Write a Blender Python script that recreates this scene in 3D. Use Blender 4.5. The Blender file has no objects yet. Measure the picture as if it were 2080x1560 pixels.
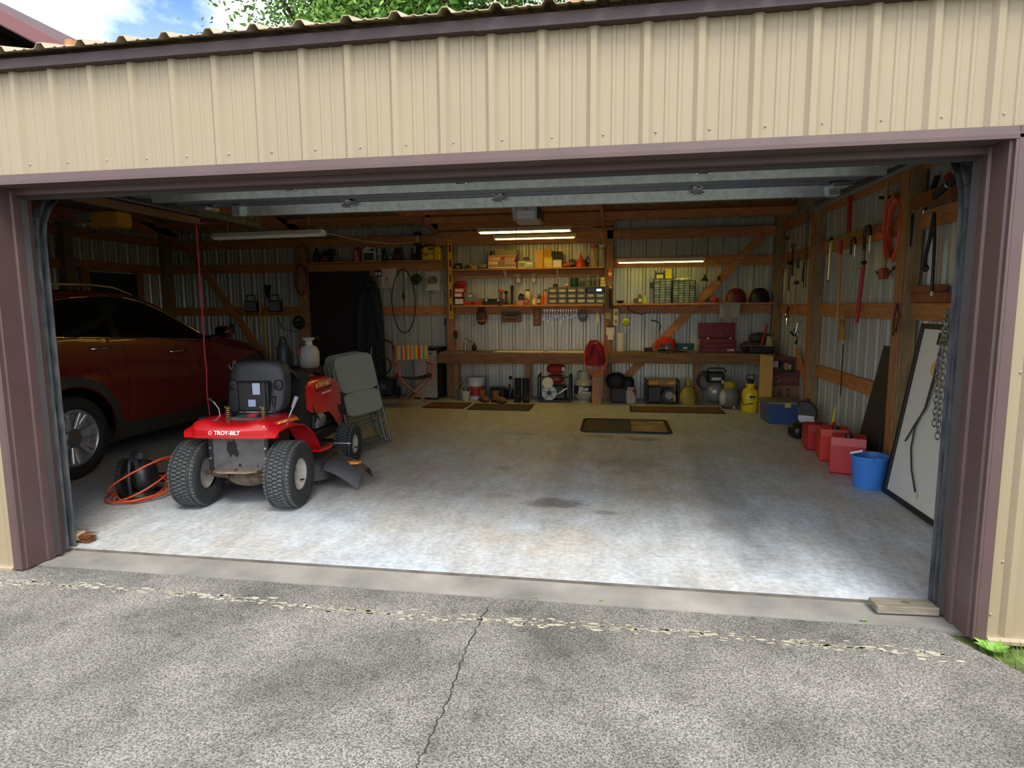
import bpy, bmesh, math, random
from mathutils import Vector, Matrix
random.seed(7)
PI = math.pi
SC = bpy.context.scene
COL = SC.collection
# ---------------------------------------------------------------- camera
CF, CX, CY, CZ, YAW, PIT, ROL = 1262.66, 3.4149, -2.983, 1.4951, .1665, .1236, -.007
_r = Vector((math.cos(YAW), math.sin(YAW), 0))
_f = Vector((-math.sin(YAW)*math.cos(PIT), math.cos(YAW)*math.cos(PIT), -math.sin(PIT)))
_u = _r.cross(_f)
_R = _r*math.cos(ROL) + _u*math.sin(ROL)
_U = -_r*math.sin(ROL) + _u*math.cos(ROL)
CO = Vector((CX, CY, CZ))
cd = bpy.data.cameras.new('camera'); cd.sensor_width = 36; cd.lens = CF*36/2080
cd.clip_start = .05; cd.clip_end = 300
cam = bpy.data.objects.new('camera', cd); COL.objects.link(cam)
cam.matrix_world = Matrix(((_R.x, _U.x, -_f.x, CX), (_R.y, _U.y, -_f.y, CY), (_R.z, _U.z, -_f.z, CZ), (0, 0, 0, 1)))
SC.camera = cam
# ---------------------------------------------------------------- world, sun, exposure
SC.view_settings.view_transform = 'Standard'; SC.view_settings.look = 'None'
SC.view_settings.gamma = 1; SC.view_settings.use_curve_mapping = False
SC.view_settings.exposure = 1.52
wd = bpy.data.worlds.new('sky'); SC.world = wd; wd.use_nodes = True
nt = wd.node_tree; nt.nodes.clear()
def wn(t, **k):
    n = nt.nodes.new(t)
    for a, b in k.items(): setattr(n, a, b)
    return n
_o = wn('ShaderNodeOutputWorld'); _b = wn('ShaderNodeBackground'); _tc = wn('ShaderNodeTexCoord')
_nz = wn('ShaderNodeTexNoise'); _nz.inputs['Scale'].default_value = 2.2; _nz.inputs['Detail'].default_value = 7; _nz.inputs['Roughness'].default_value = .55
_mp = wn('ShaderNodeMapping'); _mp.inputs['Location'].default_value = (5.05, 2.1, .3); _mp.inputs['Scale'].default_value = (1, 1, 1.6)
_rp = wn('ShaderNodeValToRGB'); _rp.color_ramp.elements[0].position = .40; _rp.color_ramp.elements[1].position = .54
_sp = wn('ShaderNodeSeparateXYZ'); _gr = wn('ShaderNodeValToRGB')
_gr.color_ramp.elements[0].position = .0; _gr.color_ramp.elements[0].color = (.80, .88, 1.0, 1)
_gr.color_ramp.elements[1].position = .42; _gr.color_ramp.elements[1].color = (.022, .11, .38, 1)
_mx = wn('ShaderNodeMix', data_type='RGBA'); _mx.inputs[7].default_value = (.98, .98, 1.0, 1)
nt.links.new(_tc.outputs['Generated'], _mp.inputs['Vector']); nt.links.new(_mp.outputs[0], _nz.inputs['Vector'])
nt.links.new(_nz.outputs['Fac'], _rp.inputs[0]); nt.links.new(_tc.outputs['Generated'], _sp.inputs[0])
nt.links.new(_sp.outputs[2], _gr.inputs[0]); nt.links.new(_gr.outputs[0], _mx.inputs[6]); nt.links.new(_rp.outputs[0], _mx.inputs[0])
nt.links.new(_mx.outputs[2], _b.inputs[0]); nt.links.new(_b.outputs[0], _o.inputs[0])
_b.inputs[1].default_value = 1.0
sl = bpy.data.lights.new('sun', 'SUN'); sl.energy = 1.5; sl.angle = math.radians(24); sl.color = (1, .95, .87)
sun = bpy.data.objects.new('sun', sl); COL.objects.link(sun)
sun.rotation_euler = Vector((-.25, .50, -.83)).to_track_quat('-Z', 'Y').to_euler()

def at(px, py, x=None, y=None, z=None):
    """survey point: where the sight line through photo point (px, py) meets the plane x=, y= or z= (metres)"""
    d = _f + _R*((px-1040)/CF) - _U*((py-780)/CF)
    t = (x-CX)/d.x if x is not None else (y-CY)/d.y if y is not None else (z-CZ)/d.z
    return CO + d*t
# ---------------------------------------------------------------- materials
MATS = {}
def s2l(c):
    return tuple((v/12.92 if v <= .04045 else ((v+.055)/1.055)**2.4) for v in c)
def hexc(h):
    return s2l(tuple(int(h[i:i+2], 16)/255 for i in (0, 2, 4)))
def mat(key, col, rough=.6, metal=0., var=0., vscale=8., bump=0., bscale=60., spec=.5, coat=0., alpha=1., trans=0., emit=None, estr=0., stretch=None, col2=None, detail=4.):
    """procedural principled material: colour, a noise-driven second colour, fine relief"""
    if key in MATS: return MATS[key]
    m = bpy.data.materials.new(key); m.use_nodes = True
    N = m.node_tree; p = N.nodes['Principled BSDF']
    c = hexc(col) if isinstance(col, str) else col
    p.inputs['Base Color'].default_value = (*c, 1); p.inputs['Roughness'].default_value = rough
    p.inputs['Metallic'].default_value = metal; p.inputs['Specular IOR Level'].default_value = spec
    if coat: p.inputs['Coat Weight'].default_value = coat; p.inputs['Coat Roughness'].default_value = .08
    if trans: p.inputs['Transmission Weight'].default_value = trans
    if alpha < 1: p.inputs['Alpha'].default_value = alpha
    if emit:
        p.inputs['Emission Color'].default_value = (*(hexc(emit) if isinstance(emit, str) else emit), 1); p.inputs['Emission Strength'].default_value = estr
    if var or bump or col2:
        tc = N.nodes.new('ShaderNodeTexCoord'); mp = N.nodes.new('ShaderNodeMapping')
        N.links.new(tc.outputs['Object'], mp.inputs[0])
        if stretch: mp.inputs['Scale'].default_value = stretch
    if var or col2:
        nz = N.nodes.new('ShaderNodeTexNoise'); nz.inputs['Scale'].default_value = vscale; nz.inputs['Detail'].default_value = detail
        N.links.new(mp.outputs[0], nz.inputs['Vector'])
        rp = N.nodes.new('ShaderNodeValToRGB'); rp.color_ramp.elements[0].position = .32; rp.color_ramp.elements[1].position = .68
        d = tuple(max(0, v*(1-var)) for v in c); e = tuple(min(1, v*(1+var*.6)) for v in c)
        if col2: d = hexc(col2) if isinstance(col2, str) else col2; e = c
        rp.color_ramp.elements[0].color = (*d, 1); rp.color_ramp.elements[1].color = (*e, 1)
        N.links.new(nz.outputs['Fac'], rp.inputs[0]); N.links.new(rp.outputs[0], p.inputs['Base Color'])
    if bump:
        nb = N.nodes.new('ShaderNodeTexNoise'); nb.inputs['Scale'].default_value = bscale; nb.inputs['Detail'].default_value = 5
        N.links.new(mp.outputs[0], nb.inputs['Vector'])
        bp = N.nodes.new('ShaderNodeBump'); bp.inputs['Strength'].default_value = bump; bp.inputs['Distance'].default_value = .01
        N.links.new(nb.outputs['Fac'], bp.inputs['Height']); N.links.new(bp.outputs[0], p.inputs['Normal'])
    MATS[key] = m
    return m
def plain(col, rough=.55, metal=0., **k):
    return mat('m_%s_%d_%d' % (col, int(rough*100), int(metal*100)) + ''.join(sorted(k)), col, rough, metal, **k)
# ---------------------------------------------------------------- mesh building
class MB:
    def __init__(s): s.v = []; s.f = []; s.m = []; s.mi = 0
    def add(s, vs, fs):
        o = len(s.v); s.v += [tuple(p) for p in vs]
        for f in fs: s.f.append(tuple(i+o for i in f)); s.m.append(s.mi)
        return s
    def box(s, x0, x1, y0, y1, z0, z1, b=0., M=None):
        if x0 > x1: x0, x1 = x1, x0
        if y0 > y1: y0, y1 = y1, y0
        if z0 > z1: z0, z1 = z1, z0
        b = min(b, (x1-x0)*.49, (y1-y0)*.49, (z1-z0)*.49)
        if b <= 0:
            vs = [(x, y, z) for z in (z0, z1) for y in (y0, y1) for x in (x0, x1)]
            fs = [(0, 2, 3, 1), (4, 5, 7, 6), (0, 1, 5, 4), (2, 6, 7, 3), (0, 4, 6, 2), (1, 3, 7, 5)]
        else:
            X = (x0, x1); Y = (y0, y1); Z = (z0, z1); vs = []; ix = {}
            for i in (0, 1):
                for j in (0, 1):
                    for k in (0, 1):
                        sx, sy, sz = (b, -b)[i], (b, -b)[j], (b, -b)[k]
                        ix[i, j, k, 0] = len(vs); vs.append((X[i], Y[j]+sy, Z[k]+sz))
                        ix[i, j, k, 1] = len(vs); vs.append((X[i]+sx, Y[j], Z[k]+sz))
                        ix[i, j, k, 2] = len(vs); vs.append((X[i]+sx, Y[j]+sy, Z[k]))
            fs = []
            def q(*a): fs.append(tuple(ix[t] for t in a))
            q((0,0,0,0),(0,0,1,0),(0,1,1,0),(0,1,0,0)); q((1,0,0,0),(1,1,0,0),(1,1,1,0),(1,0,1,0))
            q((0,0,0,1),(1,0,0,1),(1,0,1,1),(0,0,1,1)); q((0,1,0,1),(0,1,1,1),(1,1,1,1),(1,1,0,1))
            q((0,0,0,2),(0,1,0,2),(1,1,0,2),(1,0,0,2)); q((0,0,1,2),(1,0,1,2),(1,1,1,2),(0,1,1,2))
            for i in (0, 1):
                for j in (0, 1):
                    t = [(i,j,0,0),(i,j,0,1),(i,j,1,1),(i,j,1,0)]; q(*(t if i == j else t[::-1]))
            for i in (0, 1):
                for k in (0, 1):
                    t = [(i,0,k,0),(i,1,k,0),(i,1,k,2),(i,0,k,2)]; q(*(t if i == k else t[::-1]))
            for j in (0, 1):
                for k in (0, 1):
                    t = [(0,j,k,1),(0,j,k,2),(1,j,k,2),(1,j,k,1)]; q(*(t if j == k else t[::-1]))
            for i in (0, 1):
                for j in (0, 1):
                    for k in (0, 1):
                        t = [(i,j,k,0),(i,j,k,2),(i,j,k,1)]; q(*(t if (i+j+k) % 2 == 0 else t[::-1]))
        if M is not None: vs = [M @ Vector(p) for p in vs]
        return s.add(vs, fs)
    def bar(s, p, q, w, h, up=(0, 0, 1), b=0.):
        """square bar from p to q: w across, h along up"""
        p, q = Vector(p), Vector(q); d = (q-p); L = d.length; d.normalize()
        u = Vector(up); r = d.cross(u)
        if r.length < 1e-5: r = d.cross(Vector((1, 0, 0)))
        r.normalize(); u = r.cross(d)
        M = Matrix(((r.x, d.x, u.x, p.x), (r.y, d.y, u.y, p.y), (r.z, d.z, u.z, p.z), (0, 0, 0, 1)))
        return s.box(-w/2, w/2, 0, L, -h/2, h/2, b, M)
    def cyl(s, p, q, r0, r1=None, n=16, caps=True):
        if r1 is None: r1 = r0
        p, q = Vector(p), Vector(q); d = (q-p).normalized(); a = d.orthogonal().normalized(); c = d.cross(a)
        vs = []
        for P, r in ((p, r0), (q, r1)):
            for i in range(n):
                t = 2*PI*i/n; vs.append(P+a*(r*math.cos(t))+c*(r*math.sin(t)))
        fs = [(i, (i+1) % n, n+(i+1) % n, n+i) for i in range(n)]
        if caps: fs += [tuple(range(n))[::-1], tuple(range(n, 2*n))]
        return s.add(vs, fs)
    def tube(s, pts, r, n=8, closed=False, caps=True, up=None):
        P = [Vector(p) for p in pts]; N = len(P); vs = []; prev = None
        for i in range(N):
            if closed: d = P[(i+1) % N]-P[i-1]
            else: d = P[min(i+1, N-1)]-P[max(i-1, 0)]
            d.normalize()
            a = (prev - d*prev.dot(d)) if prev is not None else d.orthogonal()
            if a.length < 1e-6: a = d.orthogonal()
            a.normalize(); prev = a; c = d.cross(a)
            rr = r[i] if isinstance(r, (list, tuple)) else r
            for k in range(n):
                t = 2*PI*k/n; vs.append(P[i]+a*(rr*math.cos(t))+c*(rr*math.sin(t)))
        fs = []
        for i in range(N if closed else N-1):
            j = (i+1) % N
            for k in range(n): fs.append((i*n+k, i*n+(k+1) % n, j*n+(k+1) % n, j*n+k))
        if caps and not closed: fs += [tuple(range(n))[::-1], tuple(range((N-1)*n, N*n))]
        return s.add(vs, fs)
    def lathe(s, prof, c=(0, 0, 0), n=20, axis='z', sx=1., sy=1., caps=True):
        """profile [(r, h)...] turned about an axis through c"""
        vs = []; m = len(prof)
        for r, h in prof:
            for i in range(n):
                t = 2*PI*i/n; a, b = r*math.cos(t)*sx, r*math.sin(t)*sy
                p = (a, b, h) if axis == 'z' else (h, a, b) if axis == 'x' else (a, h, -b)
                vs.append((p[0]+c[0], p[1]+c[1], p[2]+c[2]))
        fs = [(j*n+i, j*n+(i+1) % n, (j+1)*n+(i+1) % n, (j+1)*n+i) for j in range(m-1) for i in range(n)]
        if caps and prof[0][0] > 1e-6: fs.append(tuple(range(n))[::-1])
        if caps and prof[-1][0] > 1e-6: fs.append(tuple(range((m-1)*n, m*n)))
        return s.add(vs, fs)
    def prism(s, poly, a0, a1, axis='y', M=None):
        """2-D outline extruded along an axis; outline axes are (x,z) for y, (y,z) for x, (x,y) for z"""
        n = len(poly)
        def P(p, a): return (p[0], a, p[1]) if axis == 'y' else (a, p[0], p[1]) if axis == 'x' else (p[0], p[1], a)
        vs = [P(p, a0) for p in poly]+[P(p, a1) for p in poly]
        ar = sum(poly[i][0]*poly[(i+1) % n][1]-poly[(i+1) % n][0]*poly[i][1] for i in range(n))
        fl = (ar > 0) == (a1 > a0)
        if axis == 'y': fl = not fl
        fs = [(i, (i+1) % n, n+(i+1) % n, n+i) for i in range(n)]+[tuple(range(n))[::-1], tuple(range(n, 2*n))]
        if not fl: fs = [f[::-1] for f in fs]
        if M is not None: vs = [M @ Vector(p) for p in vs]
        return s.add(vs, fs)
    def ell(s, c, r, n=16, m=10, noise=0., sq=1.):
        vs = [(c[0], c[1], c[2]-r[2])]
        for j in range(1, m):
            a = -PI/2+PI*j/m
            for i in range(n):
                t = 2*PI*i/n
                k = 1+(random.uniform(-noise, noise) if noise else 0)
                def pw(v): return math.copysign(abs(v)**sq, v)
                vs.append((c[0]+r[0]*k*pw(math.cos(a))*pw(math.cos(t)), c[1]+r[1]*k*pw(math.cos(a))*pw(math.sin(t)), c[2]+r[2]*k*pw(math.sin(a))))
        vs.append((c[0], c[1], c[2]+r[2])); L = len(vs)-1
        fs = [(0, 1+(i+1) % n, 1+i) for i in range(n)]
        for j in range(m-2):
            for i in range(n): fs.append((1+j*n+i, 1+j*n+(i+1) % n, 1+(j+1)*n+(i+1) % n, 1+(j+1)*n+i))
        fs += [(L, 1+(m-2)*n+i, 1+(m-2)*n+(i+1) % n) for i in range(n)]
        return s.add(vs, fs)
    def grid(s, fn, nu, nv, cu=False, cv=False, flip=False):
        vs = [fn(i/(nu if cu else nu-1), j/(nv if cv else nv-1)) for i in range(nu) for j in range(nv)]
        fs = []
        for i in range(nu if cu else nu-1):
            for j in range(nv if cv else nv-1):
                a, b, c, d = i*nv+j, ((i+1) % nu)*nv+j, ((i+1) % nu)*nv+(j+1) % nv, i*nv+(j+1) % nv
                fs.append((a, d, c, b) if flip else (a, b, c, d))
        return s.add(vs, fs)
    def torus(s, c, R, r, axis='z', n=24, m=8, sx=1., sy=1.):
        def fn(u, v):
            t, p = 2*PI*u, 2*PI*v
            a, b, h = (R+r*math.cos(p))*math.cos(t)*sx, (R+r*math.cos(p))*math.sin(t)*sy, r*math.sin(p)
            q = (a, b, h) if axis == 'z' else (h, a, b) if axis == 'x' else (a, -h, b)
            return (c[0]+q[0], c[1]+q[1], c[2]+q[2])
        return s.grid(fn, n, m, True, True)
    def sheet(s, fn, nu, nv, t, flip=False):
        """a thin shell: fn(u,v) surface thickened by t along its normal"""
        P = [[Vector(fn(i/(nu-1), j/(nv-1))) for j in range(nv)] for i in range(nu)]
        Q = []
        for i in range(nu):
            row = []
            for j in range(nv):
                du = P[min(i+1, nu-1)][j]-P[max(i-1, 0)][j]; dv = P[i][min(j+1, nv-1)]-P[i][max(j-1, 0)]
                n = du.cross(dv)
                n = n.normalized() if n.length > 1e-9 else Vector((0, 0, 1))
                row.append(P[i][j]+n*(-t if flip else t))
            Q.append(row)
        vs = [p for r in P for p in r]+[q for r in Q for q in r]; o = nu*nv; fs = []
        for i in range(nu-1):
            for j in range(nv-1):
                a, b, c, d = i*nv+j, (i+1)*nv+j, (i+1)*nv+j+1, i*nv+j+1
                fs += [(a, d, c, b), (o+a, o+b, o+c, o+d)]
        for i in range(nu-1):
            fs += [(i*nv, (i+1)*nv, o+(i+1)*nv, o+i*nv), ((i+1)*nv-1, o+(i+1)*nv-1, o+(i+2)*nv-1, (i+2)*nv-1)]
        for j in range(nv-1):
            fs += [(j, o+j, o+j+1, j+1), ((nu-1)*nv+j, (nu-1)*nv+j+1, o+(nu-1)*nv+j+1, o+(nu-1)*nv+j)]
        if flip: fs = [f[::-1] for f in fs]
        return s.add(vs, fs)
    def mesh(s, name, m, smooth=None):
        me = bpy.data.meshes.new(name); me.from_pydata(s.v, [], s.f)
        for k in (m if isinstance(m, (list, tuple)) else [m]): me.materials.append(k)
        if isinstance(m, (list, tuple)): me.polygons.foreach_set('material_index', s.m)
        if smooth:
            me.polygons.foreach_set('use_smooth', [True]*len(me.polygons)); me.set_sharp_from_angle(angle=math.radians(smooth))
        me.update()
        return me
    def build(s, name, m, parent=None, smooth=None, label=None):
        o = bpy.data.objects.new(name, s.mesh(name, m, smooth)); COL.objects.link(o)
        if parent is not None: o.parent = parent
        if label: o['label'] = label
        return o
def put(me, name, parent=None, loc=(0, 0, 0), rot=(0, 0, 0), scale=(1, 1, 1)):
    o = bpy.data.objects.new(name, me); COL.objects.link(o); o.parent = parent
    o.location = loc; o.rotation_euler = rot; o.scale = scale
    return o
def tag(o, label, cat=None, group=None, kind=None):
    o['label'] = label
    if cat: o['category'] = cat
    if group: o['group'] = group
    if kind: o['kind'] = kind
    return o
def sub(name, parent, loc=(0, 0, 0), rot=(0, 0, 0)):
    o = bpy.data.objects.new(name, None); COL.objects.link(o); o.empty_display_size = .03; o.parent = parent; o.location = loc; o.rotation_euler = rot
    return o
def thing(name, label, cat, loc=(0, 0, 0), rz=0., group=None, rot=None, kind=None):
    o = bpy.data.objects.new(name, None); COL.objects.link(o); o.empty_display_size = .05
    o.location = loc; o.rotation_euler = rot if rot else (0, 0, rz)
    return tag(o, label, cat, group, kind)
def struct(o, label):
    o['kind'] = 'structure'; o['label'] = label
    return o
_tx = {}
def text(body, size, m, parent, loc, rot=(PI/2, 0, 0), name='lettering', thick=.0006, bold=0., shear=0., spacing=1.):
    """flat print as thin letters"""
    c = bpy.data.curves.new('lettering', 'FONT'); c.body = body; c.size = size; c.align_x = 'CENTER'; c.align_y = 'CENTER'
    c.extrude = thick; c.offset = bold; c.shear = shear; c.space_character = spacing; c.resolution_u = 3
    t = bpy.data.objects.new('t', c); COL.objects.link(t)
    dg = bpy.context.evaluated_depsgraph_get()
    me = bpy.data.meshes.new_from_object(t.evaluated_get(dg)); me.name = name
    me.materials.clear(); me.materials.append(m)
    bpy.data.objects.remove(t); bpy.data.curves.remove(c)
    return put(me, name, parent, loc, rot)
# ---------------------------------------------------------------- shared materials
def siding_mat(key, col, rough, var, dirt):
    m = mat(key, col, rough, 0., var=var, vscale=3., stretch=(1, 1, .35), bump=.05, bscale=18.)
    return m
M_TAN = siding_mat('tan_steel', '94866C', .42, .05, 0)
M_LINER = mat('galvanised_liner', 'AEB0A8', .36, .22, var=.12, vscale=2.5, stretch=(3, 3, .5))
M_BROWN = mat('brown_trim', '54413F', .45, 0, var=.10, vscale=5, bump=.04, bscale=30)
M_FASCIA = mat('dark_brown_fascia', '3A2A2A', .5, 0, var=.12, vscale=6)
M_GALV = mat('galvanised_strut', '9FA8A6', .34, .75, var=.18, vscale=26, detail=6)
M_WOOD = mat('pine', 'C4864F', .62, 0, col2='A36634', vscale=5, stretch=(1.2, 9, 9), bump=.12, bscale=30)
M_WOODV = mat('pine_upright', 'AA7A4E', .65, 0, col2='8A5F3A', vscale=5, stretch=(9, 9, 1.2), bump=.12, bscale=30)
M_WOODY = mat('pine_lengthwise', 'C28650', .62, 0, col2='A06636', vscale=5, stretch=(9, 1.2, 9), bump=.12, bscale=30)
M_POST = mat('treated_post', '988058', .75, 0, col2='7A6442', vscale=6, stretch=(8, 8, .9), bump=.2, bscale=40)
M_ROOFT = mat('tan_roof_steel', 'A8977A', .5, 0, var=.2, vscale=5)
M_BLACK = mat('black_plastic', '17181A', .45, 0, var=.15, vscale=20)
M_RUBBER = mat('rubber', '1E1F20', .8, 0, var=.25, vscale=30, bump=.1, bscale=120)
M_STEEL = mat('bright_steel', 'B9BDC0', .28, .9)
M_DARKST = mat('dark_steel', '3A3D40', .4, .7)
M_WHITE = mat('white_paint', 'E6E4DC', .45)
M_RUST = mat('rusty_steel', '6E5541', .8, .3, col2='4A3A2E', vscale=30)
# ---------------------------------------------------------------- the ground
def ground_material():
    m = bpy.data.materials.new('exposed_concrete'); m.use_nodes = True; N = m.node_tree; p = N.nodes['Principled BSDF']; p.inputs['Roughness'].default_value = .85
    tc = N.nodes.new('ShaderNodeTexCoord')
    def nz(sc, det=3, rg=.6):
        n = N.nodes.new('ShaderNodeTexNoise'); n.inputs['Scale'].default_value = sc; n.inputs['Detail'].default_value = det; n.inputs['Roughness'].default_value = rg
        N.links.new(tc.outputs['Object'], n.inputs['Vector']); return n
    def ramp(n, a, b, ca, cb):
        r = N.nodes.new('ShaderNodeValToRGB'); r.color_ramp.elements[0].position = a; r.color_ramp.elements[1].position = b
        r.color_ramp.elements[0].color = (*hexc(ca), 1); r.color_ramp.elements[1].color = (*hexc(cb), 1)
        N.links.new(n.outputs[0], r.inputs[0]); return r
    def mix(kind, fac, a, b):
        x = N.nodes.new('ShaderNodeMix'); x.data_type = 'RGBA'; x.blend_type = kind; x.inputs[0].default_value = fac
        N.links.new(a, x.inputs[6]); N.links.new(b, x.inputs[7]); return x.outputs[2]
    agg = ramp(nz(125, 3, .55), .36, .62, '605E5A', 'B6B2A8')       # exposed aggregate
    fine = ramp(nz(240, 2), .3, .7, '8A8884', 'FFFFFF')
    big = ramp(nz(1.5, 5), .33, .66, 'A5A3A0', 'FFFFFF')            # worn and stained areas
    spots = ramp(nz(7, 4), .55, .72, 'FFFFFF', 'B8B6B8')
    c = mix('MULTIPLY', .8, agg.outputs[0], fine.outputs[0]); c = mix('MULTIPLY', .9, c, big.outputs[0]); c = mix('MULTIPLY', .6, c, spots.outputs[0])
    N.links.new(c, p.inputs['Base Color'])
    bp = N.nodes.new('ShaderNodeBump'); bp.inputs['Strength'].default_value = .55; bp.inputs['Distance'].default_value = .006
    nb = nz(120, 3); N.links.new(nb.outputs[0], bp.inputs['Height']); N.links.new(bp.outputs[0], p.inputs['Normal'])
    return m
M_DRIVE = ground_material()
def floor_material():
    m = bpy.data.materials.new('worn_floor'); m.use_nodes = True; N = m.node_tree; p = N.nodes['Principled BSDF']
    tc = N.nodes.new('ShaderNodeTexCoord')
    def nz(sc, det=4, rg=.6, st=None):
        n = N.nodes.new('ShaderNodeTexNoise'); n.inputs['Scale'].default_value = sc; n.inputs['Detail'].default_value = det; n.inputs['Roughness'].default_value = rg
        if st:
            mp = N.nodes.new('ShaderNodeMapping'); mp.inputs['Scale'].default_value = st; N.links.new(tc.outputs['Object'], mp.inputs[0]); N.links.new(mp.outputs[0], n.inputs['Vector'])
        else: N.links.new(tc.outputs['Object'], n.inputs['Vector'])
        return n
    def ramp(o, a, b, ca, cb):
        r = N.nodes.new('ShaderNodeValToRGB'); r.color_ramp.elements[0].position = a; r.color_ramp.elements[1].position = b
        r.color_ramp.elements[0].color = (*hexc(ca), 1); r.color_ramp.elements[1].color = (*hexc(cb), 1)
        N.links.new(o, r.inputs[0]); return r.outputs[0]
    def mix(kind, fac, a, b):
        x = N.nodes.new('ShaderNodeMix'); x.data_type = 'RGBA'; x.blend_type = kind
        if isinstance(fac, float): x.inputs[0].default_value = fac
        else: N.links.new(fac, x.inputs[0])
        N.links.new(a, x.inputs[6]); N.links.new(b, x.inputs[7]); return x.outputs[2]
    # pale blue-grey floor coating worn to bare concrete
    c = mix('MIX', ramp(nz(.75, 6, .62).outputs[0], .40, .60, '000000', 'FFFFFF'), ramp(nz(9, 5).outputs[0], .3, .7, 'B4B3AE', 'C9C8C2'), ramp(nz(6, 5).outputs[0], .3, .7, 'B8C4CE', 'CDD8E0'))
    c = mix('MULTIPLY', .36, c, ramp(nz(2.6, 7, .7, (3, .8, 1)).outputs[0], .30, .62, '85817A', 'FFFFFF'))   # tyre tracks and drips run in and out
    c = mix('MULTIPLY', .5, c, ramp(nz(28, 4).outputs[0], .30, .6, 'B0AAA2', 'FFFFFF'))
    # oil stains with a place of their own
    for sx, sy, rx, ry, k in ((2.97, 1.62, .26, .15, .75), (3.25, 4.15, .20, .12, .6), (3.75, 4.05, .22, .14, .6), (2.4, 2.6, .12, .1, .45), (3.6, 2.9, .4, .5, .35), (3.35, 1.45, .12, .06, .5), (4.35, 1.1, .3, .7, .3), (2.25, 4.2, .3, .16, .35), (2.5, 1.75, .2, .1, .3), (2.95, 2.6, .16, 2.3, .30), (4.25, 2.2, .18, 2.4, .30), (3.6, 3.4, .5, .8, .22)):
        mp = N.nodes.new('ShaderNodeMapping'); mp.vector_type = 'POINT'
        mp.inputs['Location'].default_value = (-sx/rx, -sy/ry, 0); mp.inputs['Scale'].default_value = (1/rx, 1/ry, 0)
        wob = nz(3.5, 4); ad = N.nodes.new('ShaderNodeVectorMath'); ad.operation = 'MULTIPLY_ADD'
        N.links.new(tc.outputs['Object'], mp.inputs[0]); N.links.new(wob.outputs['Color'], ad.inputs[0]); ad.inputs[1].default_value = (1.6, 1.6, 0); 
        sb = N.nodes.new('ShaderNodeVectorMath'); sb.operation = 'SUBTRACT'; N.links.new(mp.outputs[0], sb.inputs[0]); sb.inputs[1].default_value = (.8, .8, 0)
        N.links.new(sb.outputs[0], ad.inputs[2])
        gr = N.nodes.new('ShaderNodeTexGradient'); gr.gradient_type = 'SPHERICAL'; N.links.new(ad.outputs[0], gr.inputs[0])
        rm = N.nodes.new('ShaderNodeValToRGB'); rm.color_ramp.elements[0].position = .02; rm.color_ramp.elements[1].position = .5
        rm.color_ramp.elements[0].color = (1, 1, 1, 1); rm.color_ramp.elements[1].color = (1-k*.72, 1-k*.72, 1-k*.70, 1)
        N.links.new(gr.outputs['Fac'], rm.inputs[0])
        c = mix('MULTIPLY', 1., c, rm.outputs[0])
    N.links.new(c, p.inputs['Base Color'])
    r = N.nodes.new('ShaderNodeMapRange'); n = nz(3, 5); N.links.new(n.outputs[0], r.inputs[0]); r.inputs[3].default_value = .34; r.inputs[4].default_value = .68
    N.links.new(r.outputs[0], p.inputs['Roughness'])
    bp = N.nodes.new('ShaderNodeBump'); bp.inputs['Strength'].default_value = .12; bp.inputs['Distance'].default_value = .004
    nb = nz(45, 4); N.links.new(nb.outputs[0], bp.inputs['Height']); N.links.new(bp.outputs[0], p.inputs['Normal'])
    return m
M_FLOOR = floor_material()
M_APRON = mat('apron_concrete', '9A968D', .88, 0, col2='6E6C66', vscale=2.2, bump=.35, bscale=130, detail=12)
XL, XR, YB, HD, WD = -4.62, 5.9, 7.25, 2.17, 5.03      # inner wall planes, door height and width
struct(MB().box(XL-.1, XR+.1, .298, YB+.1, -.15, 0).build('floor', M_FLOOR), 'worn pale blue-grey coated concrete garage floor with oil stains')
struct(MB().prism([(-9, .056), (4.93, .056), (4.97, -.05), (5.40, -.80), (8.5, -7), (8.5, -14), (-9, -14)], -.2, -.022, 'z').build('driveway', M_DRIVE), 'rough weathered concrete driveway slab in front of the garage')
ap = struct(MB().box(-5, 5.12, .060, .284, -.2, -.018, 0.).build('apron', M_APRON), 'smooth grey concrete apron strip along the garage threshold')
struct(MB().prism([(-60, -60), (60, -60), (60, 60), (-60, 60)], -.5, -.045, 'z').build('lawn', mat('lawn_soil', '5D6B33', .95, 0, col2='3F4A22', vscale=6, bump=.5, bscale=40)), 'grassy ground around the driveway and garage')
struct(MB().box(XL-.1, 5.12, .284, .298, -.2, -.007, 0.).build('trim_7', mat('slab_edge', '6E675C', .9, 0, col2='4E4A42', vscale=8)), 'dark worn edge of the floor slab along the threshold')
# pale lime and moss crust along the old pour joint
mo = MB(); mvs = []
for k in range(420):
    x = random.uniform(-.6, 4.9); y = -.165+random.gauss(0, .022)+.02*math.sin(x*2.1); w = random.uniform(.006, .035); h = random.uniform(.003, .010)
    a0 = random.uniform(0, PI); mo.add([(x+w*math.cos(t)*random.uniform(.6, 1.2), y+h*math.sin(t)*random.uniform(.6, 1.2), -.0212) for t in (0, .9, 1.9, 2.8, 3.7, 4.6, 5.5)], [(0, 1, 2, 3, 4, 5, 6)])
mo = mo.build('lime_crust', mat('lime_crust', 'B9B4A0', .95, 0, col2='9A9676', vscale=2.2), bpy.data.objects['driveway']); mo['kind'] = 'stuff'
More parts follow.
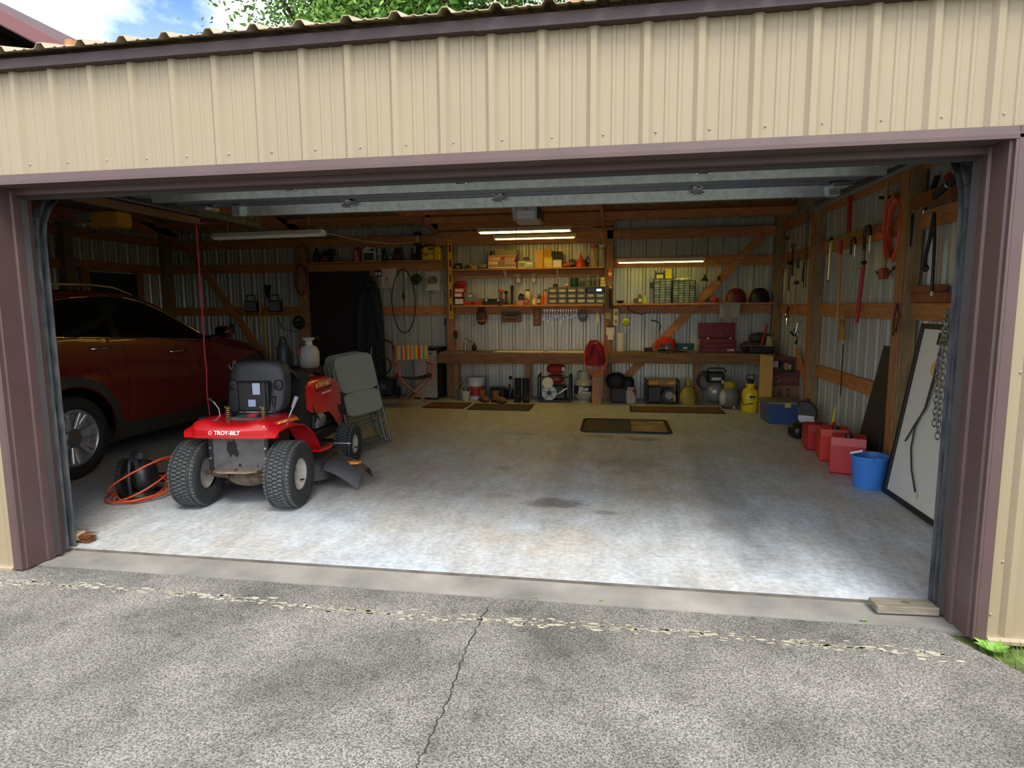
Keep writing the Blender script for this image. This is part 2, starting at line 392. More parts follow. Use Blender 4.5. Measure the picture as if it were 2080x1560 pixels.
# the driveway crack: a dark open seam with a wandering course
pts = [at(990, 1232, z=-.021), at(975, 1262, z=-.021), at(948, 1318, z=-.021), at(926, 1372, z=-.021), at(908, 1424, z=-.021), at(884, 1470, z=-.021), at(866, 1515, z=-.021), at(846, 1562, z=-.021)]
pts.append(pts[-1]+(pts[-1]-pts[-2])*6)
cr = MB(); fine_pts = []
for a, b in zip(pts, pts[1:]):
    n = 7
    for i in range(n):
        q = a.lerp(b, i/n); fine_pts.append((q.x+random.uniform(-.009, .009), q.y, q.z))
vs = []; fs = []
for i, q in enumerate(fine_pts):
    w = random.uniform(.0018, .0042); vs += [(q[0]-w, q[1], -.0212), (q[0]+w, q[1], -.0212)]
    if i: fs.append((2*i-2, 2*i-1, 2*i+1, 2*i))
crk = MB().add(vs, fs).build('crack', plain('2B2A28', .95)); crk.parent = bpy.data.objects['driveway']
# ---------------------------------------------------------------- ribbed steel panels
RIB = .2337
def rib_profile(x0, x1, phase, h=.019, minor=.005):
    """(x, depth) polyline across the sheet; ribs of height h every RIB metres"""
    pts = []; k = math.floor((x0-phase)/RIB)-1
    while True:
        b = phase+k*RIB
        if b > x1+RIB: break
        for dx, d in ((-.032, 0), (-.013, h), (.013, h), (.032, 0), (.078, 0), (.084, minor), (.096, minor), (.102, 0), (.134, 0), (.140, minor), (.152, minor), (.158, 0)):
            pts.append((b+dx, d))
        k += 1
    def val(x):
        for (a, da), (b, db) in zip(pts, pts[1:]):
            if a <= x <= b: return da+(db-da)*(x-a)/(b-a) if b > a else da
        return 0
    return [(x0, val(x0))]+[p for p in pts if x0 < p[0] < x1]+[(x1, val(x1))]
def rib_panel(x0, x1, z0, z1, phase, t=.004, h=.019, to=None, m=None, name='siding_panel', parent=None):
    """corrugated sheet, ribs proud towards -y in local space; to maps (x, depth, z) to the world"""
    pr = rib_profile(x0, x1, phase, h); n = len(pr); vs = []
    for x, d in pr:
        for off in (0, t):
            for z in (z0, z1): vs.append(to(x, d-off, z))
    fs = []
    for i in range(n-1):
        a, b = 4*i, 4*i+4
        fs += [(a, b, b+1, a+1), (a+2, a+3, b+3, b+2), (a, a+2, b+2, b), (a+1, b+1, b+3, a+3)]
    fs += [(0, 1, 3, 2), (4*n-4, 4*n-2, 4*n-1, 4*n-3)]
    mb = MB().add(vs, fs)
    return mb.build(name, m, parent)
def panels(parent, a0, a1, z0, z1, to, m, phase, width=.935, name='siding_panel', h=.019):
    """a run of overlapping sheets, each its own piece"""
    a = a0; k = 0
    while a < a1-.01:
        b = min(a+width, a1)
        rib_panel(a, b, z0, z1(a) if callable(z1) else z1, phase, to=(lambda x, d, z, k=k: to(x, d+.0012*(k % 2), z)), m=m, name=name, parent=parent, h=h)
        a = b; k += 1
# ---- front wall
wf = struct(thing('wall_front', 'tan ribbed steel front wall above and beside the open garage door', None), 'tan ribbed steel front wall above and beside the open garage door')
ftop = 2.785
fr = lambda x, d, z: (x, -.004-d, z)
PH = .26
panels(wf, -.46, 5.15, HD+.03, ftop, fr, M_TAN, PH)
panels(wf, -5.0, -.46, 0, ftop, fr, M_TAN, PH)
rib_panel(-.46, -.001, 0, HD+.03, PH, to=fr, m=M_TAN, parent=wf); rib_panel(WD+.001, 5.15, 0, HD+.03, PH, to=fr, m=M_TAN, parent=wf)
rib_panel(5.15, 6.02, 0, ftop, PH, to=fr, m=M_TAN, parent=wf)
MB().box(XL-.1, 0, .0, .10, -.02, 2.75).build('frame_board', M_WOOD, wf); MB().box(WD, XR+.1, 0, .10, -.02, 2.75).build('frame_board', M_WOOD, wf)
MB().box(0, WD, .0, .10, HD+.02, 2.75).build('header_board', M_WOOD, wf)
scr = MB().lathe([(.0065, 0), (.0065, .001), (.004, .0035), (.004, .006), (0, .006)], n=8, axis='y').mesh('screw', plain('9A8E7C', .4, .4), 40)
for k in range(-1, 22):
    x = PH+.045+k*RIB
    if x < 5.1: put(scr, 'screw', wf, (x, -.004, HD+.10), (0, 0, PI))
for k in range(0, 3): put(scr, 'screw', wf, (5.10+k*.3, -.004, .1), (0, 0, PI)); put(scr, 'screw', wf, (5.13, -.004, 2.05-k*.85), (0, 0, PI))
put(scr, 'screw', wf, (-.12, -.004, .12), (0, 0, PI)); put(scr, 'screw', wf, (-.04, -.004, 1.1), (0, 0, PI))
# ---- brown door trim
t1 = struct(thing('trim_1', 'brown metal header trim along the top of the garage opening', None), 'brown metal header trim along the top of the garage opening')
MB().prism([(-.034, HD-.002), (-.034, HD+.012), (-.030, HD+.046), (-.004, HD+.046), (-.004, HD-.002)], -.05, WD+.05, 'x').build('header_flange', M_BROWN, t1)
MB().prism([(-.036, HD-.006), (-.036, HD+.002), (.12, HD+.002), (.12, HD-.03), (.165, HD-.03), (.165, HD-.012), (.25, HD-.012), (.25, HD+.01), (0, HD+.012), (0, HD-.006)], 0, WD, 'x').build('header_lining', M_BROWN, t1)
MB().prism([(.166, HD-.036), (.166, HD-.012), (.178, HD-.012), (.178, HD-.050)], .02, WD-.02, 'x').build('weather_seal', plain('2A2523', .7), t1)
def jamb(n, x, s, lab):
    t = struct(thing('trim_%d' % n, lab, None), lab)
    MB().box(x-s*.0, x-s*.045, -.034, -.004, -.01, HD+.046).build('jamb_flange', M_BROWN, t)
    MB().prism([(x-s*.001, -.034), (x+s*.012, -.034), (x+s*.012, -.01), (x+s*.022, -.006), (x+s*.022, .115), (x+s*.034, .12), (x+s*.034, .165), (x+s*.02, .17), (x+s*.02, .25), (x-s*.001, .25)], -.012, HD, 'z').build('jamb_lining', M_BROWN, t)
    MB().prism([(x+s*.034, .166), (x+s*.060, .186), (x+s*.056, .19), (x+s*.034, .178)], .0, HD-.03, 'z').build('weather_seal', plain('2A2523', .7), t)
jamb(2, 0, 1, 'brown metal jamb trim on the left side of the garage opening'); jamb(3, WD, -1, 'brown metal jamb trim on the right side of the garage opening')
for n, a, b, lab in ((4, -5.0, -.05, 'tan base trim under the siding left of the opening'), (5, WD+.05, 6.02, 'tan base trim under the siding right of the opening')):
    struct(MB().prism([(-.042, -.022), (-.042, -.006), (-.028, .004), (-.004, .004), (-.004, -.022)], a, b, 'x').build('trim_%d' % n, M_TAN), lab)
# ---- roof: two steel slopes, fascia under the front edge
EV, RISE, RIDGE = -.06, .30, 3.62
ZE = 2.802
roof = struct(thing('roof', 'tan ribbed steel roof with rib ends showing over the fascia', None), 'tan ribbed steel roof with rib ends showing over the fascia')
def rf(x, d, s): return (x, EV-.05+s*math.cos(math.atan(RISE)), ZE+s*math.sin(math.atan(RISE))+d)
def rb(x, d, s): return (x, 2*RIDGE-EV+.05-s*math.cos(math.atan(RISE)), ZE+s*math.sin(math.atan(RISE))+d)
SL = (RIDGE-EV+.05)/math.cos(math.atan(RISE))
panels(roof, -5.0, 6.2, 0, SL, rf, M_ROOFT, .30, name='roof_panel', h=.026); panels(roof, -5.0, 6.2, 0, SL, rb, M_ROOFT, .30, name='roof_panel', h=.026)
t6 = struct(thing('trim_6', 'dark brown metal fascia along the front eave', None), 'dark brown metal fascia along the front eave')
MB().prism([(EV, ZE-.064), (EV, ZE-.016), (-.0, ZE-.012), (-.0, ZE-.064)], -5.0, 2.80, 'x').build('fascia_length', M_FASCIA, t6)
MB().prism([(EV-.004, ZE-.068), (EV-.004, ZE-.016), (-.0, ZE-.012), (-.0, ZE-.068)], 2.76, 6.2, 'x').build('fascia_length', M_FASCIA, t6)
# ---- back, right and left walls: liner sheets, girts, posts
wb = struct(thing('wall_back', 'grey ribbed metal back wall with wooden girts, posts and braces', None), 'grey ribbed metal back wall with wooden girts, posts and braces')
panels(wb, XL, XR, 0, 3.05, lambda x, d, z: (x, YB+.012-d, z), M_LINER, .1)
def girt(z0, z1, x0, x1, y=7.2, name='girt', m=M_WOOD): return MB().box(x0, x1, y, y+.04, z0, z1, .004).build(name, m, wb)
girt(1.37, 1.523, -4.5, -1.85); girt(1.37, 1.523, -.63, .62); girt(1.37, 1.523, .74, 3.22); girt(1.37, 1.523, 3.34, 5.78)
girt(2.113, 2.265, -4.5, -1.98); girt(2.113, 2.265, -1.98, .62); girt(2.11, 2.10-.13, .74, 3.22); girt(2.10, 2.26, 3.34, 5.78)
girt(2.53, 2.68, -4.5, .62, 7.16); girt(2.53, 2.68, 3.25, 5.86, 7.10); girt(2.88, 2.98, 3.25, 5.86, 7.0, 'purlin'); girt(2.86, 2.98, -4.5, .5, 7.0, 'purlin')
MB().box(.45, 3.35, 7.10, 7.16, 2.50, 2.72, .004).build('header_board', M_WOOD, wb); MB().box(.45, 3.35, 7.04, 7.10, 2.74, 3.0, .004).build('header_board', M_WOOD, wb)
def post(x0, x1, y0, y1, par, m=M_POST, z1=2.9, z0=0): return MB().box(x0, x1, y0, y1, z0, z1, .006).build('post', m, par)
post(.62, .75, 7.1, 7.2, wb, M_WOODV, 2.52); post(3.22, 3.35, 7.08, 7.2, wb, M_WOODV, 2.55); post(-1.98, -1.82, 7.06, 7.2, wb, M_WOODV, 2.55); post(5.76, 5.89, 7.08, 7.2, wb, M_POST)
post(-.70, -.60, 7.1, 7.2, wb, M_WOODV, 2.12); post(-4.6, -4.46, 7.05, 7.2, wb, M_POST)
a, b = at(1540, 482, y=7.14), at(1280, 765, y=7.14); MB().bar(a, b, .035, .115, (0, -1, 0)).build('brace', M_WOOD, wb) if 0 else None
def brace(a, b, par, w=.115, t=.035, ax='y'):
    d = (b-a).normalized(); up = Vector((0, 1, 0)).cross(d) if ax == 'y' else Vector((1, 0, 0)).cross(d)
    return MB().bar(a, b, t, w, up, .003).build('brace', M_WOODY if ax == 'x' else M_WOOD, par)
brace(at(1546, 480, y=7.15), at(1262, 778, y=7.15), wb); brace(at(378, 500, y=7.15), at(560, 755, y=7.15), wb)
brace(at(905, 745, y=7.15)+Vector((.14, 0, -.02)), at(945, 815, y=7.15), wb, .09)
wr = struct(thing('wall_right', 'grey ribbed metal right wall with posts and pine girts', None), 'grey ribbed metal right wall with posts and pine girts')
panels(wr, .1, YB, 0, lambda a: 2.78, lambda a, d, z: (XR+.012-d, a, z), M_LINER, .05)
MB().prism([(.1, 2.78), (YB, 2.78), (YB, 2.85), (RIDGE, 3.9), (.1, 2.85)], XR+.006, XR+.012, 'x').build('gable_sheet', M_LINER, wr)
for z0, z1 in ((.61, .755), (1.36, 1.505), (2.10, 2.245), (2.58, 2.72)):
    for y0, y1 in ((.45, 2.72), (2.86, 5.18), (5.32, 7.2)): MB().box(5.855, 5.893, y0, y1, z0, z1, .004).build('girt', M_WOODY, wr)
for y in (5.18, 2.72, .3): post(5.772, 5.89, y, y+.14, wr, M_POST, 2.75); MB().box(5.752, 5.771, y, y+.14, 0, 2.75, .003).build('post_facing', M_WOODV, wr)
brace(at(1640, 500, x=5.84), at(1640, 740, x=5.84), wr, .08, .03, 'x') if 0 else None
brace(Vector((5.83, 5.95, .9)), Vector((5.83, 5.34, .35)), wr, .09, .03, 'x'); brace(Vector((5.83, 6.95, 2.75)), Vector((5.83, 6.55, 3.0)), wr, .09, .03, 'x')
wl = struct(thing('wall_left', 'dim grey ribbed metal left wall behind the car', None), 'dim grey ribbed metal left wall behind the car')
panels(wl, .1, YB, 0, lambda a: 2.78, lambda a, d, z: (XL-.012+d, a, z), M_LINER, .05)
MB().prism([(.1, 2.78), (YB, 2.78), (YB, 2.85), (RIDGE, 3.9), (.1, 2.85)], XL-.012, XL-.006, 'x').build('gable_sheet', M_LINER, wl)
for z0, z1 in ((.61, .755), (1.36, 1.505), (2.10, 2.245), (2.58, 2.72)): MB().box(XL, XL+.038, .4, 7.2, z0, z1, .004).build('girt', M_WOODY, wl)
for y in (5.0, 2.4): post(XL, XL+.14, y, y+.14, wl, M_POST, 2.75)
# ---- roof frame: trusses front to back, purlins side to side
cl = struct(thing('ceiling', 'open wooden roof framing under the steel roof', None), 'open wooden roof framing under the steel roof')
def truss(x, z=2.75):
    MB().box(x-.02, x+.02, .1, 7.1, z, z+.18, .004).build('truss_chord', M_WOODY, cl)
    for s in (0, 1):
        y0 = 0.0 if s == 0 else 2*RIDGE
        MB().bar((x, .12 if s == 0 else 2*RIDGE-.12, ZE-.13+RISE*(.12-EV)), (x, RIDGE, ZE-.13+RISE*(RIDGE-EV)), .04, .14, (0, 0, 1)).build('rafter', M_WOODY, cl)
    MB().box(x-.02, x+.02, RIDGE-.05, RIDGE+.05, z+.18, 3.75).build('king_post', M_WOODV, cl)
for x in (.50, 3.20, -1.9, -4.3): truss(x)
for s in (0, 1):
    for k in range(1, 6):
        y = k*.62; z = ZE+RISE*y-.06
        MB().box(XL, XR, (y if s == 0 else 2*RIDGE-y)-.02, (y if s == 0 else 2*RIDGE-y)+.02, z-.07, z, 0).build('purlin', M_WOOD, cl)
for y, x0, x1 in ((3.45, -1.9, .5), (5.5, .5, 3.2), (6.35, .5, 5.85), (3.5, -4.3, -1.9), (6.55, 3.2, 5.85)): MB().box(x0, x1, y-.02, y+.02, 2.76, 2.85, .003).build('joist', M_WOOD, cl)
# pale sheets stored flat overhead in the left bay
ps = thing('stored_sheet', 'pale white ribbed sheet lying overhead near the yellow opener', 'sheet', (0, 0, 0))
rib_panel(-3.5, -1.2, 0, 1.1, .1, to=lambda x, d, s: (x, 1.75+s, 2.725+d), m=plain('B9BCC0', .5), name='sheet', parent=ps)
tk = thing('door_track', 'brown overhead track of the left bay door, with the red rope tied to its end', 'track', (-.4, 0, 2.27), 0., 'door tracks')
MB().bar((0, .12, .0), (0, 2.32, .0), .05, .004, (0, 0, 1)).build('rail', mat('angle_iron', '8A6B4C', .5, .5), tk); MB().bar((.025, .12, .025), (.025, 2.32, .025), .004, .05, (0, 0, 1)).build('track_angle', mat('angle_iron', '8A6B4C', .5, .5), tk); MB().bar((0, 2.2, 0), (0, 2.2, .50), .03, .004, (0, 1, 0)).build('hanger_strap', M_GALV, tk)
# ---- overhead door, raised under the roof
d1 = struct(thing('door_1', 'raised overhead garage door with galvanised struts, seen from below', None), 'raised overhead garage door with galvanised struts, seen from below')
M_DOOR = mat('door_skin', '54565C', .4, .2, var=.1, vscale=4)
ZD = 2.303
for k, (y0, y1) in enumerate(((.30, .965), (.97, 1.70))):
    mb = MB().box(.05, 4.98, y0, y1, ZD+.012, ZD+.045, .004); n = 5
    for j in range(n):
        yy = y0+.05+(y1-y0-.12)*j/(n-1); mb.prism([(yy-.03, ZD+.012), (yy-.015, ZD-.006), (yy+.015, ZD-.006), (yy+.03, ZD+.012)], .05, 4.98, 'x')
    mb.build('door_section', M_DOOR, d1)
for y, x0, x1 in ((.965, .25, 4.91), (1.665, .41, 4.85)):
    MB().prism([(y-.03, ZD-.008), (y-.012, ZD-.078), (y+.03, ZD-.078), (y+.048, ZD-.008), (y+.043, ZD-.008), (y+.026, ZD-.074), (y-.008, ZD-.074), (y-.025, ZD-.008)], x0, x1, 'x').build('strut', M_GALV, d1)
hinge = MB().box(-.035, .035, -.07, .06, -.004, 0).box(-.03, .03, -.012, .012, -.05, 0, .002).cyl((-.045, 0, -.038), (.045, 0, -.038), .012, n=10).box(-.012, .012, -.09, -.06, -.02, 0).mesh('hinge', M_STEEL)
for x, y in ((2.45, .89), (1.4, 1.57), (2.56, 1.57), (3.95, 1.57), (1.32, .87), (3.9, .89)): put(hinge, 'hinge', d1, (x, y, ZD-.006))
for x, y in ((.20, 1.58), (4.86, 1.58), (.16, .88), (4.9, .88)):
    MB().box(x-.05, x+.05, y-.05, y+.12, ZD-.04, ZD-.005, .004).cyl((x-.09, y, ZD-.02), (x+.09, y, ZD-.02), .008, n=8).build('roller_bracket', M_STEEL, d1)
for x, y in ((.46, 1.61), (4.84, 1.61)): MB().box(x-.035, x+.035, y-.02, y+.06, ZD-.085, ZD-.005, .003).build('strut_cap', mat('new_zinc', 'C6CDD2', .25, .8), d1)
M_TRACK = mat('weathered_track', '7A7C7E', .5, .5, col2='4A5258', vscale=7, stretch=(4, 4, 1))
def track(x, s, lab):
    t = thing('door_track', lab, 'track', (x, .275, 0), 0., 'door tracks')
    pts = [(0, 0, .0+.002), (0, 0, 1.92)]+[(0, .36*(1-math.cos(a)), 1.92+.36*math.sin(a)) for a in (.3, .6, .9, 1.2, PI/2)]+[(0, 2.42, 2.295)]
    mb = MB()
    for p, q in zip(pts, pts[1:]):
        p, q = Vector(p), Vector(q); d = (q-p).normalized(); up = Vector((1, 0, 0)).cross(d)
        mb.bar(p+up*.026, q+up*.026, .05, .003, up); mb.bar(p-up*.026, q-up*.026, .05, .003, up); mb.bar(p+Vector((-s*.025, 0, 0)), q+Vector((-s*.025, 0, 0)), .003, .055, up)
    mb.build('rail', M_TRACK, t)
    MB().box(min(-s*.026, -s*.06), max(-s*.026, -s*.06), -.05, .03, .004, 2.0).build('mounting_angle', M_TRACK, t)
    MB().bar((-s*.03, .3, 2.33), (-s*.03, 2.40, 2.335), .004, .05, (0, 0, 1)).build('track_angle', mat('angle_iron', '8A6B4C', .5, .5), t)
    MB().bar((-s*.03, 2.35, 2.30), (-s*.03, 2.35, 2.76), .03, .004, (0, 1, 0)).build('hanger_strap', M_GALV, t)
track(.022, 1, 'weathered steel door track on the left jamb, bending back overhead'); MB().box(-.03, .03, 2.25, 2.44, 2.262, 2.270, .002).build('yellow_end', plain('C8A030', .5), bpy.data.objects['door_track']); track(WD-.022, -1, 'dark steel door track on the right jamb, bending back overhead')
# ================================================================ CAR
def build_car():
    X0 = -1.25                                  # right flank
    W = .93                                     # half width
    root = thing('car', 'dark red crossover car parked nose-in in the left bay', 'car', (X0-W, 0, 0))
    paint = mat('dark_red_paint', '560812', .32, 0, coat=.4, spec=.3)
    glass = mat('tinted_glass', '050607', .12, 0, spec=.35)
    clad = mat('dark_cladding', '26282A', .6)
    chrome = mat('chrome', 'C9C9C9', .12, 1.)
    YR, YF, RW = 1.68, 4.49, .372
    def lerp_tab(t, y):
        if y <= t[0][0]: return t[0][1]
        for (a, va), (b, vb) in zip(t, t[1:]):
            if a <= y <= b:
                k = (y-a)/(b-a); k = k*k*(3-2*k) if False else k
                return va+(vb-va)*k
        return t[-1][1]
    top = [(.70, .95), (.74, 1.15), (.86, 1.32), (1.05, 1.52), (1.35, 1.635), (1.8, 1.675), (2.3, 1.68), (2.7, 1.655), (3.05, 1.565), (3.4, 1.40), (3.75, 1.22), (3.95, 1.16), (4.3, 1.125), (4.7, 1.06), (5.05, .90), (5.25, .76), (5.33, .62)]
    belt = [(.70, .93), (.8, 1.10), (1.0, 1.24), (1.4, 1.265), (2.0, 1.235), (2.6, 1.20), (3.2, 1.16), (3.7, 1.13), (4.1, 1.02), (4.6, .95), (5.05, .82), (5.25, .70), (5.33, .58)]
    bot = [(.70, .50), (.78, .40), (1.1, .33), (2.2, .27), (4.0, .26), (5.0, .30), (5.25, .36), (5.33, .45)]
    def bottom(y):
        z = lerp_tab(bot, y)
        for c in (YR, YF):
            d = abs(y-c); R = RW+.075
            if d < R: z = max(z, RW+.01+math.sqrt(R*R-d*d)*.98)
        return z
    def plan(y):                                # half width along the car
        if y < 1.2: return W*(.80+.20*math.sin(PI/2*(y-.70)/.5)) if y > .7 else W*.8
        if y > 4.4: return W*(1-.30*((y-4.4)/.93)**2.2)
        return W
    def halfw(y, z):
        b, t, w = lerp_tab(belt, y), lerp_tab(top, y), plan(y)
        if z <= b:
            k = (z-.3)/(b-.3)
            return w*(.955+.045*math.sin(PI*max(0, min(1, k))**.8))-(.012 if .62 < k < .70 else 0)
        k = (z-b)/max(.02, t-b)
        return w*(.95-.235*min(1, k)**1.2)
    ys = [.70+i*(5.33-.70)/110 for i in range(111)]
    for c in (YR, YF): ys += [c-RW-.075, c+RW+.075, c-RW-.0749, c+RW+.0749]
    ys = sorted(set(round(y, 4) for y in ys)); NV = 22
    body = MB()
    rows = []
    for y in ys:
        zb, zt = bottom(y), lerp_tab(top, y)
        zt = max(zt, zb+.02); row = []
        side = [(halfw(y, zb+(zt-.035-zb)*j/(NV-1)), zb+(zt-.035-zb)*j/(NV-1)) for j in range(NV)]
        hw = side[-1][0]
        roofp = [(hw*math.cos(a), zt-.035+.035*math.sin(a)) for a in (.35, .7, 1.1)] if hw > .05 else []
        roofp = [(hw*.97, zt-.016), (hw*.88, zt-.004), (hw*.6, zt+.006), (hw*.3, zt+.012)]
        half = side+roofp
        row = [(x, y, z) for x, z in half]+[(-x, y, z) for x, z in half[::-1]]
        rows.append(row)
    n = len(rows[0]); vs = [p for r in rows for p in r]; fs = []
    for i in range(len(rows)-1):
        for j in range(n-1): fs.append((i*n+j, i*n+j+1, (i+1)*n+j+1, (i+1)*n+j))
    fs.append(tuple(range(n))); fs.append(tuple(range((len(rows)-1)*n, len(rows)*n))[::-1])
    fs = [f[::-1] for f in fs]
    bd = body.add(vs, fs).build('body', paint, root, 40)
    MB().box(-.80, .80, .85, 5.15, .22, .34).build('underbody', clad, root)
    # glass on both flanks, following the body
    def flank(name, y0, y1, fb, ft, s, m, off=.006, ny=26, nz=9):
        def fn(u, v):
            y = y0+(y1-y0)*u; zb, zt = fb(y), ft(y); z = zb+(max(zt, zb+.002)-zb)*v
            return (s*(halfw(y, z)+off), y, z)
        return MB().grid(fn, ny, nz, flip=(s < 0)).build(name, m, root, 60)
    gt = lambda y: lerp_tab([(1.0, 1.30), (1.25, 1.43), (1.57, 1.530), (1.9, 1.592), (2.33, 1.622), (2.6, 1.605), (2.85, 1.560), (3.2, 1.425), (3.45, 1.30), (3.68, 1.165)], y)
    gb = lambda y: lerp_tab(belt, y)+.012
    for s in (1, -1):
        flank('rear_window', 1.02, 2.22, gb, gt, s, glass); flank('front_window', 2.30, 3.66, gb, gt, s, glass)
        flank('pillar', 2.22, 2.30, gb, gt, s, plain('0B0B0C', .25), .007, 3)
        def rail(f, y0, y1, off, r, nm, m, k=30):
            MB().tube([(s*(halfw(y, f(y))+off), y, f(y)) for y in [y0+(y1-y0)*i/k for i in range(k+1)]], r, 6).build(nm, m, root, 60)
        rail(lambda y: gb(y)-.006, 1.0, 3.72, .007, .007, 'belt_trim', chrome); rail(lambda y: gt(y)+.006, 1.05, 3.66, .007, .006, 'window_trim', chrome)
        # roof rail
        pts = [(s*(halfw(y, lerp_tab(top, y)-.03)-.05), y, lerp_tab(top, y)+.05*min(1, max(.2, min(y-.95, 2.78-y)*4))) for y in [.95+i*(2.78-.95)/24 for i in range(25)]]
        MB().tube(pts, .013, 8).build('roof_rail', mat('satin_rail', '9A8F80', .25, .8), root, 60)
        # cladding: sill and wheel arch bands
        flank('sill_cladding', 1.68+.43, 4.49-.43, lambda y: bottom(y)-.01, lambda y: bottom(y)+.125+.03*abs(math.sin((y-3.08)*1.2))**3, s, clad, .008)
        for c in (YR, YF):
            mb = MB()
            def fn(u, v, c=c):
                a = PI*(-.06+1.12*u); R = RW+.078+.085*v
                y = c-R*math.cos(a); z = max(.24, RW+.01+R*math.sin(a))
                return (s*(halfw(min(max(y, .71), 5.32), min(z, lerp_tab(top, y)-.05))+.014*(1-v*.6)), y, z)
            mb.grid(fn, 28, 4, flip=(s > 0)); mb.build('arch_cladding', clad, root, 60)
        for y in (2.05, 3.06):
            z = 1.13 if y < 2.5 else 1.035+.04
            z = {2.05: 1.140, 3.06: 1.045}[y]; x = s*(halfw(y, z)+.03)
            h = MB().tube([(x-s*.03, y-.11, z), (x, y-.09, z+.003), (x+s*.006, y, z+.004), (x, y+.09, z+.003), (x-s*.03, y+.11, z)], .013, 8).build('door_handle', chrome, root, 60)
        mb = MB().ell((s*(W+.10), 3.70, 1.225), (.105, .055, .075), 14, 9, sq=.75); mr = mb.build('side_mirror', paint, root, 60)
        MB().ell((s*(W+.10), 3.662, 1.225), (.085, .02, .055), 12, 7, sq=.7).build('mirror_glass', glass, mr, 60)
        MB().bar((s*(W-.12), 3.68, 1.16), (s*(W+.03), 3.69, 1.19), .05, .03).build('mirror_arm', plain('131315', .4), mr)
        # headlamp, fender vent and tail lamp
        flank('headlamp', 4.85, 5.24, lambda y: lerp_tab(belt, y)-.10, lambda y: lerp_tab(belt, y)-.01, s, mat('lamp_lens', 'A9A6A0', .1, .3), .006, 8, 4)
        flank('tail_lamp', .74, .90, lambda y: .92, lambda y: 1.20, s, mat('tail_lens', '5A0A0C', .1), .006, 5, 5)
        MB().box(s*(W-.01), s*(W+.012), 3.98, 4.04, .74, .86, .004).build('fender_vent', chrome, root)
        # door seams
        for y in (2.27, 3.52):
            MB().tube([(s*(halfw(y+.06*math.sin((z-.3)*2), z)+.001), y+.06*math.sin((z-.3)*2), z) for z in [.45+.04*i for i in range(20)] if z < lerp_tab(belt, y)-.01], .0025, 4).build('door_seam', plain('120406', .6), root)
        # wheels
        for c in (YR, YF):
            wh = bpy.data.objects.new('wheel', None); COL.objects.link(wh); wh.parent = root; wh.location = (s*(W-.105), c, RW); wh.rotation_euler = (0, 0, 0 if s > 0 else PI); wh.empty_display_size = .05
            MB().lathe([(.250, -.10), (.31, -.11), (.353, -.10), (.369, -.07), (.372, 0), (.369, .07), (.353, .10), (.31, .112), (.262, .10), (.252, .085)], n=44, axis='x', caps=False).build('tyre', mat('car_tyre', '141415', .75, bump=.1, bscale=50), wh, 50)
            MB().lathe([(.250, -.09), (.254, .088), (.238, .098), (.222, .085), (.215, .03), (.12, .02), (.0, .02)], n=40, axis='x').build('rim', mat('alloy_rim', '9A9A9C', .3, .6), wh, 50)
            mb = MB()
            for k in range(7):
                for e in (-.13, .13):
                    a = 2*PI*k/7+e+.2; d = Vector((0, math.cos(a), math.sin(a))); a2 = 2*PI*k/7+e*.55+.2; d2 = Vector((0, math.cos(a2), math.sin(a2)))
                    mb.bar(d2*.07+Vector((.055, 0, 0)), d*.232+Vector((.084, 0, 0)), .036, .03, (1, 0, 0), .006)
            mb.build('spokes', mat('alloy_spokes', 'B4B4B6', .3, .6), wh)
            MB().lathe([(.085, .04), (.085, .072), (.075, .082), (.03, .084), (.028, .088), (0, .088)], n=24, axis='x').build('hub', mat('hub_grey', '6A6866', .4, .6), wh, 40)
            MB().cyl((-.0, 0, 0), (.012, 0, 0), .19, n=28).build('brake_disc', plain('2A2A2B', .5, .5), wh)
    # windscreens and nose
    def scr(y0, y1, k0, name):
        def fn(u, v):
            y = y0+(y1-y0)*v; h = halfw(y, lerp_tab(top, y)-.035)*k0
            x = (u*2-1)*h; return (x, y, lerp_tab(top, y)+.014-.018*abs(u*2-1)**3)
        MB().grid(fn, 14, 10).build(name, glass, root, 60)
    scr(2.86, 3.80, .93, 'windscreen'); scr(.80, 1.12, .90, 'rear_screen')
    MB().box(-.45, .45, 5.29, 5.345, .42, .60, .01).build('grille', plain('1A1A1B', .4), root)
build_car()
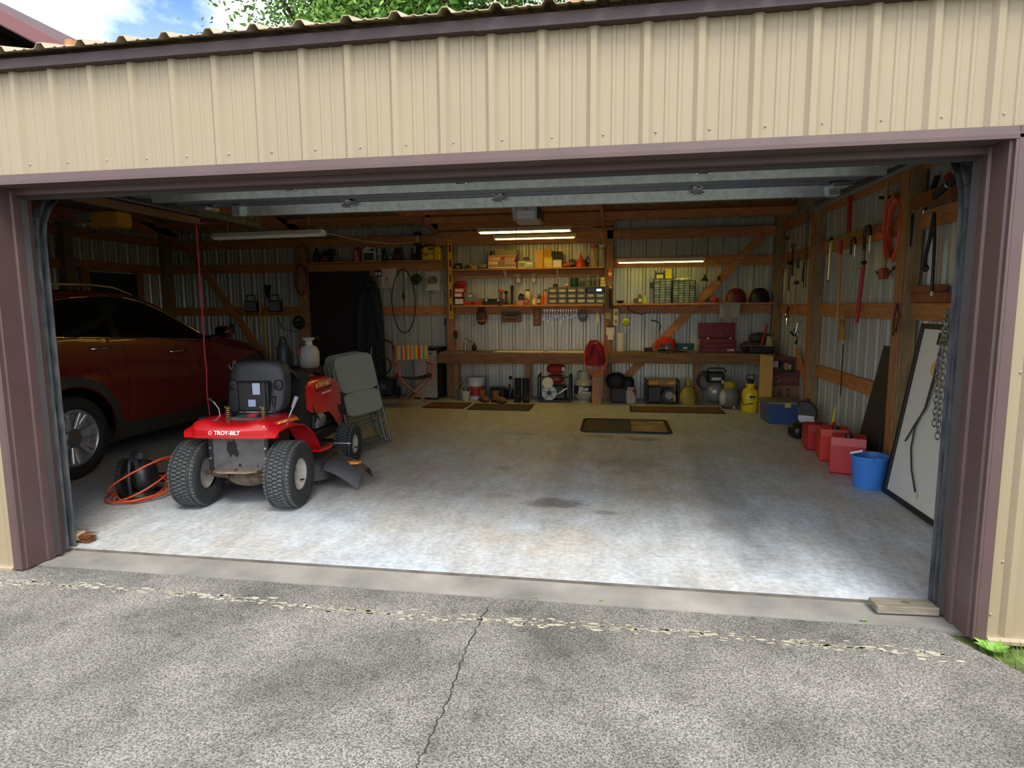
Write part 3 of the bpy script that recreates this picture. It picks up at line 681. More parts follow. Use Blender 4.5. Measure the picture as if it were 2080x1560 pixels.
# ================================================================ RIDING MOWER
def build_mower():
    root = thing('riding_mower', 'red riding lawn mower with black seat folded up, seen from behind', 'mower', (.628, 1.235, 0), .084)
    red = mat('mower_red', 'C4141B', .28, 0, coat=.5, var=.05, vscale=4)
    blk = mat('mower_black', '1C1D1F', .5, 0, var=.2, vscale=14)
    grey = mat('mower_grey_steel', '68696A', .55, .3, col2='4C4C4A', vscale=7)
    rimm = mat('wheel_white', 'B4AEA6', .5, 0, col2='8E8980', vscale=8)
    rub = mat('mower_tyre', '2A2C2C', .85, 0, col2='1C1D1D', vscale=25)
    lug = mat('mower_tread', '55595A', .85, 0, col2='3E4242', vscale=30)
    def wheel(x, y, R, w, rr, s):
        t = bpy.data.objects.new('wheel', None); COL.objects.link(t); t.parent = root; t.location = (x, y, R); t.empty_display_size = .05
        pr = [(rr, -w*.40), (rr+.02, -w*.49), (R*.80, -w*.53), (R*.93, -w*.48), (R*.985, -w*.36), (R-.006, -w*.2), (R-.004, 0), (R-.006, w*.2), (R*.985, w*.36), (R*.93, w*.48), (R*.80, w*.53), (rr+.02, w*.49), (rr, w*.40)]
        ty = MB().lathe(pr, n=44, axis='x', caps=False).build('tyre', rub, t, 60)
        mb = MB(); N = int(2*PI*R/.030)
        for i in range(N):
            for r_ in range(5):
                a = 2*PI*(i+.5*(r_ % 2))/N; u = (r_-2)/2*w*.36
                Rr = R-.011 if abs(r_-2) < 2 else R-.018
                d = Vector((0, math.cos(a), math.sin(a))); tn = Vector((0, -math.sin(a), math.cos(a)))
                c = d*Rr+Vector((u, 0, 0)); hw = w*.078; hl = .0105
                vs = []
                for k, (dx, dt) in enumerate(((-hw, -hl*.5), (0, -hl*1.1), (hw, -hl*.5), (hw, hl*1.0), (0, hl*.4), (-hw, hl*1.0))): vs.append(c+Vector((dx, 0, 0))+tn*dt)
                vs += [v+d*.013 for v in vs]
                mb.add(vs, [(0, 1, 7, 6), (1, 2, 8, 7), (2, 3, 9, 8), (3, 4, 10, 9), (4, 5, 11, 10), (5, 0, 6, 11), (6, 7, 8, 9, 10, 11)])
        for i in range(N):
            for sd in (-1, 1):
                a = 2*PI*(i+.25)/N; d = Vector((0, math.cos(a), math.sin(a))); tn = Vector((0, -math.sin(a), math.cos(a)))
                p = d*(R*.93)+Vector((sd*w*.455, 0, 0)); q = d*(R*.985)+Vector((sd*w*.37, 0, 0)); mb.bar(p, q, .014, .010, d+Vector((sd, 0, 0)))
        tr = mb.build('tread', lug, ty); tr['kind'] = 'stuff'
        MB().lathe([(rr+.003, -w*.40), (rr+.004, w*.40), (rr-.008, w*.41), (rr-.02, w*.33), (rr*.62, w*.16), (rr*.45, w*.20), (.03, w*.2), (.028, w*.26), (0, w*.26)] if s > 0 else [(0, -w*.26), (.028, -w*.26), (.03, -w*.2), (rr*.45, -w*.2), (rr*.62, -w*.16), (rr-.02, -w*.33), (rr-.008, -w*.41), (rr+.004, -w*.40), (rr+.003, w*.3), (rr*.8, w*.2), (.03, w*.1), (0, w*.1)], n=30, axis='x').build('rim', rimm, t, 45)
        MB().cyl((s*w*.30, rr*.66*.6, -rr*.5), (s*w*.45, rr*.6*.6, -rr*.45), .006, n=8).build('valve', blk, t)
    for s in (-1, 1): wheel(s*.362, 0, .252, .205, .118, s); wheel(s*.36, 1.30, .195, .16, .09, s)
    MB().cyl((-.30, 0, .252), (.30, 0, .252), .014, n=12).build('axle', M_RUST, root, 40)
    MB().box(-.10, .14, -.02, .22, .17, .30, .03).ell((.02, .06, .215), (.17, .12, .075), 14, 8).box(-.07, .0, -.05, .05, .20, .27, .02).build('transaxle', mat('dirty_cast', '7B6C58', .85, .2, col2='4E4538', vscale=20), root, 50)
    [MB().cyl((s*.24, 0, .252), (s*.10, 0, .252), .03, .045, n=12).build('axle_housing', M_RUST, root, 40) for s in (-1, 1)]
    # rear plate and drawbar
    pl = MB().prism([(-.205, .30), (-.19, .275), (.19, .275), (.205, .30), (.205, .585), (-.205, .585)], -.045, -.035, 'y').build('rear_plate', grey, root)
    [MB().box(s*.205, s*.235, -.06, .30, .29, .58, .004).build('frame_rail', blk, root) for s in (-1, 1)]
    for x, z in ((-.215, .54), (-.215, .46), (-.215, .38), (.215, .54), (.215, .46), (.215, .38)): MB().cyl((x, -.06, z), (x, -.072, z), .009, n=8).build('bolt', M_STEEL, pl)
    rr_ = random.Random(3); poly = [(.045*math.cos(t)*rr_.uniform(.5, 1.4)-.05, .45+.075*math.sin(t)*rr_.uniform(.5, 1.3)) for t in [2*PI*k/16 for k in range(16)]]
    MB().prism(poly, -.0465, -.0455, 'y').build('torn_decal', plain('121110', .6), pl)
    MB().prism([(.135, .30), (.165, .30), (.165, .306), (.142, .306), (.142, .335), (.135, .335)], -.0465, -.0455, 'y').build('corner_mark', plain('0C0C0C', .6), pl); MB().cyl((0.0, -.046, .325), (0.0, -.0475, .325), .011, n=10).build('hole', plain('0C0C0C', .6), pl)
    MB().prism([(-.16, -.14), (-.10, -.17), (.10, -.17), (.17, -.13), (.18, -.04), (-.18, -.04)], .292, .304, 'z').build('drawbar_plate', mat('dusty_steel', '8C7F6E', .85, .2, col2='5E564B', vscale=14), root)
    MB().cyl((.01, -.13, .300), (.01, -.13, .318), .014, n=8).build('hitch_bolt', M_RUST, root)
    # fender: skirt rising from the rear edge, curling over the deck and down to the foot rests
    path = [(-.165, .555), (-.178, .575), (-.180, .615), (-.165, .642), (-.13, .655), (-.05, .658), (.08, .655), (.22, .648), (.30, .64)]
    def fen(u, v):
        x = (u*2-1); k = v*(len(path)-1); i = min(int(k), len(path)-2); f = k-i
        y = path[i][0]*(1-f)+path[i+1][0]*f; z = path[i][1]*(1-f)+path[i+1][1]*f
        ax = abs(x); X = x*.322
        rnd = max(0, (ax-.80)/.20)
        y2 = y+.10*rnd**2*(1 if v < .5 else max(0, 1-(v-.5)*4)); z2 = z-.045*rnd**2.5*(1 if v > .35 else .25)
        z2 += .018*math.exp(-((ax-.62)/.2)**2)*(1 if v > .4 else 0)+(.014*(1-math.cos(ax*PI))/2 if v > .2 else 0)
        return (X, y2, z2)
    fe = MB().sheet(fen, 41, 25, .004).build('fender', red, root, 50)
    for s in (-1, 1):
        side = [(-.17, .56), (-.14, .60), (-.02, .612), (.10, .608), (.22, .58), (.32, .52), (.40, .44), (.45, .37), (.49, .335)]
        def wing(u, v, s=s):
            k = v*(len(side)-1); i = min(int(k), len(side)-2); f = k-i
            y = side[i][0]*(1-f)+side[i+1][0]*f; z = side[i][1]*(1-f)+side[i+1][1]*f
            yy = y; xo = .345+.075*math.sin(min(1, v*1.2)*PI/2)
            return (s*(.235+(xo-.235)*u), yy, z+.035*(1-v)*(1-(2*u-1)**2)*(1 if v > .15 else .0))
        MB().sheet(wing, 9, 25, .004, flip=(s < 0)).build('fender_wing', red, root, 60)
        fr_ = MB().prism([(s*.22, .44), (s*.42, .44), (s*.455, .55), (s*.445, .68), (s*.40, .74), (s*.22, .74)], .315, .335, 'z').build('foot_rest', red, root)
        mb = MB()
        for k in range(7): mb.box(s*.28, s*.41, .49+k*.033, .505+k*.033, .335, .341)
        mb.build('foot_pad', blk, fr_)
    # deck behind the seat: cap, springs, lever slots
    MB().lathe([(.048, 0), (.05, .012), (.044, .02), (0, .02)], (-.27, -.02, .665), 20).build('fuel_cap', blk, root, 40)
    for x in (-.13, .15):
        MB().tube([(x+.017*math.cos(t*.9), .06+.017*math.sin(t*.9), .665+.0022*t) for t in range(0, 40)], .0045, 6).build('seat_spring', mat('brass_spring', '9E8A5E', .35, .8), root, 60)
    MB().ell((.04, .12, .675), (.05, .06, .018), 12, 6).build('red_latch', plain('D0353A', .4), root, 50)
    MB().box(-.17, .19, .02, .26, .652, .672, .008).build('seat_pan_base', mat('dusty_pan', '6F6B66', .8, 0, col2='413F3C', vscale=20), root)
    MB().tube([(-.19, .06, .66), (-.195, .05, .74), (-.225, .03, .80)], .006, 8).build('chrome_lever', M_STEEL, root, 60); MB().tube([(-.222, .03, .795), (-.25, .015, .825)], .012, 8).build('lever_grip', blk, root, 60)
    MB().tube([(.31, .15, .66), (.345, .155, .74)], .007, 8).build('chrome_lever', M_STEEL, root, 60); MB().tube([(.34, .155, .735), (.375, .16, .82)], [.012, .017], 10).build('lever_grip', plain('8E9094', .35), root, 60)
    MB().tube([(.22, .10, .66), (.225, .09, .76)], .007, 8).build('lever_arm', blk, root, 60); MB().tube([(.224, .09, .75), (.232, .08, .83)], [.015, .019], 10).build('lever_grip', blk, root, 60)
    # seat tipped forward: we see its moulded underside
    st = MB()
    def seatf(c, r, lean):
        o = len(st.v); st.ell(c, r, 30, 18, sq=.42)
        for i in range(o, len(st.v)):
            x, y, z = st.v[i]; k = (z-c[2])/r[2]; st.v[i] = (x*(1-.07*max(0, k)), y+lean*k-.03*k*k, z)
    seatf((0, .34, .872), (.236, .09, .21), .05)
    se = st.build('seat', mat('seat_vinyl', '33363B', .55, 0, col2='26282B', vscale=9, bump=.12, bscale=150), root, 60)
    MB().box(-.135, .135, .178, .262, .695, .93, .012).build('seat_bracket', blk, se)
    for s in (-1, 1):
        MB().ell((s*.185, .268, .892), (.035, .022, .046), 12, 8, sq=.6).build('bracket_lug', blk, se, 50); MB().cyl((s*.185, .25, .90), (s*.185, .242, .90), .012, n=8).build('bolt', M_DARKST, se); MB().bar((s*.11, .172, .695), (s*.11, .172, .925), .02, .012, (0, -1, 0)).build('bracket_rib', M_DARKST, se)
        MB().bar((s*.11, .22, .72), (s*.10, .08, .672), .03, .008, (0, 0, 1)).build('seat_hinge', blk, root)
    MB().box(.015, .075, .1745, .179, .83, .92, .001).build('sticker', plain('A9B6D2', .5), se); MB().box(-.025, .035, .1745, .179, .735, .79, .001).build('sticker', plain('9FB0D6', .5), se)
    MB().bar((-.14, .20, .69), (.15, .20, .69), .012, .012).build('hinge_rod', M_STEEL, root)
    # dash, column, steering wheel
    MB().prism([(.55, .42), (.80, .42), (.86, .70), (.84, .93), (.70, .95), (.62, .80)], -.20, .20, 'x').build('dash', blk, root)
    MB().torus((0, 0, 0), .17, .014, n=28, m=8).bar((-.16, 0, 0), (.16, 0, 0), .03, .012).bar((0, -.16, 0), (0, 0, 0), .03, .012).build('steering_wheel', blk, root, 60)
    sw = bpy.data.objects['steering_wheel']; sw.location = (0, .66, .90); sw.rotation_euler = (-.9, 0, 0)
    # hood
    st_ = [(.74, .862, .62, .205), (.80, .880, .58, .218), (1.0, .877, .545, .224), (1.18, .867, .53, .226), (1.30, .852, .46, .224), (1.42, .827, .36, .220), (1.54, .782, .31, .21), (1.62, .722, .305, .19), (1.665, .62, .32, .16), (1.68, .51, .36, .13)]
    rows = []
    for y, zt, zb, w in st_:
        h = [(w*.99, zb), (w*1.0, zb+(zt-zb)*.4), (w, zb+(zt-zb)*.75), (w*.97, zt-.045), (w*.90, zt-.016), (w*.75, zt-.004), (w*.4, zt+.004), (0, zt+.007)]
        rows.append([(x, y, z) for x, z in h]+[(-x, y, z) for x, z in h[-2::-1]])
    n = len(rows[0]); fs = [(i*n+j, (i+1)*n+j, (i+1)*n+j+1, i*n+j+1) for i in range(len(rows)-1) for j in range(n-1)]
    fs += [tuple(range((len(rows)-1)*n, len(rows)*n)), tuple(range(n))[::-1]]
    hd = MB().add([p for r in rows for p in r], fs).build('hood', red, root, 45)
    MB().prism([(.90, .75), (1.28, .76), (1.28, .775), (.90, .765)], .2235, .2275, 'x').build('hood_slot', plain('141414', .5), hd)
    MB().prism([(1.04, .715), (1.26, .717), (1.26, .728), (1.04, .726)], .2245, .2275, 'x').build('hood_badge', plain('DADADA', .4), hd)
    MB().prism([(1.42, .56), (1.60, .53), (1.62, .42), (1.52, .45)], .170, .2215, 'x').build('hood_vent', plain('17181A', .5), hd)
    gold = plain('D8C27A', .4)
    text('TROY-BILT', .062, gold, hd, (.2262, 1.10, .805), (PI/2, 0, PI/2), bold=.0008, shear=.2); MB().tube([(.2262, .925+.014*math.cos(t), .805+.02*math.sin(t)) for t in [k*PI/6 for k in range(12)]], .0025, 5, True).build('emblem', gold, hd)
    wh = plain('F0F0F0', .5)
    text('TROY-BILT', .040, wh, fe, (-.01, -.1865, .598), (PI/2, 0, 0), bold=.0012, shear=.15); MB().tube([(-.137+.012*math.cos(t), -.1850, .598+.012*math.sin(t)) for t in [k*PI/6 for k in range(12)]], .0022, 5, True).build('emblem', wh, fe)
    # engine and chassis
    MB().box(-.16, .16, .30, 1.60, .26, .36, .01).build('chassis', blk, root)
    en = MB().box(-.17, .17, .92, 1.50, .36, .58, .03).cyl((0, 1.2, .55), (0, 1.2, .70), .15, n=24).build('engine', blk, root, 40)
    mb = MB()
    for k in range(7): mb.box(.172, .215, .90+k*.028, .912+k*.028, .42, .55, .003)
    mb.build('cooling_fins', M_STEEL, en)
    MB().ell((.195, 1.03, .475), (.035, .10, .05), 14, 8, sq=.6).build('muffler', mat('dull_aluminium', '8A8D90', .4, .7), en, 50)
    MB().tube([(.2, .86, .60), (.22, .92, .53), (.21, 1.0, .45), (.19, 1.3, .42)], .009, 8).tube([(.2, .80, .70), (.225, .86, .58), (.2, .95, .40)], .008, 8).build('engine_cable', blk, en, 60)
    MB().cyl((-.34, 1.30, .175), (.34, 1.30, .175), .02, n=10).box(-.3, .3, 1.27, 1.33, .18, .24, .01).build('front_axle', blk, root)
    # cutting deck and discharge chute
    dk = MB()
    def deck(u, v):
        t = 2*PI*u; R = (1.0, 1.0, .93, .82, 0.)[min(4, int(v*4+.001))]; zz = (.07, .19, .225, .235, .24)[min(4, int(v*4+.001))]
        c, s_ = math.cos(t), math.sin(t); p = .55
        return (.02+.46*R*math.copysign(abs(c)**p, c), .72+.33*R*math.copysign(abs(s_)**p, s_), zz)
    dk.grid(deck, 40, 5, cu=True).build('cutting_deck', mat('deck_grey', '3B3D3E', .55, .2, col2='55524C', vscale=9), root, 40)
    def chute(u, v):
        return (.46+.28*u, .40+.40*v+.02*u, .235-.10*u*u-.115*abs(2*v-1)**4*(.55+.45*u)-.02*u)
    ch = MB().sheet(chute, 12, 21, .006).build('discharge_chute', mat('chute_plastic', '46484A', .6, 0, var=.15, vscale=12), root, 60)
    MB().prism([(.60, .58), (.655, .63), (.715, .61), (.70, .56), (.64, .55)], .186, .205, 'z').build('warning_decal', plain('D98C2A', .5), ch); MB().prism([(.66, .57), (.705, .60), (.69, .565)], .19, .2065, 'z').build('warning_decal', plain('C23A2A', .5), ch)
    for k in range(6): MB().box(.455, .47, .43+k*.055, .455+k*.055, .215, .25, .002).build('chute_rib', blk, ch)
    MB().cyl((.40, .80, .31), (.56, .80, .31), .007, n=8).build('chute_rod', M_STEEL, root)
build_mower()
# ================================================================ rope hanging from the track
mb = MB(); a, b = Vector((-.40, 2.30, 2.262)), Vector((-.33, 2.20, .03)); pts = []
for i in range(60):
    t = i/59; w = .010*math.sin(t*34)*max(0, t-.3)
    pts.append(a.lerp(b, t)+Vector((w, w*.6, 0)))
tag(mb.tube(pts, .0065, 7).tube([a+Vector((-.04, 0, .012)), a+Vector((.04, .02, .012)), a+Vector((.09, .0, .02))], .006, 6).build('pull_rope', mat('red_rope', 'C8344A', .6, bump=.4, bscale=200), None, 60), 'thin red rope hanging from the left bay track down behind the mower', 'rope')
# ================================================================ folded chairs
def fold_chair(loc, rz, lean, lab):
    r = thing('folding_chair', lab, 'chair', loc, 0., 'folded padded chairs', rot=(lean, -.13, rz))
    tubem = mat('chair_tube', '5C6460', .4, .5); pad = mat('chair_vinyl', '737262', .55, 0, var=.06, vscale=6, bump=.05, bscale=200)
    w = .215
    for y, ww, z0, z1 in ((-.015, w, .0, .93), (.045, w-.03, .03, .86)):
        pts = [(-ww+.03, y-.02, .012)]+[(-ww+.03-.03*math.sin(t), y-.01, .04-.03*math.cos(t)) for t in (.5, 1., PI/2)]+[(-ww, y, .10), (-ww, y, z1-.06), (-ww+.02, y, z1-.015), (-ww+.06, y, z1)]
        full = pts+[(-p[0], p[1], p[2]) for p in pts[::-1]]
        full = [(ww-.03, y-.02, .012)]+full[::-1][1:]+[(-ww+.03, y-.02, .012)] if 0 else full
        MB().tube(full, .0125, 8).build('frame_tube', tubem, r, 60)
        MB().tube([(-ww, y, .30 if y < 0 else .22), (ww, y, .30 if y < 0 else .22)], .008, 6).build('crossbar', tubem, r, 60)
        MB().tube([(-ww+.03, y-.02, .012), (ww-.03, y-.02, .012)], .0125, 8).build('floor_bar', tubem, r, 60)
    def padf(nm, z0, z1, y, t, wd, rnd):
        m = MB(); N = 16
        out = []
        for k in range(40):
            a = 2*PI*k/40; c, s = math.cos(a), math.sin(a); p = .35
            out.append((wd*math.copysign(abs(c)**p, c), (z0+z1)/2+(z1-z0)/2*math.copysign(abs(s)**p, s)))
        m.prism(out, y-t, y, 'y'); m.prism([(x*.96, (z0+z1)/2+(z-(z0+z1)/2)*.96) for x, z in out], y-t-.008, y-t, 'y')
        return m.build(nm, pad, r, 40)
    padf('seat', .36, .60, -.035, .03, w-.02, 0); padf('backrest', .60, .985, -.03, .03, w-.005, 0)
    for s in (-1, 1):
        MB().bar((s*(w-.005), -.02, .26), (s*(w-.02), .05, .62), .006, .02, (1, 0, 0)).build('hinge_link', tubem, r); MB().cyl((s*(w+.012), .015, .45), (s*(w-.03), .015, .45), .012, n=8).build('pivot', M_DARKST, r)
    MB().cyl((.03, -.062, .80), (.03, -.070, .80), .006, n=6).build('button', plain('101010', .5), r)
    return r
for k, (x, y) in enumerate(((.90, 3.18), (.80, 3.30), (.70, 3.42))):
    fold_chair((x, y-.10, .045), .80, -.20-.02*k, ['nearest grey-green padded folding chair, folded and leaning behind the mower', 'second folded grey-green chair in the leaning row', 'rearmost folded grey-green chair of the leaning row'][k])
# the low wooden bench they lean on
sb = thing('low_table', 'low dark wooden table carrying the white tank behind the mower', 'table', (-.55, 4.45, 0))
MB().box(-.42, .42, -.28, .28, .70, .735, .004).build('tabletop', plain('4A3A2C', .7), sb)
for sx in (-1, 1):
    for sy in (-1, 1): MB().box(sx*.40, sx*.34, sy*.26, sy*.20, 0, .70).build('leg', plain('3A2E24', .75), sb)
# ================================================================ lamps
M_TUBE = mat('lit_tube', 'FFE9A8', .4, emit=(1., .64, .085), estr=8.2)
M_TUBEC = mat('lit_tube_greenish', 'FFF0A0', .4, emit=(1., .84, .10), estr=6.2)
def shop_light(name, lab, x0, x1, y, z, lit=True, tubes=2, d=.14, chains=0., tilt=0.):
    L = x1-x0; r = thing(name, lab, 'light', ((x0+x1)/2, y, z), 0., 'fluorescent shop lights', rot=(0, tilt, 0))
    white = plain('D8D2C0', .5)
    MB().prism([(-d/2, 0), (-d/2, .012), (-d*.28, .055), (d*.28, .055), (d/2, .012), (d/2, 0), (d*.26, .035), (-d*.26, .035)], -L/2, L/2, 'x').build('housing', white, r)
    for s in (-1, 1): MB().prism([(-d/2, 0), (-d*.28, .055), (d*.28, .055), (d/2, 0)], s*L/2, s*(L/2+.012), 'x').build('end_cap', white, r)
    for k in range(tubes):
        yy = (k-(tubes-1)/2)*.075
        MB().cyl((-L/2+.02, yy, .004), (L/2-.02, yy, .004), .016, n=12).build('tube', (M_TUBEC if x0 > 3 else M_TUBE) if lit else plain('E9E6DC', .3), r, 50)
        for s in (-1, 1): MB().box(s*(L/2-.02), s*L/2, yy-.014, yy+.014, -.016, .034, .003).build('tube_socket', white, r)
    if chains:
        for s in (-1, 1): MB().tube([(s*L*.38, 0, .05), (s*L*.38, 0, .05+chains)], .003, 5).build('chain', plain('9A9080', .4, .6), r)
    return r
shop_light('shop_light', 'unlit white twin-tube shop light hanging left of centre', -1.0, .27, 3.45, 2.275, False, 2, .15, .46, -.01)
shop_light('shop_light', 'nearer lit twin-tube light above the middle shelves', 1.55, 2.80, 5.5, 2.50, True, 2, .16, .24)
shop_light('shop_light', 'farther lit single-tube light on the beam over the middle shelves', 1.60, 2.80, 6.35, 2.50, True, 1, .11, .24)
shop_light('shop_light', 'lit shop light over the small-parts cabinets on the right', 3.42, 4.66, 6.55, 2.135, True, 1, .12, .62)
MB().tube([(2.80, 5.5, 2.55), (3.05, 5.9, 2.58), (3.16, 6.5, 2.60), (3.20, 6.8, 2.45), (3.3, 6.9, 2.40), (3.42, 7.0, 2.50), (3.44, 7.05, 2.6)], .006, 6).build('lamp_cord', plain('D8D2C4', .5), bpy.data.objects['shop_light.001'], 60).matrix_parent_inverse = Matrix.Translation((-2.175, -5.5, -2.50))
cw_ = MB().tube([(.62, .05, .03), (.72, .9, .02), (.80, 1.7, .06), (.88, 2.6, .18), (.96, 3.5, .40)], .005, 6).build('supply_cord', plain('B8A468', .6), bpy.data.objects['shop_light'], 60)
# ================================================================ shelves and bench
Z1, Z2, Z2R, Z3 = 2.105, 1.527, 1.535, 2.267
def shelf(x0, x1, z, lab, d=.27, t=.022, y1=7.2, m=M_WOOD): return tag(MB().box(x0, x1, y1-d, y1, z-t, z, .003).build('shelf', m), lab, 'shelf', 'wall shelves')
s1 = shelf(.76, 3.21, Z1, 'upper wooden shelf in the middle bay, under the lit tubes'); s2 = shelf(.76, 3.21, Z2, 'lower wooden shelf in the middle bay, holding the drawer cabinet', .27, .03)
s3 = shelf(3.36, 5.75, Z2R, 'wooden shelf in the right bay carrying the small-parts cabinets and helmets', .27, .03); s4 = shelf(-1.80, .61, Z3, 'high wooden shelf above the dark door, lined with fluid bottles', .20, .022)
for x in (1.62, 2.47): MB().bar((x, 7.17, Z1-.02), (x, 7.17, Z1-.15), .02, .004, (0, 1, 0)).bar((x, 7.17, Z1-.14), (x, 6.98, Z1-.025), .02, .004, (0, 0, 1)).build('bracket', M_WHITE, s1)
bn = thing('workbench', 'long wooden workbench along the back wall', 'workbench', (0, 0, 0))
ZB = .785
for x0, x1, z in ((.63, 3.10, ZB), (3.10, 5.70, ZB)): MB().box(x0, x1, 6.60, 7.07, z-.035, z, .003).build('benchtop', mat('worn_benchtop', '8A6A48', .7, 0, col2='5F4832', vscale=6, stretch=(1, 8, 8)), bn)
MB().box(.60, 3.08, 6.56, 6.60, ZB-.175, ZB-.03, .004).build('apron_board', mat('old_board', '7E5A3C', .75, 0, col2='5E4028', vscale=4, stretch=(1, 9, 9)), bn)
MB().box(3.20, 5.70, 6.57, 6.605, ZB-.155, ZB-.03, .004).build('apron_board', mat('old_board2', '86663F', .75, 0, col2='65492C', vscale=4, stretch=(1, 9, 9)), bn)
for x in (.75, 1.95, 4.62): MB().box(x, x+.10, 6.97, 7.06, 0, ZB-.035, .004).build('leg', M_WOODV, bn)
tag(MB().box(3.06, 3.20, 6.45, 6.555, 0, .93, .005).build('bench_post', M_WOODV), 'square wooden post standing against the bench front', 'post')
# ================================================================ generic containers, base at the origin, front towards -y
def spot(px0, px1, py, Y, z):
    """x centre, width and height on plane Y for a thing whose base is at z and whose top shows at py"""
    a, b = at(px0, py, y=Y), at(px1, py, y=Y)
    return (a.x+b.x)/2, b.x-a.x, (a.z+b.z)/2-z
def bottle(name, lab, px0, px1, py, z, col, cap='1A1A1A', band=None, Y=7.06, cat='bottle', group=None, neck=.45, sh=.62, rough=.35, txt=None, tcol='FFFFFF', alpha=1., flat=.8):
    x, w, h = spot(px0, px1, py, Y, z); r = w/2; t = thing(name, lab, cat, (x, Y, z), 0., group)
    m = plain(col, rough) if alpha >= 1 else mat('clear_'+col, col, .1, trans=.85, alpha=alpha)
    MB().lathe([(r*.9, 0), (r, h*.03), (r, h*sh), (r*.92, h*(sh+.08)), (r*neck, h*(sh+.22)), (r*neck, h*.90)], n=20, sy=flat).build('body', m, t, 50)
    MB().lathe([(r*(neck+.06), h*.89), (r*(neck+.06), h*.985), (r*neck, h), (0, h)], n=16, sy=flat).build('cap', plain(cap, .4), t, 40)
    if band: MB().lathe([(r*1.012, h*.14), (r*1.012, h*(sh-.1))], n=20, sy=flat, caps=False).build('label_band', plain(band, .5), t, 60)
    if txt: text(txt, w*.34, plain(tcol, .5), t, (0, -r*flat*1.03-.001, h*.36))
    return t
def can(name, lab, px0, px1, py, z, col, cap='C9C9C9', band=None, Y=7.06, cat='can', group=None, dome=True, txt=None, tcol='FFFFFF', vert=False):
    x, w, h = spot(px0, px1, py, Y, z); r = w/2; t = thing(name, lab, cat, (x, Y, z), 0., group)
    MB().lathe([(r*.96, 0), (r, h*.02), (r, h*.74), (r*.9, h*.78), (r*.66, h*.82)] if dome else [(r*.97, 0), (r, .004), (r, h*.95), (r*1.03, h*.96), (r*1.03, h)], n=20).build('body', plain(col, .35), t, 45)
    MB().lathe([(r*.66, h*.81), (r*.66, h*.98), (r*.6, h), (0, h)] if dome else [(r*.9, h*.965), (r*.9, h*1.005), (0, h*1.005)], n=16).build('cap', plain(cap, .4), t, 40)
    if band: MB().lathe([(r*1.012, h*.16), (r*1.012, h*.62)], n=20, caps=False).build('label_band', plain(band, .5), t, 60)
    if txt: text(txt, w*(.5 if vert else .36), plain(tcol, .5), t, (0, -r*1.03-.001, h*.4), (PI/2, 0, 0) if not vert else (PI/2, -PI/2, 0))
    return t
def jug(name, lab, px0, px1, py, z, col, cap='1A1A1A', panel=None, Y=7.06, cat='jug', group=None, txt=None, tcol='111111', d=.10, handle=True, hside=1):
    x, w, h = spot(px0, px1, py, Y, z); t = thing(name, lab, cat, (x, Y, z), 0., group); m = plain(col, .38); hw = w/2; s = hside
    if handle:
        body = [(-hw, .006), (-hw+.006, 0), (hw-.006, 0), (hw, .006), (hw, h*.60), (s*hw*1.0 if s > 0 else hw, h*.66), (s*hw*.1, h*.68) if s > 0 else (hw*.7, h*.80), (-hw*.15, h*.90) if s > 0 else (hw*.35, h*.90), (-hw*.65, h*.90) if s > 0 else (hw*.05, h*.90), (-hw*.80, h*.86) if s > 0 else (-hw*.1, h*.68), (-hw, h*.72) if s > 0 else (-hw, h*.66)]
        MB().prism(body, -d/2, d/2, 'y').build('body', m, t)
        MB().tube([(s*hw*.86, 0, h*.62), (s*hw*.92, 0, h*.80), (s*hw*.62, 0, h*.93), (s*hw*.05, 0, h*.90), (-s*hw*.2, 0, h*.84)], min(.012, w*.1), 8).build('handle', m, t, 60)
        cx = -s*hw*.38
    else:
        MB().box(-hw, hw, -d/2, d/2, 0, h*.90, min(.02, w*.15)).build('body', m, t); cx = -s*hw*.35
    MB().cyl((cx, 0, h*.885), (cx, 0, h), w*.16, n=14).build('cap', plain(cap, .4), t, 40)
    if panel: MB().box(-hw*.82, hw*.82, -d/2-.0015, -d/2+.001, h*.08, h*.56).build('label_panel', plain(panel, .5), t)
    if txt: text(txt, w*.26, plain(tcol, .5), t, (0, -d/2-.0025, h*.44), bold=.0006)
    return t
def carton(name, lab, px0, px1, py, z, col, panel=None, Y=7.06, cat='box', group=None, d=.12, txt=None, tcol='222222', band=None, rz=0., tsize=.3, var=.08):
    x, w, h = spot(px0, px1, py, Y, z); t = thing(name, lab, cat, (x, Y, z), rz, group)
    MB().box(-w/2, w/2, -d/2, d/2, 0, h, .002).build('body', mat('card_'+col, col, .7, var=var, vscale=12), t)
    MB().box(-w/2-.0006, w/2+.0006, -.012, .012, h*.90, h+.0006).build('tape', plain('B9A078', .4), t)
    if panel: MB().box(-w*.40, w*.40, -d/2-.001, -d/2+.001, h*.15, h*.80).build('printed_panel', plain(panel, .5), t)
    if band: MB().box(-w/2-.0008, w/2+.0008, -d/2-.0008, d/2+.0008, h*.62, h*.86).build('colour_band', plain(band, .5), t)
    if txt: text(txt, h*tsize, plain(tcol, .6), t, (0, -d/2-.0022, h*.48))
    return t
def jar(name, lab, px0, px1, py, z, fill, lid='8E8E86', Y=7.06, group=None, cat='jar'):
    x, w, h = spot(px0, px1, py, Y, z); r = w/2; t = thing(name, lab, cat, (x, Y, z), 0., group)
    MB().lathe([(r*.92, 0), (r, .006), (r, h*.76), (r*.8, h*.86)], n=18).build('glass_body', mat('jar_glass', 'DDE6E2', .08, trans=.9, alpha=.45), t, 50)
    MB().lathe([(r*.86, .004), (r*.88, h*.6), (0, h*.62)], n=14).build('contents', plain(fill, .7), t, 40)
    MB().lathe([(r*.84, h*.85), (r*.86, h*.99), (0, h)], n=18).build('lid', plain(lid, .35, .5), t, 40)
    return t
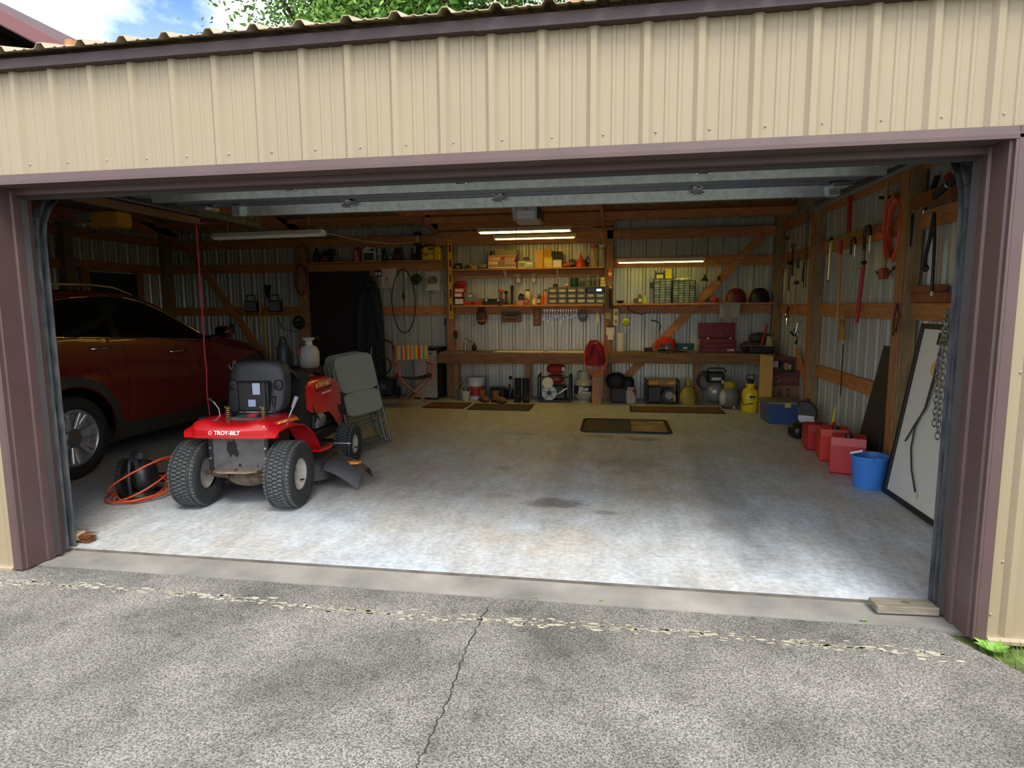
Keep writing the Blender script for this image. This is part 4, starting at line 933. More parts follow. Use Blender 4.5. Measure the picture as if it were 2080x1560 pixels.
# ---------------------------------------------------------------- high left shelf
G = 'fluid bottles on the high left shelf'; Y3 = 7.10
bottle('fluid_bottle', 'dark brown cone-necked bottle at the left end of the high shelf', 635.5, 648.5, 503, Z3, '2A1C1A', '151515', '3A2420', Y3, group=G, neck=.28, sh=.5)
jug('oil_jug', 'dark blue jug with an orange label on the high left shelf', 655, 668, 511, Z3, '22243A', '151515', '8A4A34', Y3-.03, group=G, d=.07)
jug('oil_jug', 'black handled jug behind the dark blue one on the high shelf', 665, 681, 505, Z3, '17181C', '101010', None, Y3+.03, group=G, d=.06)
jar('glass_jar', 'small clear jar beside the black jug on the high shelf', 675, 689, 520, Z3, '55585A', '8A8A88', Y3-.02, G)
can('spray_can', 'red spray can with white vertical lettering on the high shelf', 719.5, 731.5, 503, Z3, 'B02024', '7A1518', None, Y3, group=G, txt='WORX', vert=True)
jug('fluid_jug', 'white handled jug with a green label on the high shelf', 738, 763, 501, Z3, 'CFCFC0', 'D8D8D0', '22502E', Y3, group=G, d=.09)
bottle('fluid_bottle', 'white bottle with a grey label beside the green-labelled jug', 764.5, 775, 506, Z3, 'B9BAB8', 'D0D0CC', '6A6E74', Y3, group=G)
bottle('fluid_bottle', 'slim black bottle beside the white bottle on the high shelf', 776, 784.5, 503, Z3, '1D1E22', '101010', '33353A', Y3, group=G)
c_ = can('wax_tin', 'short dark tin with a white round mark on the high shelf', 787.5, 799, 520, Z3, '33313C', '2A2830', None, Y3, group=G, dome=False)
MB().cyl((0, -.045, .055), (0, -.048, .055), .022, n=18).build('round_mark', plain('D6D6DA', .5), c_)
jug('fluid_jug', 'purple-labelled dark jug on the high shelf', 802, 817, 503, Z3, '2A1C2E', '141414', '6A2248', Y3, group=G, d=.07)
jug('tall_black_jug', 'tall black jug with white vertical lettering under the lantern', 837.5, 858.5, 497, Z3, '141517', '101010', None, Y3-.02, group=G, d=.09, handle=False)
text('VOR', .06, plain('D8D8D8', .5), bpy.data.objects['tall_black_jug'], (-.035, -.0475, .17), (PI/2, -PI/2, 0), bold=.001)
jug('coolant_jug', 'yellow coolant jug with black lettering on the high shelf', 859.5, 882.5, 499, Z3, 'E0B414', '1A1A1A', 'E8C228', Y3, group=G, d=.10, txt='Prestone')
MB().box(-.06, -.02, -.0525, -.050, .06, .09).build('red_mark', plain('C22A22', .5), bpy.data.objects['coolant_jug'])
jug('coolant_jug', 'plain yellow jug standing sideways beside the lettered coolant jug', 883.5, 896, 499, Z3, 'DDB416', 'D0A810', None, Y3, group=G, d=.18, handle=False)
# lantern on a wire hook
p = at(848.5, 498, y=6.98); ln = thing('lantern', 'black camping lantern with a glass globe hanging above the high shelf', 'lantern', (p.x, 6.98, p.z))
h = at(848.5, 470, y=6.98).z-p.z
MB().lathe([(.0, 0), (.06, 0), (.062, .02), (.045, .035), (0, .035)], n=20).build('base', M_BLACK, ln, 45)
MB().lathe([(.044, .035), (.056, h*.3), (.056, h*.6), (.046, h*.72)], n=20, caps=False).build('globe', mat('lantern_glass', 'E8D8C0', .1, trans=.8, alpha=.5), ln, 50)
MB().lathe([(.018, .035), (.022, h*.4), (.012, h*.68), (0, h*.68)], n=12).build('mantle', plain('E0C8A0', .6), ln, 50)
MB().lathe([(.050, h*.72), (.082, h*.75), (.08, h*.80), (.04, h*.95), (.015, h), (0, h)], n=22).build('top_cap', M_BLACK, ln, 45)
for k in range(4):
    a = k*PI/2+.5; MB().tube([(.058*math.cos(a), .058*math.sin(a), .03), (.060*math.cos(a), .060*math.sin(a), h*.74)], .003, 5).build('guard_wire', M_STEEL, ln)
MB().tube([(-.05, 0, h*.8), (-.03, 0, h+.05), (0, 0, h+.08), (.03, 0, h+.05), (.05, 0, h*.8)], .0025, 5).tube([(0, 0, h+.08), (0, 0, h+.30)], .002, 5).build('bail', M_STEEL, ln)
# ---------------------------------------------------------------- dark service door and what hangs beside it
d2 = struct(thing('door_2', 'dark brown service door in the back wall', None), 'dark brown service door in the back wall')
a, b = at(632, 546, y=7.18), at(758, 800, y=7.18)
MB().box(-1.80, -.72, 7.165, 7.195, .03, 2.10, .004).build('door_leaf', mat('dark_door', '2A211D', .55, 0, var=.1, vscale=3), d2)
MB().box(-1.80, -.72, 7.14, 7.196, 0, .03).build('sill', plain('4A4036', .7), d2); MB().box(-1.83, -1.80, 7.13, 7.196, 0, 2.11).box(-.72, -.70, 7.13, 7.196, 0, 2.11).build('frame', plain('241C18', .6), d2); MB().box(-1.83, -.70, 7.13, 7.196, 2.10, 2.112).build('frame_head', plain('241C18', .6), d2)
MB().lathe([(.012, 0), (.012, -.03), (.027, -.035), (.027, -.06), (0, -.068)], (-1.70, 7.165, .98), 14, 'y').build('knob', plain('8A7A50', .3, .8), d2, 50)
def coil(name, lab, c, rx, rz, r, turns, col, Y, cat='hose', wob=.02, axis='y', n=26, seed=1):
    t = thing(name, lab, cat, (0, 0, 0)); R = random.Random(seed); mb = MB(); pts = []
    for k in range(turns*n):
        a = 2*PI*k/n; q = 1+R.uniform(-wob, wob)+.05*math.sin(k*.19+seed)
        o = (rx*q*math.cos(a), (k/n-turns/2)*r*1.1+R.uniform(-.004, .004), rz*q*math.sin(a))
        pts.append((c[0]+o[0], c[1]+o[1], c[2]+o[2]) if axis == 'y' else (c[0]+o[1], c[1]+o[0], c[2]+o[2]))
    mb.tube(pts, r, 6).build('coil', plain(col, .5), t, 60)
    return t
p0 = at(612, 568, y=7.0); t = coil('air_hose', 'dark red air hose coiled on the post left of the dark door', (p0.x, 7.0, p0.z), .115, .255, .009, 5, '7A2A2C', 7.0)
MB().cyl((p0.x, 7.06, p0.z+.22), (p0.x, 6.95, p0.z+.235), .008, n=8).build('hook', M_STEEL, t); MB().cyl((p0.x+.05, 6.98, p0.z-.27), (p0.x+.07, 6.98, p0.z-.33), .012, n=8).build('brass_fitting', plain('C8A24A', .3, .8), t)
# jacket
def jacket(name, lab, px0, px1, py0, py1, Y, col, seed=2):
    a, b = at(px0, py1, y=Y), at(px1, py0, y=Y); w = (b.x-a.x)/2; cx = (a.x+b.x)/2; H = b.z-a.z; t = thing(name, lab, 'jacket', (cx, Y, a.z)); R = random.Random(seed)
    def fn(u, v):
        an = 2*PI*u; z = H*v; k = (.62+.38*math.sin(PI*min(1, (1-v)*1.35+.12)/2)) if v > .25 else 1.0
        if v > .9: k *= 1-.6*(v-.9)/.1
        fold = 1+.10*math.sin(an*5+v*3)+.05*math.sin(an*9-v*6)
        return (w*k*fold*math.cos(an), .085*k*fold*math.sin(an), z)
    MB().grid(fn, 40, 16, cu=True).build('body', mat('cloth_'+col, col, .9, var=.2, vscale=9), t, 70)
    MB().tube([(w*.25, -.06, H*.88), (w*.70, -.07, H*.70), (w*.86, -.05, H*.42)], [.055, .06, .045], 10).build('sleeve', mat('cloth_'+col, col, .9), t, 70)
    MB().tube([(-w*.25, -.06, H*.88), (-w*.62, -.07, H*.66), (-w*.80, -.05, H*.36)], [.055, .06, .045], 10).build('sleeve', mat('cloth_'+col, col, .9), t, 70)
    MB().torus((0, -.02, H*.97), .06, .018, sy=.7, n=18).build('collar', mat('cloth_'+col, col, .9), t, 60)
    return t
jacket('hanging_jacket', 'dark blue-green work jacket hanging against the dark door edge', 728, 775, 560, 790, 6.98, '1E2A2C')
def cap_hat(name, lab, c, r, col, facing=0., badge=None):
    t = thing(name, lab, 'cap', c, facing)
    MB().grid(lambda u, v: (r*math.cos(2*PI*u)*math.cos(v*PI/2), -r*.55*math.sin(2*PI*u)*math.cos(v*PI/2), r*1.25*math.sin(v*PI/2)), 24, 9, cu=True, flip=True).build('crown', mat('cap_'+col, col, .85), t, 70)
    MB().sheet(lambda u, v: (r*.85*(2*u-1)*(1-.25*v), -.35*r-.5*r*v*(1-.3*(2*u-1)**2), -r*.02-.75*r*v*(1-.35*(2*u-1)**2)), 11, 6, .004).build('brim', mat('cap_'+col, col, .85), t, 60)
    MB().ell((0, 0, r*1.26), (.008, .008, .005), 8, 5).build('button', mat('cap_'+col, col, .85), t)
    if badge: MB().ell((0, -r*.47, r*.45), (r*.22, .006, r*.14), 10, 6).build('badge', plain(badge, .5), t)
    return t
p0 = at(750, 585, y=6.86); cap_hat('baseball_hat', 'black baseball cap hung over the jacket by the dark door', (p0.x, 6.86, p0.z), .085, '131416', 0, '8A8A86')
p0 = at(846, 570, y=7.12); cap_hat('baseball_hat', 'dark green baseball cap hanging on the girt below the lantern', (p0.x, 7.12, p0.z), .095, '24392E', 0)
def hang_sheet(name, lab, px0, px1, py0, py1, Y, col, cat='paper', t=.004, parts=()):
    a, b = at(px0, py1, y=Y), at(px1, py0, y=Y); o = thing(name, lab, cat, ((a.x+b.x)/2, Y, a.z)); w, h = b.x-a.x, b.z-a.z
    MB().sheet(lambda u, v: (w*(u-.5), .006*math.sin(u*5+v*2), h*v), 7, 7, t).build('sheet', plain(col, .75), o, 50)
    MB().cyl((0, -.004, h*.985), (0, .03, h*.985), .004, n=6).build('nail', M_STEEL, o)
    return o, w, h
o, w, h = hang_sheet('paper_bag_calendar', 'pale printed paper sack with red lettering hanging beside the jacket', 776, 804.5, 545, 585, 7.14, 'C9BFA8', 'bag', .012)
text('ACE', .075, plain('B5232A', .6), o, (0, -.012, h*.50), bold=.0015, shear=.2); text('Hardware', .036, plain('4A3A34', .6), o, (0, -.012, h*.40)); text('S', .10, plain('2A2422', .6), o, (.02, -.012, h*.80), bold=.001)
for k in range(4): MB().box(-w*.35, w*.35, -.0125, -.0115, h*(.08+.065*k), h*(.085+.065*k)+.002).build('print_line', plain('7A7064', .6), o)
o, w, h = hang_sheet('paper_in_plastic', 'white paper with a dark oval print in a clear bag beside the green hat', 865, 893, 552, 590, 7.135, 'C4BFB6', 'paper')
MB().ell((0, -.010, h*.55), (w*.36, .002, h*.21), 18, 8).build('oval_print', plain('5A4A48', .7), o, 60); MB().bar((-w*.42, -.012, h*.12), (-w*.30, -.012, h*.86), .006, .004).build('red_ribbon', plain('A0392E', .6), o)
MB().sheet(lambda u, v: (w*1.45*(u-.5), -.018+.012*math.sin(u*9+v*7), h*(.30+.80*v)+.01*math.sin(u*14)), 12, 10, .002).build('plastic_bag', mat('clear_bag', 'D8DCDC', .15, trans=.7, alpha=.28), o, 60)
kr = thing('key_rack', 'small black key rack with white tags beside the jacket', 'key rack', tuple(at(769, 562, y=7.08)))
MB().box(-.055, .055, -.01, .02, 0, .10, .003).build('board', M_BLACK, kr)
for k, c in enumerate(('D8DCE0', '6C86B8', 'D8DCE0', 'E8E8E8')): MB().box(-.048+k*.026, -.028+k*.026, -.017, -.011, .015+.01*(k % 2), .075, .002).build('tag', plain(c, .5), kr)
# black cord loop and the small cord beside it
c0 = at(820, 612, y=7.12); t = thing('cable_loop', 'black cable hanging in one long oval loop left of the bench', 'cable'); 
MB().tube([(c0.x+.205*math.cos(a)*(1 if math.sin(a) < 0 else .93+.07*math.cos(2*a)), 7.12, c0.z+.53*math.sin(a)) for a in [2*PI*k/48 for k in range(48)]], .009, 7, True).build('loop', plain('141414', .5), t, 60); MB().cyl((c0.x, 7.2, c0.z+.52), (c0.x, 7.09, c0.z+.53), .007, n=6).build('nail', M_STEEL, t)
c0 = at(818, 548, y=7.15); t = thing('hanging_tester', 'thin dark cord with a plug hanging inside the black cable loop', 'cord', (c0.x, 7.15, c0.z))
MB().tube([(0, 0, 0), (.004, 0, -.30), (0, 0, -.40)], .004, 5).build('cord', plain('1C1C1C', .5), t); MB().box(-.018, .018, -.015, .015, -.49, -.38, .006).build('plug', M_BLACK, t); MB().tube([(0, 0, -.49), (0, 0, -.62), (-.003, 0, -.82)], .004, 5).build('tail', plain('1C1C1C', .5), t); MB().cyl((0, .05, 0), (0, -.02, .005), .004, n=6).build('nail', M_STEEL, t)
t = thing('outlet_box', 'black outlet box with a hanging cord left of the bench post', 'outlet', tuple(at(907, 661, y=7.16)))
MB().box(-.032, .032, -.03, .03, 0, .12, .006).build('box', M_BLACK, t); MB().tube([(0, -.02, 0), (0, -.02, -.3), (.004, .0, -.5)], .005, 5).build('cord', M_BLACK, t)
for q in ((-.012, .08), (.012, .08), (-.012, .04), (.012, .04)): MB().box(q[0]-.004, q[0]+.004, -.033, -.029, q[1]-.008, q[1]+.008).build('slot', plain('3A3A3A', .4), t)
t = thing('blue_pack', 'small blue packet hung on the wall beside the yellow level', 'packet', tuple(at(907.5, 611, y=7.17))); MB().box(-.028, .028, -.015, .015, 0, .115, .004).build('pack', plain('1E4A80', .5), t); MB().box(-.02, .02, -.0165, -.0145, .02, .06).build('label_panel', plain('B8C4D0', .5), t)
# yellow spirit level
a, b = at(917.5, 648, y=7.07), at(912.5, 485, y=7.07); t = thing('spirit_level', 'long yellow spirit level with dark red cut-outs standing on the bench post', 'level', ((a.x+b.x)/2, 7.07, a.z), 0.); H = b.z-a.z
ye = mat('level_yellow', 'D9A21E', .4)
MB().box(-.036, -.024, -.014, .014, 0, H, .002).box(.024, .036, -.014, .014, 0, H, .002).build('rail', ye, t)
MB().box(-.024, .024, -.005, .005, 0, H).build('web', ye, t)
for k in range(5): MB().box(-.016, .016, -.0085, .0085, H*(.10+.185*k), H*(.10+.185*k)+H*.085, .002).build('cut_out', plain('6A1A1E', .5), t)
for z in (.045, .275, .47, .66, .855, .955): MB().cyl((0, -.009, H*z), (0, .009, H*z), .014, n=14).build('vial', plain('5A1A1A', .4), t)
# racket hung on the bench post
p0 = at(925, 680, y=7.0); t = thing('paddle_racket', 'small racket with a red grip hanging over the left end of the bench', 'racket', (p0.x, 7.0, p0.z))
MB().torus((0, 0, 0), .05, .006, 'y', 24, 6, 1., 1.7).build('hoop', plain('B08A5A', .5), t, 60); MB().cyl((0, -.003, 0), (0, .003, 0), .05, n=20).build('strings', plain('2C2A28', .8), t); bpy.data.objects[t.children[-1].name].scale = (1, 1, 1.68)
MB().tube([(0, 0, -.085), (.005, 0, -.22)], [.02, .014], 8).build('grip', plain('A0302A', .5), t, 60); MB().tube([(0, 0, .09), (0, .02, .20), (-.01, .05, .36)], .003, 5).build('cord', plain('B89A8A', .6), t)
# ---------------------------------------------------------------- upper middle shelf
G = 'clutter on the upper middle shelf'; Y1 = 7.05
t = carton('small_radio', 'small black boxy radio at the left end of the upper middle shelf', 925, 938, 534.5, Z1, '1B1B1D', None, Y1, 'radio', G, .07)
MB().box(-.035, .035, -.038, -.034, .02, .06).build('dial', plain('7A7A70', .4), t)
def pile(name, lab, px0, px1, py, z, cols, Y, cat, group, n=7, seed=1, d=.10):
    """a tangle of small tools read as one bundle"""
    x, w, h = spot(px0, px1, py, Y, z); t = thing(name, lab, cat, (x, Y, z), 0., group); R = random.Random(seed)
    for k in range(n):
        a = Vector((R.uniform(-w/2, w/2)*.9, R.uniform(-d/2, d/2), R.uniform(.012, h*.6))); b = Vector((R.uniform(-w/2, w/2)*.9, R.uniform(-d/2, d/2), R.uniform(.012, h*.95)))
        if k % 3 == 0: MB().box(-.018, .018, -.014, .014, -.012, .012, .004, Matrix.Translation((a.x*.8, a.y, .013))).build('tool_head', plain(cols[k % len(cols)], .4, .3), t)
        else: MB().tube([a, (a+b)/2+Vector((0, 0, h*.1)), b], R.uniform(.007, .012), 7).build('handle', plain(cols[k % len(cols)], .5), t, 60)
    return t
pile('hand_tools', 'tangle of small hand tools beside the little black radio', 940, 958, 533, Z1, ('1E1E20', 'B8863A', '8A8A86', '3A2A20'), Y1, 'tools', G, 9, 4)
carton('wood_block', 'small tan wooden block on the upper middle shelf', 959, 969.5, 540, Z1, 'B89A6C', None, Y1-.04, 'block', G, .05)
x, w, h = spot(971, 992.5, 534, Y1, Z1); t = thing('rag_bundle', 'grey-green plastic-wrapped bundle beside the large picture box', 'bundle', (x, Y1, Z1), 0., G)
MB().ell((0, 0, h*.48), (w/2, .07, h*.48), 18, 12, .06, .7).build('wrap', mat('wrap_grey', '8C8A66', .35, var=.4, vscale=30), t, 70); MB().torus((0, 0, h*.5), .072, .004, 'x', 20, 5, 1, h*.5/.072).build('tie', plain('5A5A44', .5), t)
t = carton('picture_box', 'large box with a photo-printed front on the upper middle shelf', 993, 1050, 519, Z1, 'A87E58', None, Y1-.03, 'box', G, .20, band='8A3A30')
x, w, h = spot(993, 1050, 519, Y1-.03, Z1)
for k, (a, b, c, d, col) in enumerate(((-.47, -.05, .60, .84, 'C9A06A'), (-.47, -.15, .30, .52, 'D8B88A'), (-.12, .47, .12, .56, '7C7068'), (.10, .47, .30, .80, 'A88A70'), (-.47, .47, .02, .10, 'D8C090'))): MB().box(w*a, w*b, -.1018-.0004*k, -.099, h*c, h*d).build('print_panel', plain(col, .5), t)
ztop = Z1+h
t = carton('grey_case', 'flat grey case lying on the large picture box', 1001, 1053, 508.5, ztop, '8A867A', None, Y1, 'case', G, .14)
can('black_valve', 'small black spool standing on the left end of the picture box', 995.5, 1004.5, 510, ztop, '1E1D1C', '141414', None, Y1-.10, 'spool', G, True)
carton('tan_offcut', 'thin tan wooden offcut on top of the grey case', 1009, 1025, 505.5, ztop+spot(1001, 1053, 508.5, Y1, ztop)[2], 'C08A5A', None, Y1, 'block', G, .05)
carton('seed_packet', 'white and green packet standing in front of the white jar', 1052, 1068, 531, Z1, 'C9CDB0', '6F8A4C', Y1-.08, 'packet', G, .03)
jar('white_jar', 'white jar with a dark lid on the upper middle shelf', 1062.5, 1074.5, 523, Z1, 'E4DCC8', '3A302A', Y1+.03, G)
jug('white_tub', 'small white bottle-shaped tub right of the white jar', 1068, 1083.5, 531, Z1, 'D9D6C2', 'C8C8C0', '8FA8B0', Y1-.06, 'tub', G, d=.07, handle=False)
carton('tan_carton', 'tall plain tan carton on the upper middle shelf', 1088, 1104, 509, Z1, 'C89A50', None, Y1, 'box', G, .10)
carton('tan_carton', 'shorter-fronted tan carton pushed against the tall one', 1104.5, 1121, 506, Z1, 'BE8E48', None, Y1+.04, 'box', G, .08)
carton('yellow_carton', 'speckled yellow-green carton in front of the tan cartons', 1105, 1122.5, 522.5, Z1, 'B8A23C', 'C8B450', Y1-.07, 'box', G, .06, var=.4)
t = carton('white_carton', 'white carton under the black transformer on the upper shelf', 1123.5, 1141.5, 528, Z1, 'C8BFB0', 'D8D0C4', Y1-.02, 'box', G, .12); zz = Z1+spot(1123.5, 1141.5, 528, Y1-.02, Z1)[2]
t = carton('black_transformer', 'black transformer with a looped cord on the white carton', 1122, 1142.5, 511.5, zz+.001, '1D1B1A', None, Y1-.02, 'transformer', G, .10); MB().tube([(.08+.03*math.sin(a), -.02, .05+.06*math.cos(a)) for a in [k*.5 for k in range(14)]], .006, 6).build('cord', M_BLACK, t, 60)
x, w, h = spot(1144, 1162, 530, Y1-.05, Z1); t = thing('work_gloves', 'brown leather work gloves heaped right of the white carton', 'gloves', (x, Y1-.05, Z1), 0., G)
for k, dx in enumerate((-.02, .03)):
    MB().ell((dx, 0, .035+.022*k), (w*.42, .06, .032), 16, 9, .04, .8).build('glove', plain('A4622F', .8), t, 70)
    for f in range(4): MB().tube([(dx+.03, -.035+.022*f, .035+.022*k), (dx+.075, -.045+.026*f, .025+.024*k)], .010, 7).build('finger', plain('9A5A2B', .8), t, 60)
x, w, h = spot(1158, 1168, 524, Y1+.05, Z1); t = thing('black_reel', 'black cord reel behind the gloves', 'reel', (x, Y1+.05, Z1), 0., G); MB().cyl((0, -.03, .07), (0, .03, .07), .068, n=20).build('flange', M_BLACK, t, 40); MB().cyl((0, -.035, .07), (0, .035, .07), .02, n=12).build('hub', plain('4A4A4A', .5), t)
x, w, h = spot(1168.5, 1191, 512.5, Y1-.04, Z1); t = thing('funnel', 'red plastic funnel standing mouth-down on the upper shelf', 'funnel', (x, Y1-.04, Z1), 0., G)
MB().lathe([(w*.5, 0), (w*.5, .02), (w*.20, h*.58), (w*.15, h*.62), (w*.05, h*.95), (w*.03, h)], n=24).build('cone', plain('D0401E', .35), t, 40); MB().torus((0, 0, .012), w*.5, .005, n=24, m=6).build('rim', plain('C0381A', .35), t, 60)
pile('marker_bundle', 'dark tools and markers leaning behind the red funnel', 1184, 1199, 508, Z1, ('202124', '2E3A58', '26221F', 'B8B090'), Y1+.05, 'tools', G, 9, 8, .06)
def tallbag(name, lab, px0, px1, py, z, fill, top, Y, group):
    x, w, h = spot(px0, px1, py, Y, z); t = thing(name, lab, 'bag', (x, Y, z), 0., group)
    MB().lathe([(w*.46, 0), (w*.5, h*.1), (w*.48, h*.7), (w*.42, h*.86)], n=18, sy=.6).build('bag', mat('clear_sack', 'D8CDA8', .15, trans=.6, alpha=.5), t, 60)
    for k in range(5): MB().cyl((w*(-.28+.14*k), .01*(k % 2), .004), (w*(-.24+.12*k), .01*(k % 2), h*.80), .009, n=8).build('dowel', plain(fill, .6), t)
    MB().lathe([(w*.44, h*.86), (w*.46, h*.98), (0, h)], n=18, sy=.6).build('closure', plain(top, .4), t, 40)
    return t
tallbag('clear_bag', 'clear bag of dowels with a red top at the right end of the upper shelf', 1198, 1214.5, 497, Z1, 'C8A878', 'A8382E', Y1, G); tallbag('clear_bag', 'clear bag of pale rods in the far right corner of the upper shelf', 1216, 1230, 496, Z1, 'A8B0A8', 'C8C0A8', Y1, G)
for k, (px, py) in enumerate(((1053, 575), (1084, 574))):
    p0 = at(px, py, y=7.14); t = thing('parts_bag', ['small clear bag of white parts hung under the shelf, left one', 'small clear bag of white parts hung under the shelf, right one'][k], 'bag', (p0.x, 7.14, p0.z), 0., 'hanging parts bags')
    MB().lathe([(.03, 0), (.045, .02), (.04, .09), (.055, .14), (.05, .155)], n=12, sy=.4).build('bag', mat('clear_bag2', 'DADDD8', .2, trans=.6, alpha=.45), t, 60); MB().ell((0, 0, .045), (.036, .014, .04), 10, 6).build('contents', plain('D8CFC0', .7), t); MB().cyl((0, .05, .14), (0, -.01, .145), .003, n=5).build('nail', M_STEEL, t)
# ---------------------------------------------------------------- lower middle shelf
G = 'clutter on the lower middle shelf'; Y2 = 7.05
z = Z2
for lab, px0, px1, py, col, pan in (('black carton with a white label, bottom of the stack by the yellow level', 924, 944.5, 604, '2A1E20', 'D8D4CC'), ('white-fronted carton in the middle of the stack by the yellow level', 924, 941, 594.5, 'A8282A', 'E0DCD2'), ('red and white carton on top of the stack by the yellow level', 924, 945, 585.5, 'B8342E', 'C8C0B4')):
    w, h = spot(px0, px1, py, Y2, z)[1:]; carton('stacked_carton', lab, px0, px1, py, z, col, pan, Y2, 'box', 'stacked cartons by the level', .11); z += h+.0005
x, w, h = spot(924, 948, 570, Y2, z); t = thing('red_cloth', 'crumpled red cloth heaped on the stack of cartons', 'cloth', (x, Y2, z), 0., G); MB().ell((0, 0, h*.48), (w/2, .06, h*.5), 18, 10, .10, .8).build('cloth', mat('red_cloth', '9A2024', .85, var=.3, vscale=20), t, 70); MB().tube([(-w*.4, -.055, .03), (0, -.062, .06), (w*.4, -.055, .03)], .006, 6).build('hem', plain('7A1A1E', .8), t)
t = carton('red_case', 'flat bright red case on the lower middle shelf', 943, 981, 612, Z2, 'BE2C20', None, Y2-.03, 'case', G, .13); zc = Z2+spot(943, 981, 612, Y2-.03, Z2)[2]
MB().box(-.03, .03, -.075, -.065, .02, .04, .003).build('latch', M_DARKST, t)
carton('grey_tray', 'grey tool tray lying on the red case', 945, 976, 605, zc, '7E7E7A', None, Y2-.03, 'tray', G, .11); carton('blue_pack', 'small blue and white pack on the grey tray', 951, 960, 596, zc+.054, '3A4A78', 'C8CCD4', Y2-.02, 'packet', G, .04)
t = carton('dark_case', 'dark green flat tool case on the lower middle shelf', 983, 1021, 607, Z2, '26302A', None, Y2, 'case', G, .16); MB().tube([(-.05, -.085, .07), (-.045, -.10, .08), (.045, -.10, .08), (.05, -.085, .07)], .006, 6).build('handle', M_BLACK, t, 60)
for k in (-1, 1): MB().box(k*.10-.015, k*.10+.015, -.086, -.078, .06, .09, .002).build('latch', M_STEEL, t)
def upright(name, lab, px0, px1, py, z, prof, col, Y, cat, group, head=None):
    x, w, h = spot(px0, px1, py, Y, z); t = thing(name, lab, cat, (x, Y, z), 0., group)
    MB().lathe([(w/2*r, h*q) for r, q in prof], n=18).build('shaft', plain(col, .4), t, 45)
    if head: MB().ell((0, 0, h*.88), (w/2, w/2, h*.12), 16, 9).build('head', plain(head, .4), t, 60)
    MB().lathe([(w*.40, 0), (w*.40, .008), (0, .008)], n=16).build('foot', M_BLACK, t)
    return t
upright('plunger_tool', 'tool with a bright orange-red rounded top on the lower shelf', 1012.5, 1023, 587, Z2, [(.8, 0), (.85, .3), (.5, .36), (.45, .75), (.0, .76)], '4A2A22', Y2-.12, 'tool', G, 'D84A1E')
upright('ball_topped_tool', 'black ball-topped handle on the lower shelf', 1023.5, 1032.5, 590.5, Z2, [(.7, 0), (.9, .08), (.45, .3), (.35, .75), (0, .76)], '1E1D1C', Y2-.05, 'tool', G, '1C1B1A')
upright('long_flashlight', 'tall black flashlight standing on the lower shelf', 1036.5, 1043.5, 580, Z2, [(1, 0), (.8, .1), (.75, .7), (1, .8), (1, 1)], '17171A', Y2, 'flashlight', G)
t = jug('black_sprayer', 'black trigger bottle behind the pink box', 1053, 1068, 596, Z2, '1B1C1E', '101010', None, Y2+.04, 'bottle', G, d=.06, handle=False)
bottle('white_bottle', 'white bottle with a dark hooked top in the middle of the lower shelf', 1065, 1078, 588, Z2, 'D8CDB8', '2A2622', 'C9B89A', Y2, group=G, neck=.6, sh=.7)
carton('pink_box', 'small pink box at the front of the lower shelf', 1052.5, 1063.5, 610, Z2, 'C88A7E', None, Y2-.09, 'box', G, .05)
x, w, h = spot(1062.5, 1075, 605, Y2-.08, Z2); t = thing('tape_roll', 'red tape roll standing on edge at the front of the lower shelf', 'tape', (x, Y2-.08, Z2), 0., G); MB().torus((0, 0, h/2), h*.38, h*.12, 'y', 26, 8).build('roll', plain('A83A24', .4), t, 60); MB().torus((0, 0, h/2), h*.27, .004, 'y', 22, 5).build('core', plain('B89A6A', .7), t)
bottle('glue_bottle', 'small pale bottle with an orange tip on the lower shelf', 1080, 1089.5, 603, Z2, 'C8B894', 'C8562A', 'D8CBB0', Y2-.05, group=G, neck=.3); bottle('syrup_bottle', 'slim dark bottle with a white label on the lower shelf', 1091, 1098.5, 597, Z2, '4A2A22', '8A3028', 'C8BCAC', Y2-.03, group=G, neck=.35)
can('orange_can', 'small orange can beside the slim dark bottle', 1098.5, 1105, 600, Z2, 'C85A34', 'A8482A', None, Y2, group=G); bottle('peach_bottle', 'peach-coloured bottle with a black top beside the drawer cabinet', 1104, 1113, 587.5, Z2, 'D08A6A', '1C1C1C', 'C86A4A', Y2-.02, group=G)
# steel drawer cabinet
a, b = at(1112.5, 622, y=6.96), at(1230.5, 582, y=6.96); W_ = b.x-a.x; H_ = b.z-Z2
t = thing('drawer_cabinet', 'grey steel cabinet of labelled small drawers on the lower middle shelf', 'cabinet', ((a.x+b.x)/2, 7.06, Z2))
gr_ = mat('cabinet_grey', '5C6660', .45, .2)
MB().box(-W_/2, W_/2, -.10, .12, 0, .012).box(-W_/2, W_/2, -.10, .12, H_-.012, H_).box(-W_/2, -W_/2+.01, -.10, .12, .012, H_-.012).box(W_/2-.01, W_/2, -.10, .12, .012, H_-.012).box(-W_/2+.01, W_/2-.01, .11, .12, .012, H_-.012).build('shell', gr_, t)
cw, chh = (W_-.02)/6, (H_-.024)/3
for i in range(6):
    for j in range(3):
        if j == 2 and i > 3: continue
        x0, z0 = -W_/2+.01+i*cw, .012+j*chh
        dr = MB().box(x0+.004, x0+cw-.004, -.106, .10, z0+.004, z0+chh-.004, .003).build('drawer', gr_, t)
        lw = cw*random.uniform(.26, .36); MB().box(x0+cw/2-lw, x0+cw/2+lw, -.1085, -.1055, z0+chh*.30, z0+chh*random.uniform(.55, .72)).build('card_label', plain(random.choice(('C8B88A', 'D0C49C', 'BCAE84')), .6), dr)
        MB().box(x0+cw/2-.022, x0+cw/2+.022, -.114, -.106, z0+chh*.12, z0+chh*.18, .002).build('pull', M_STEEL, dr)
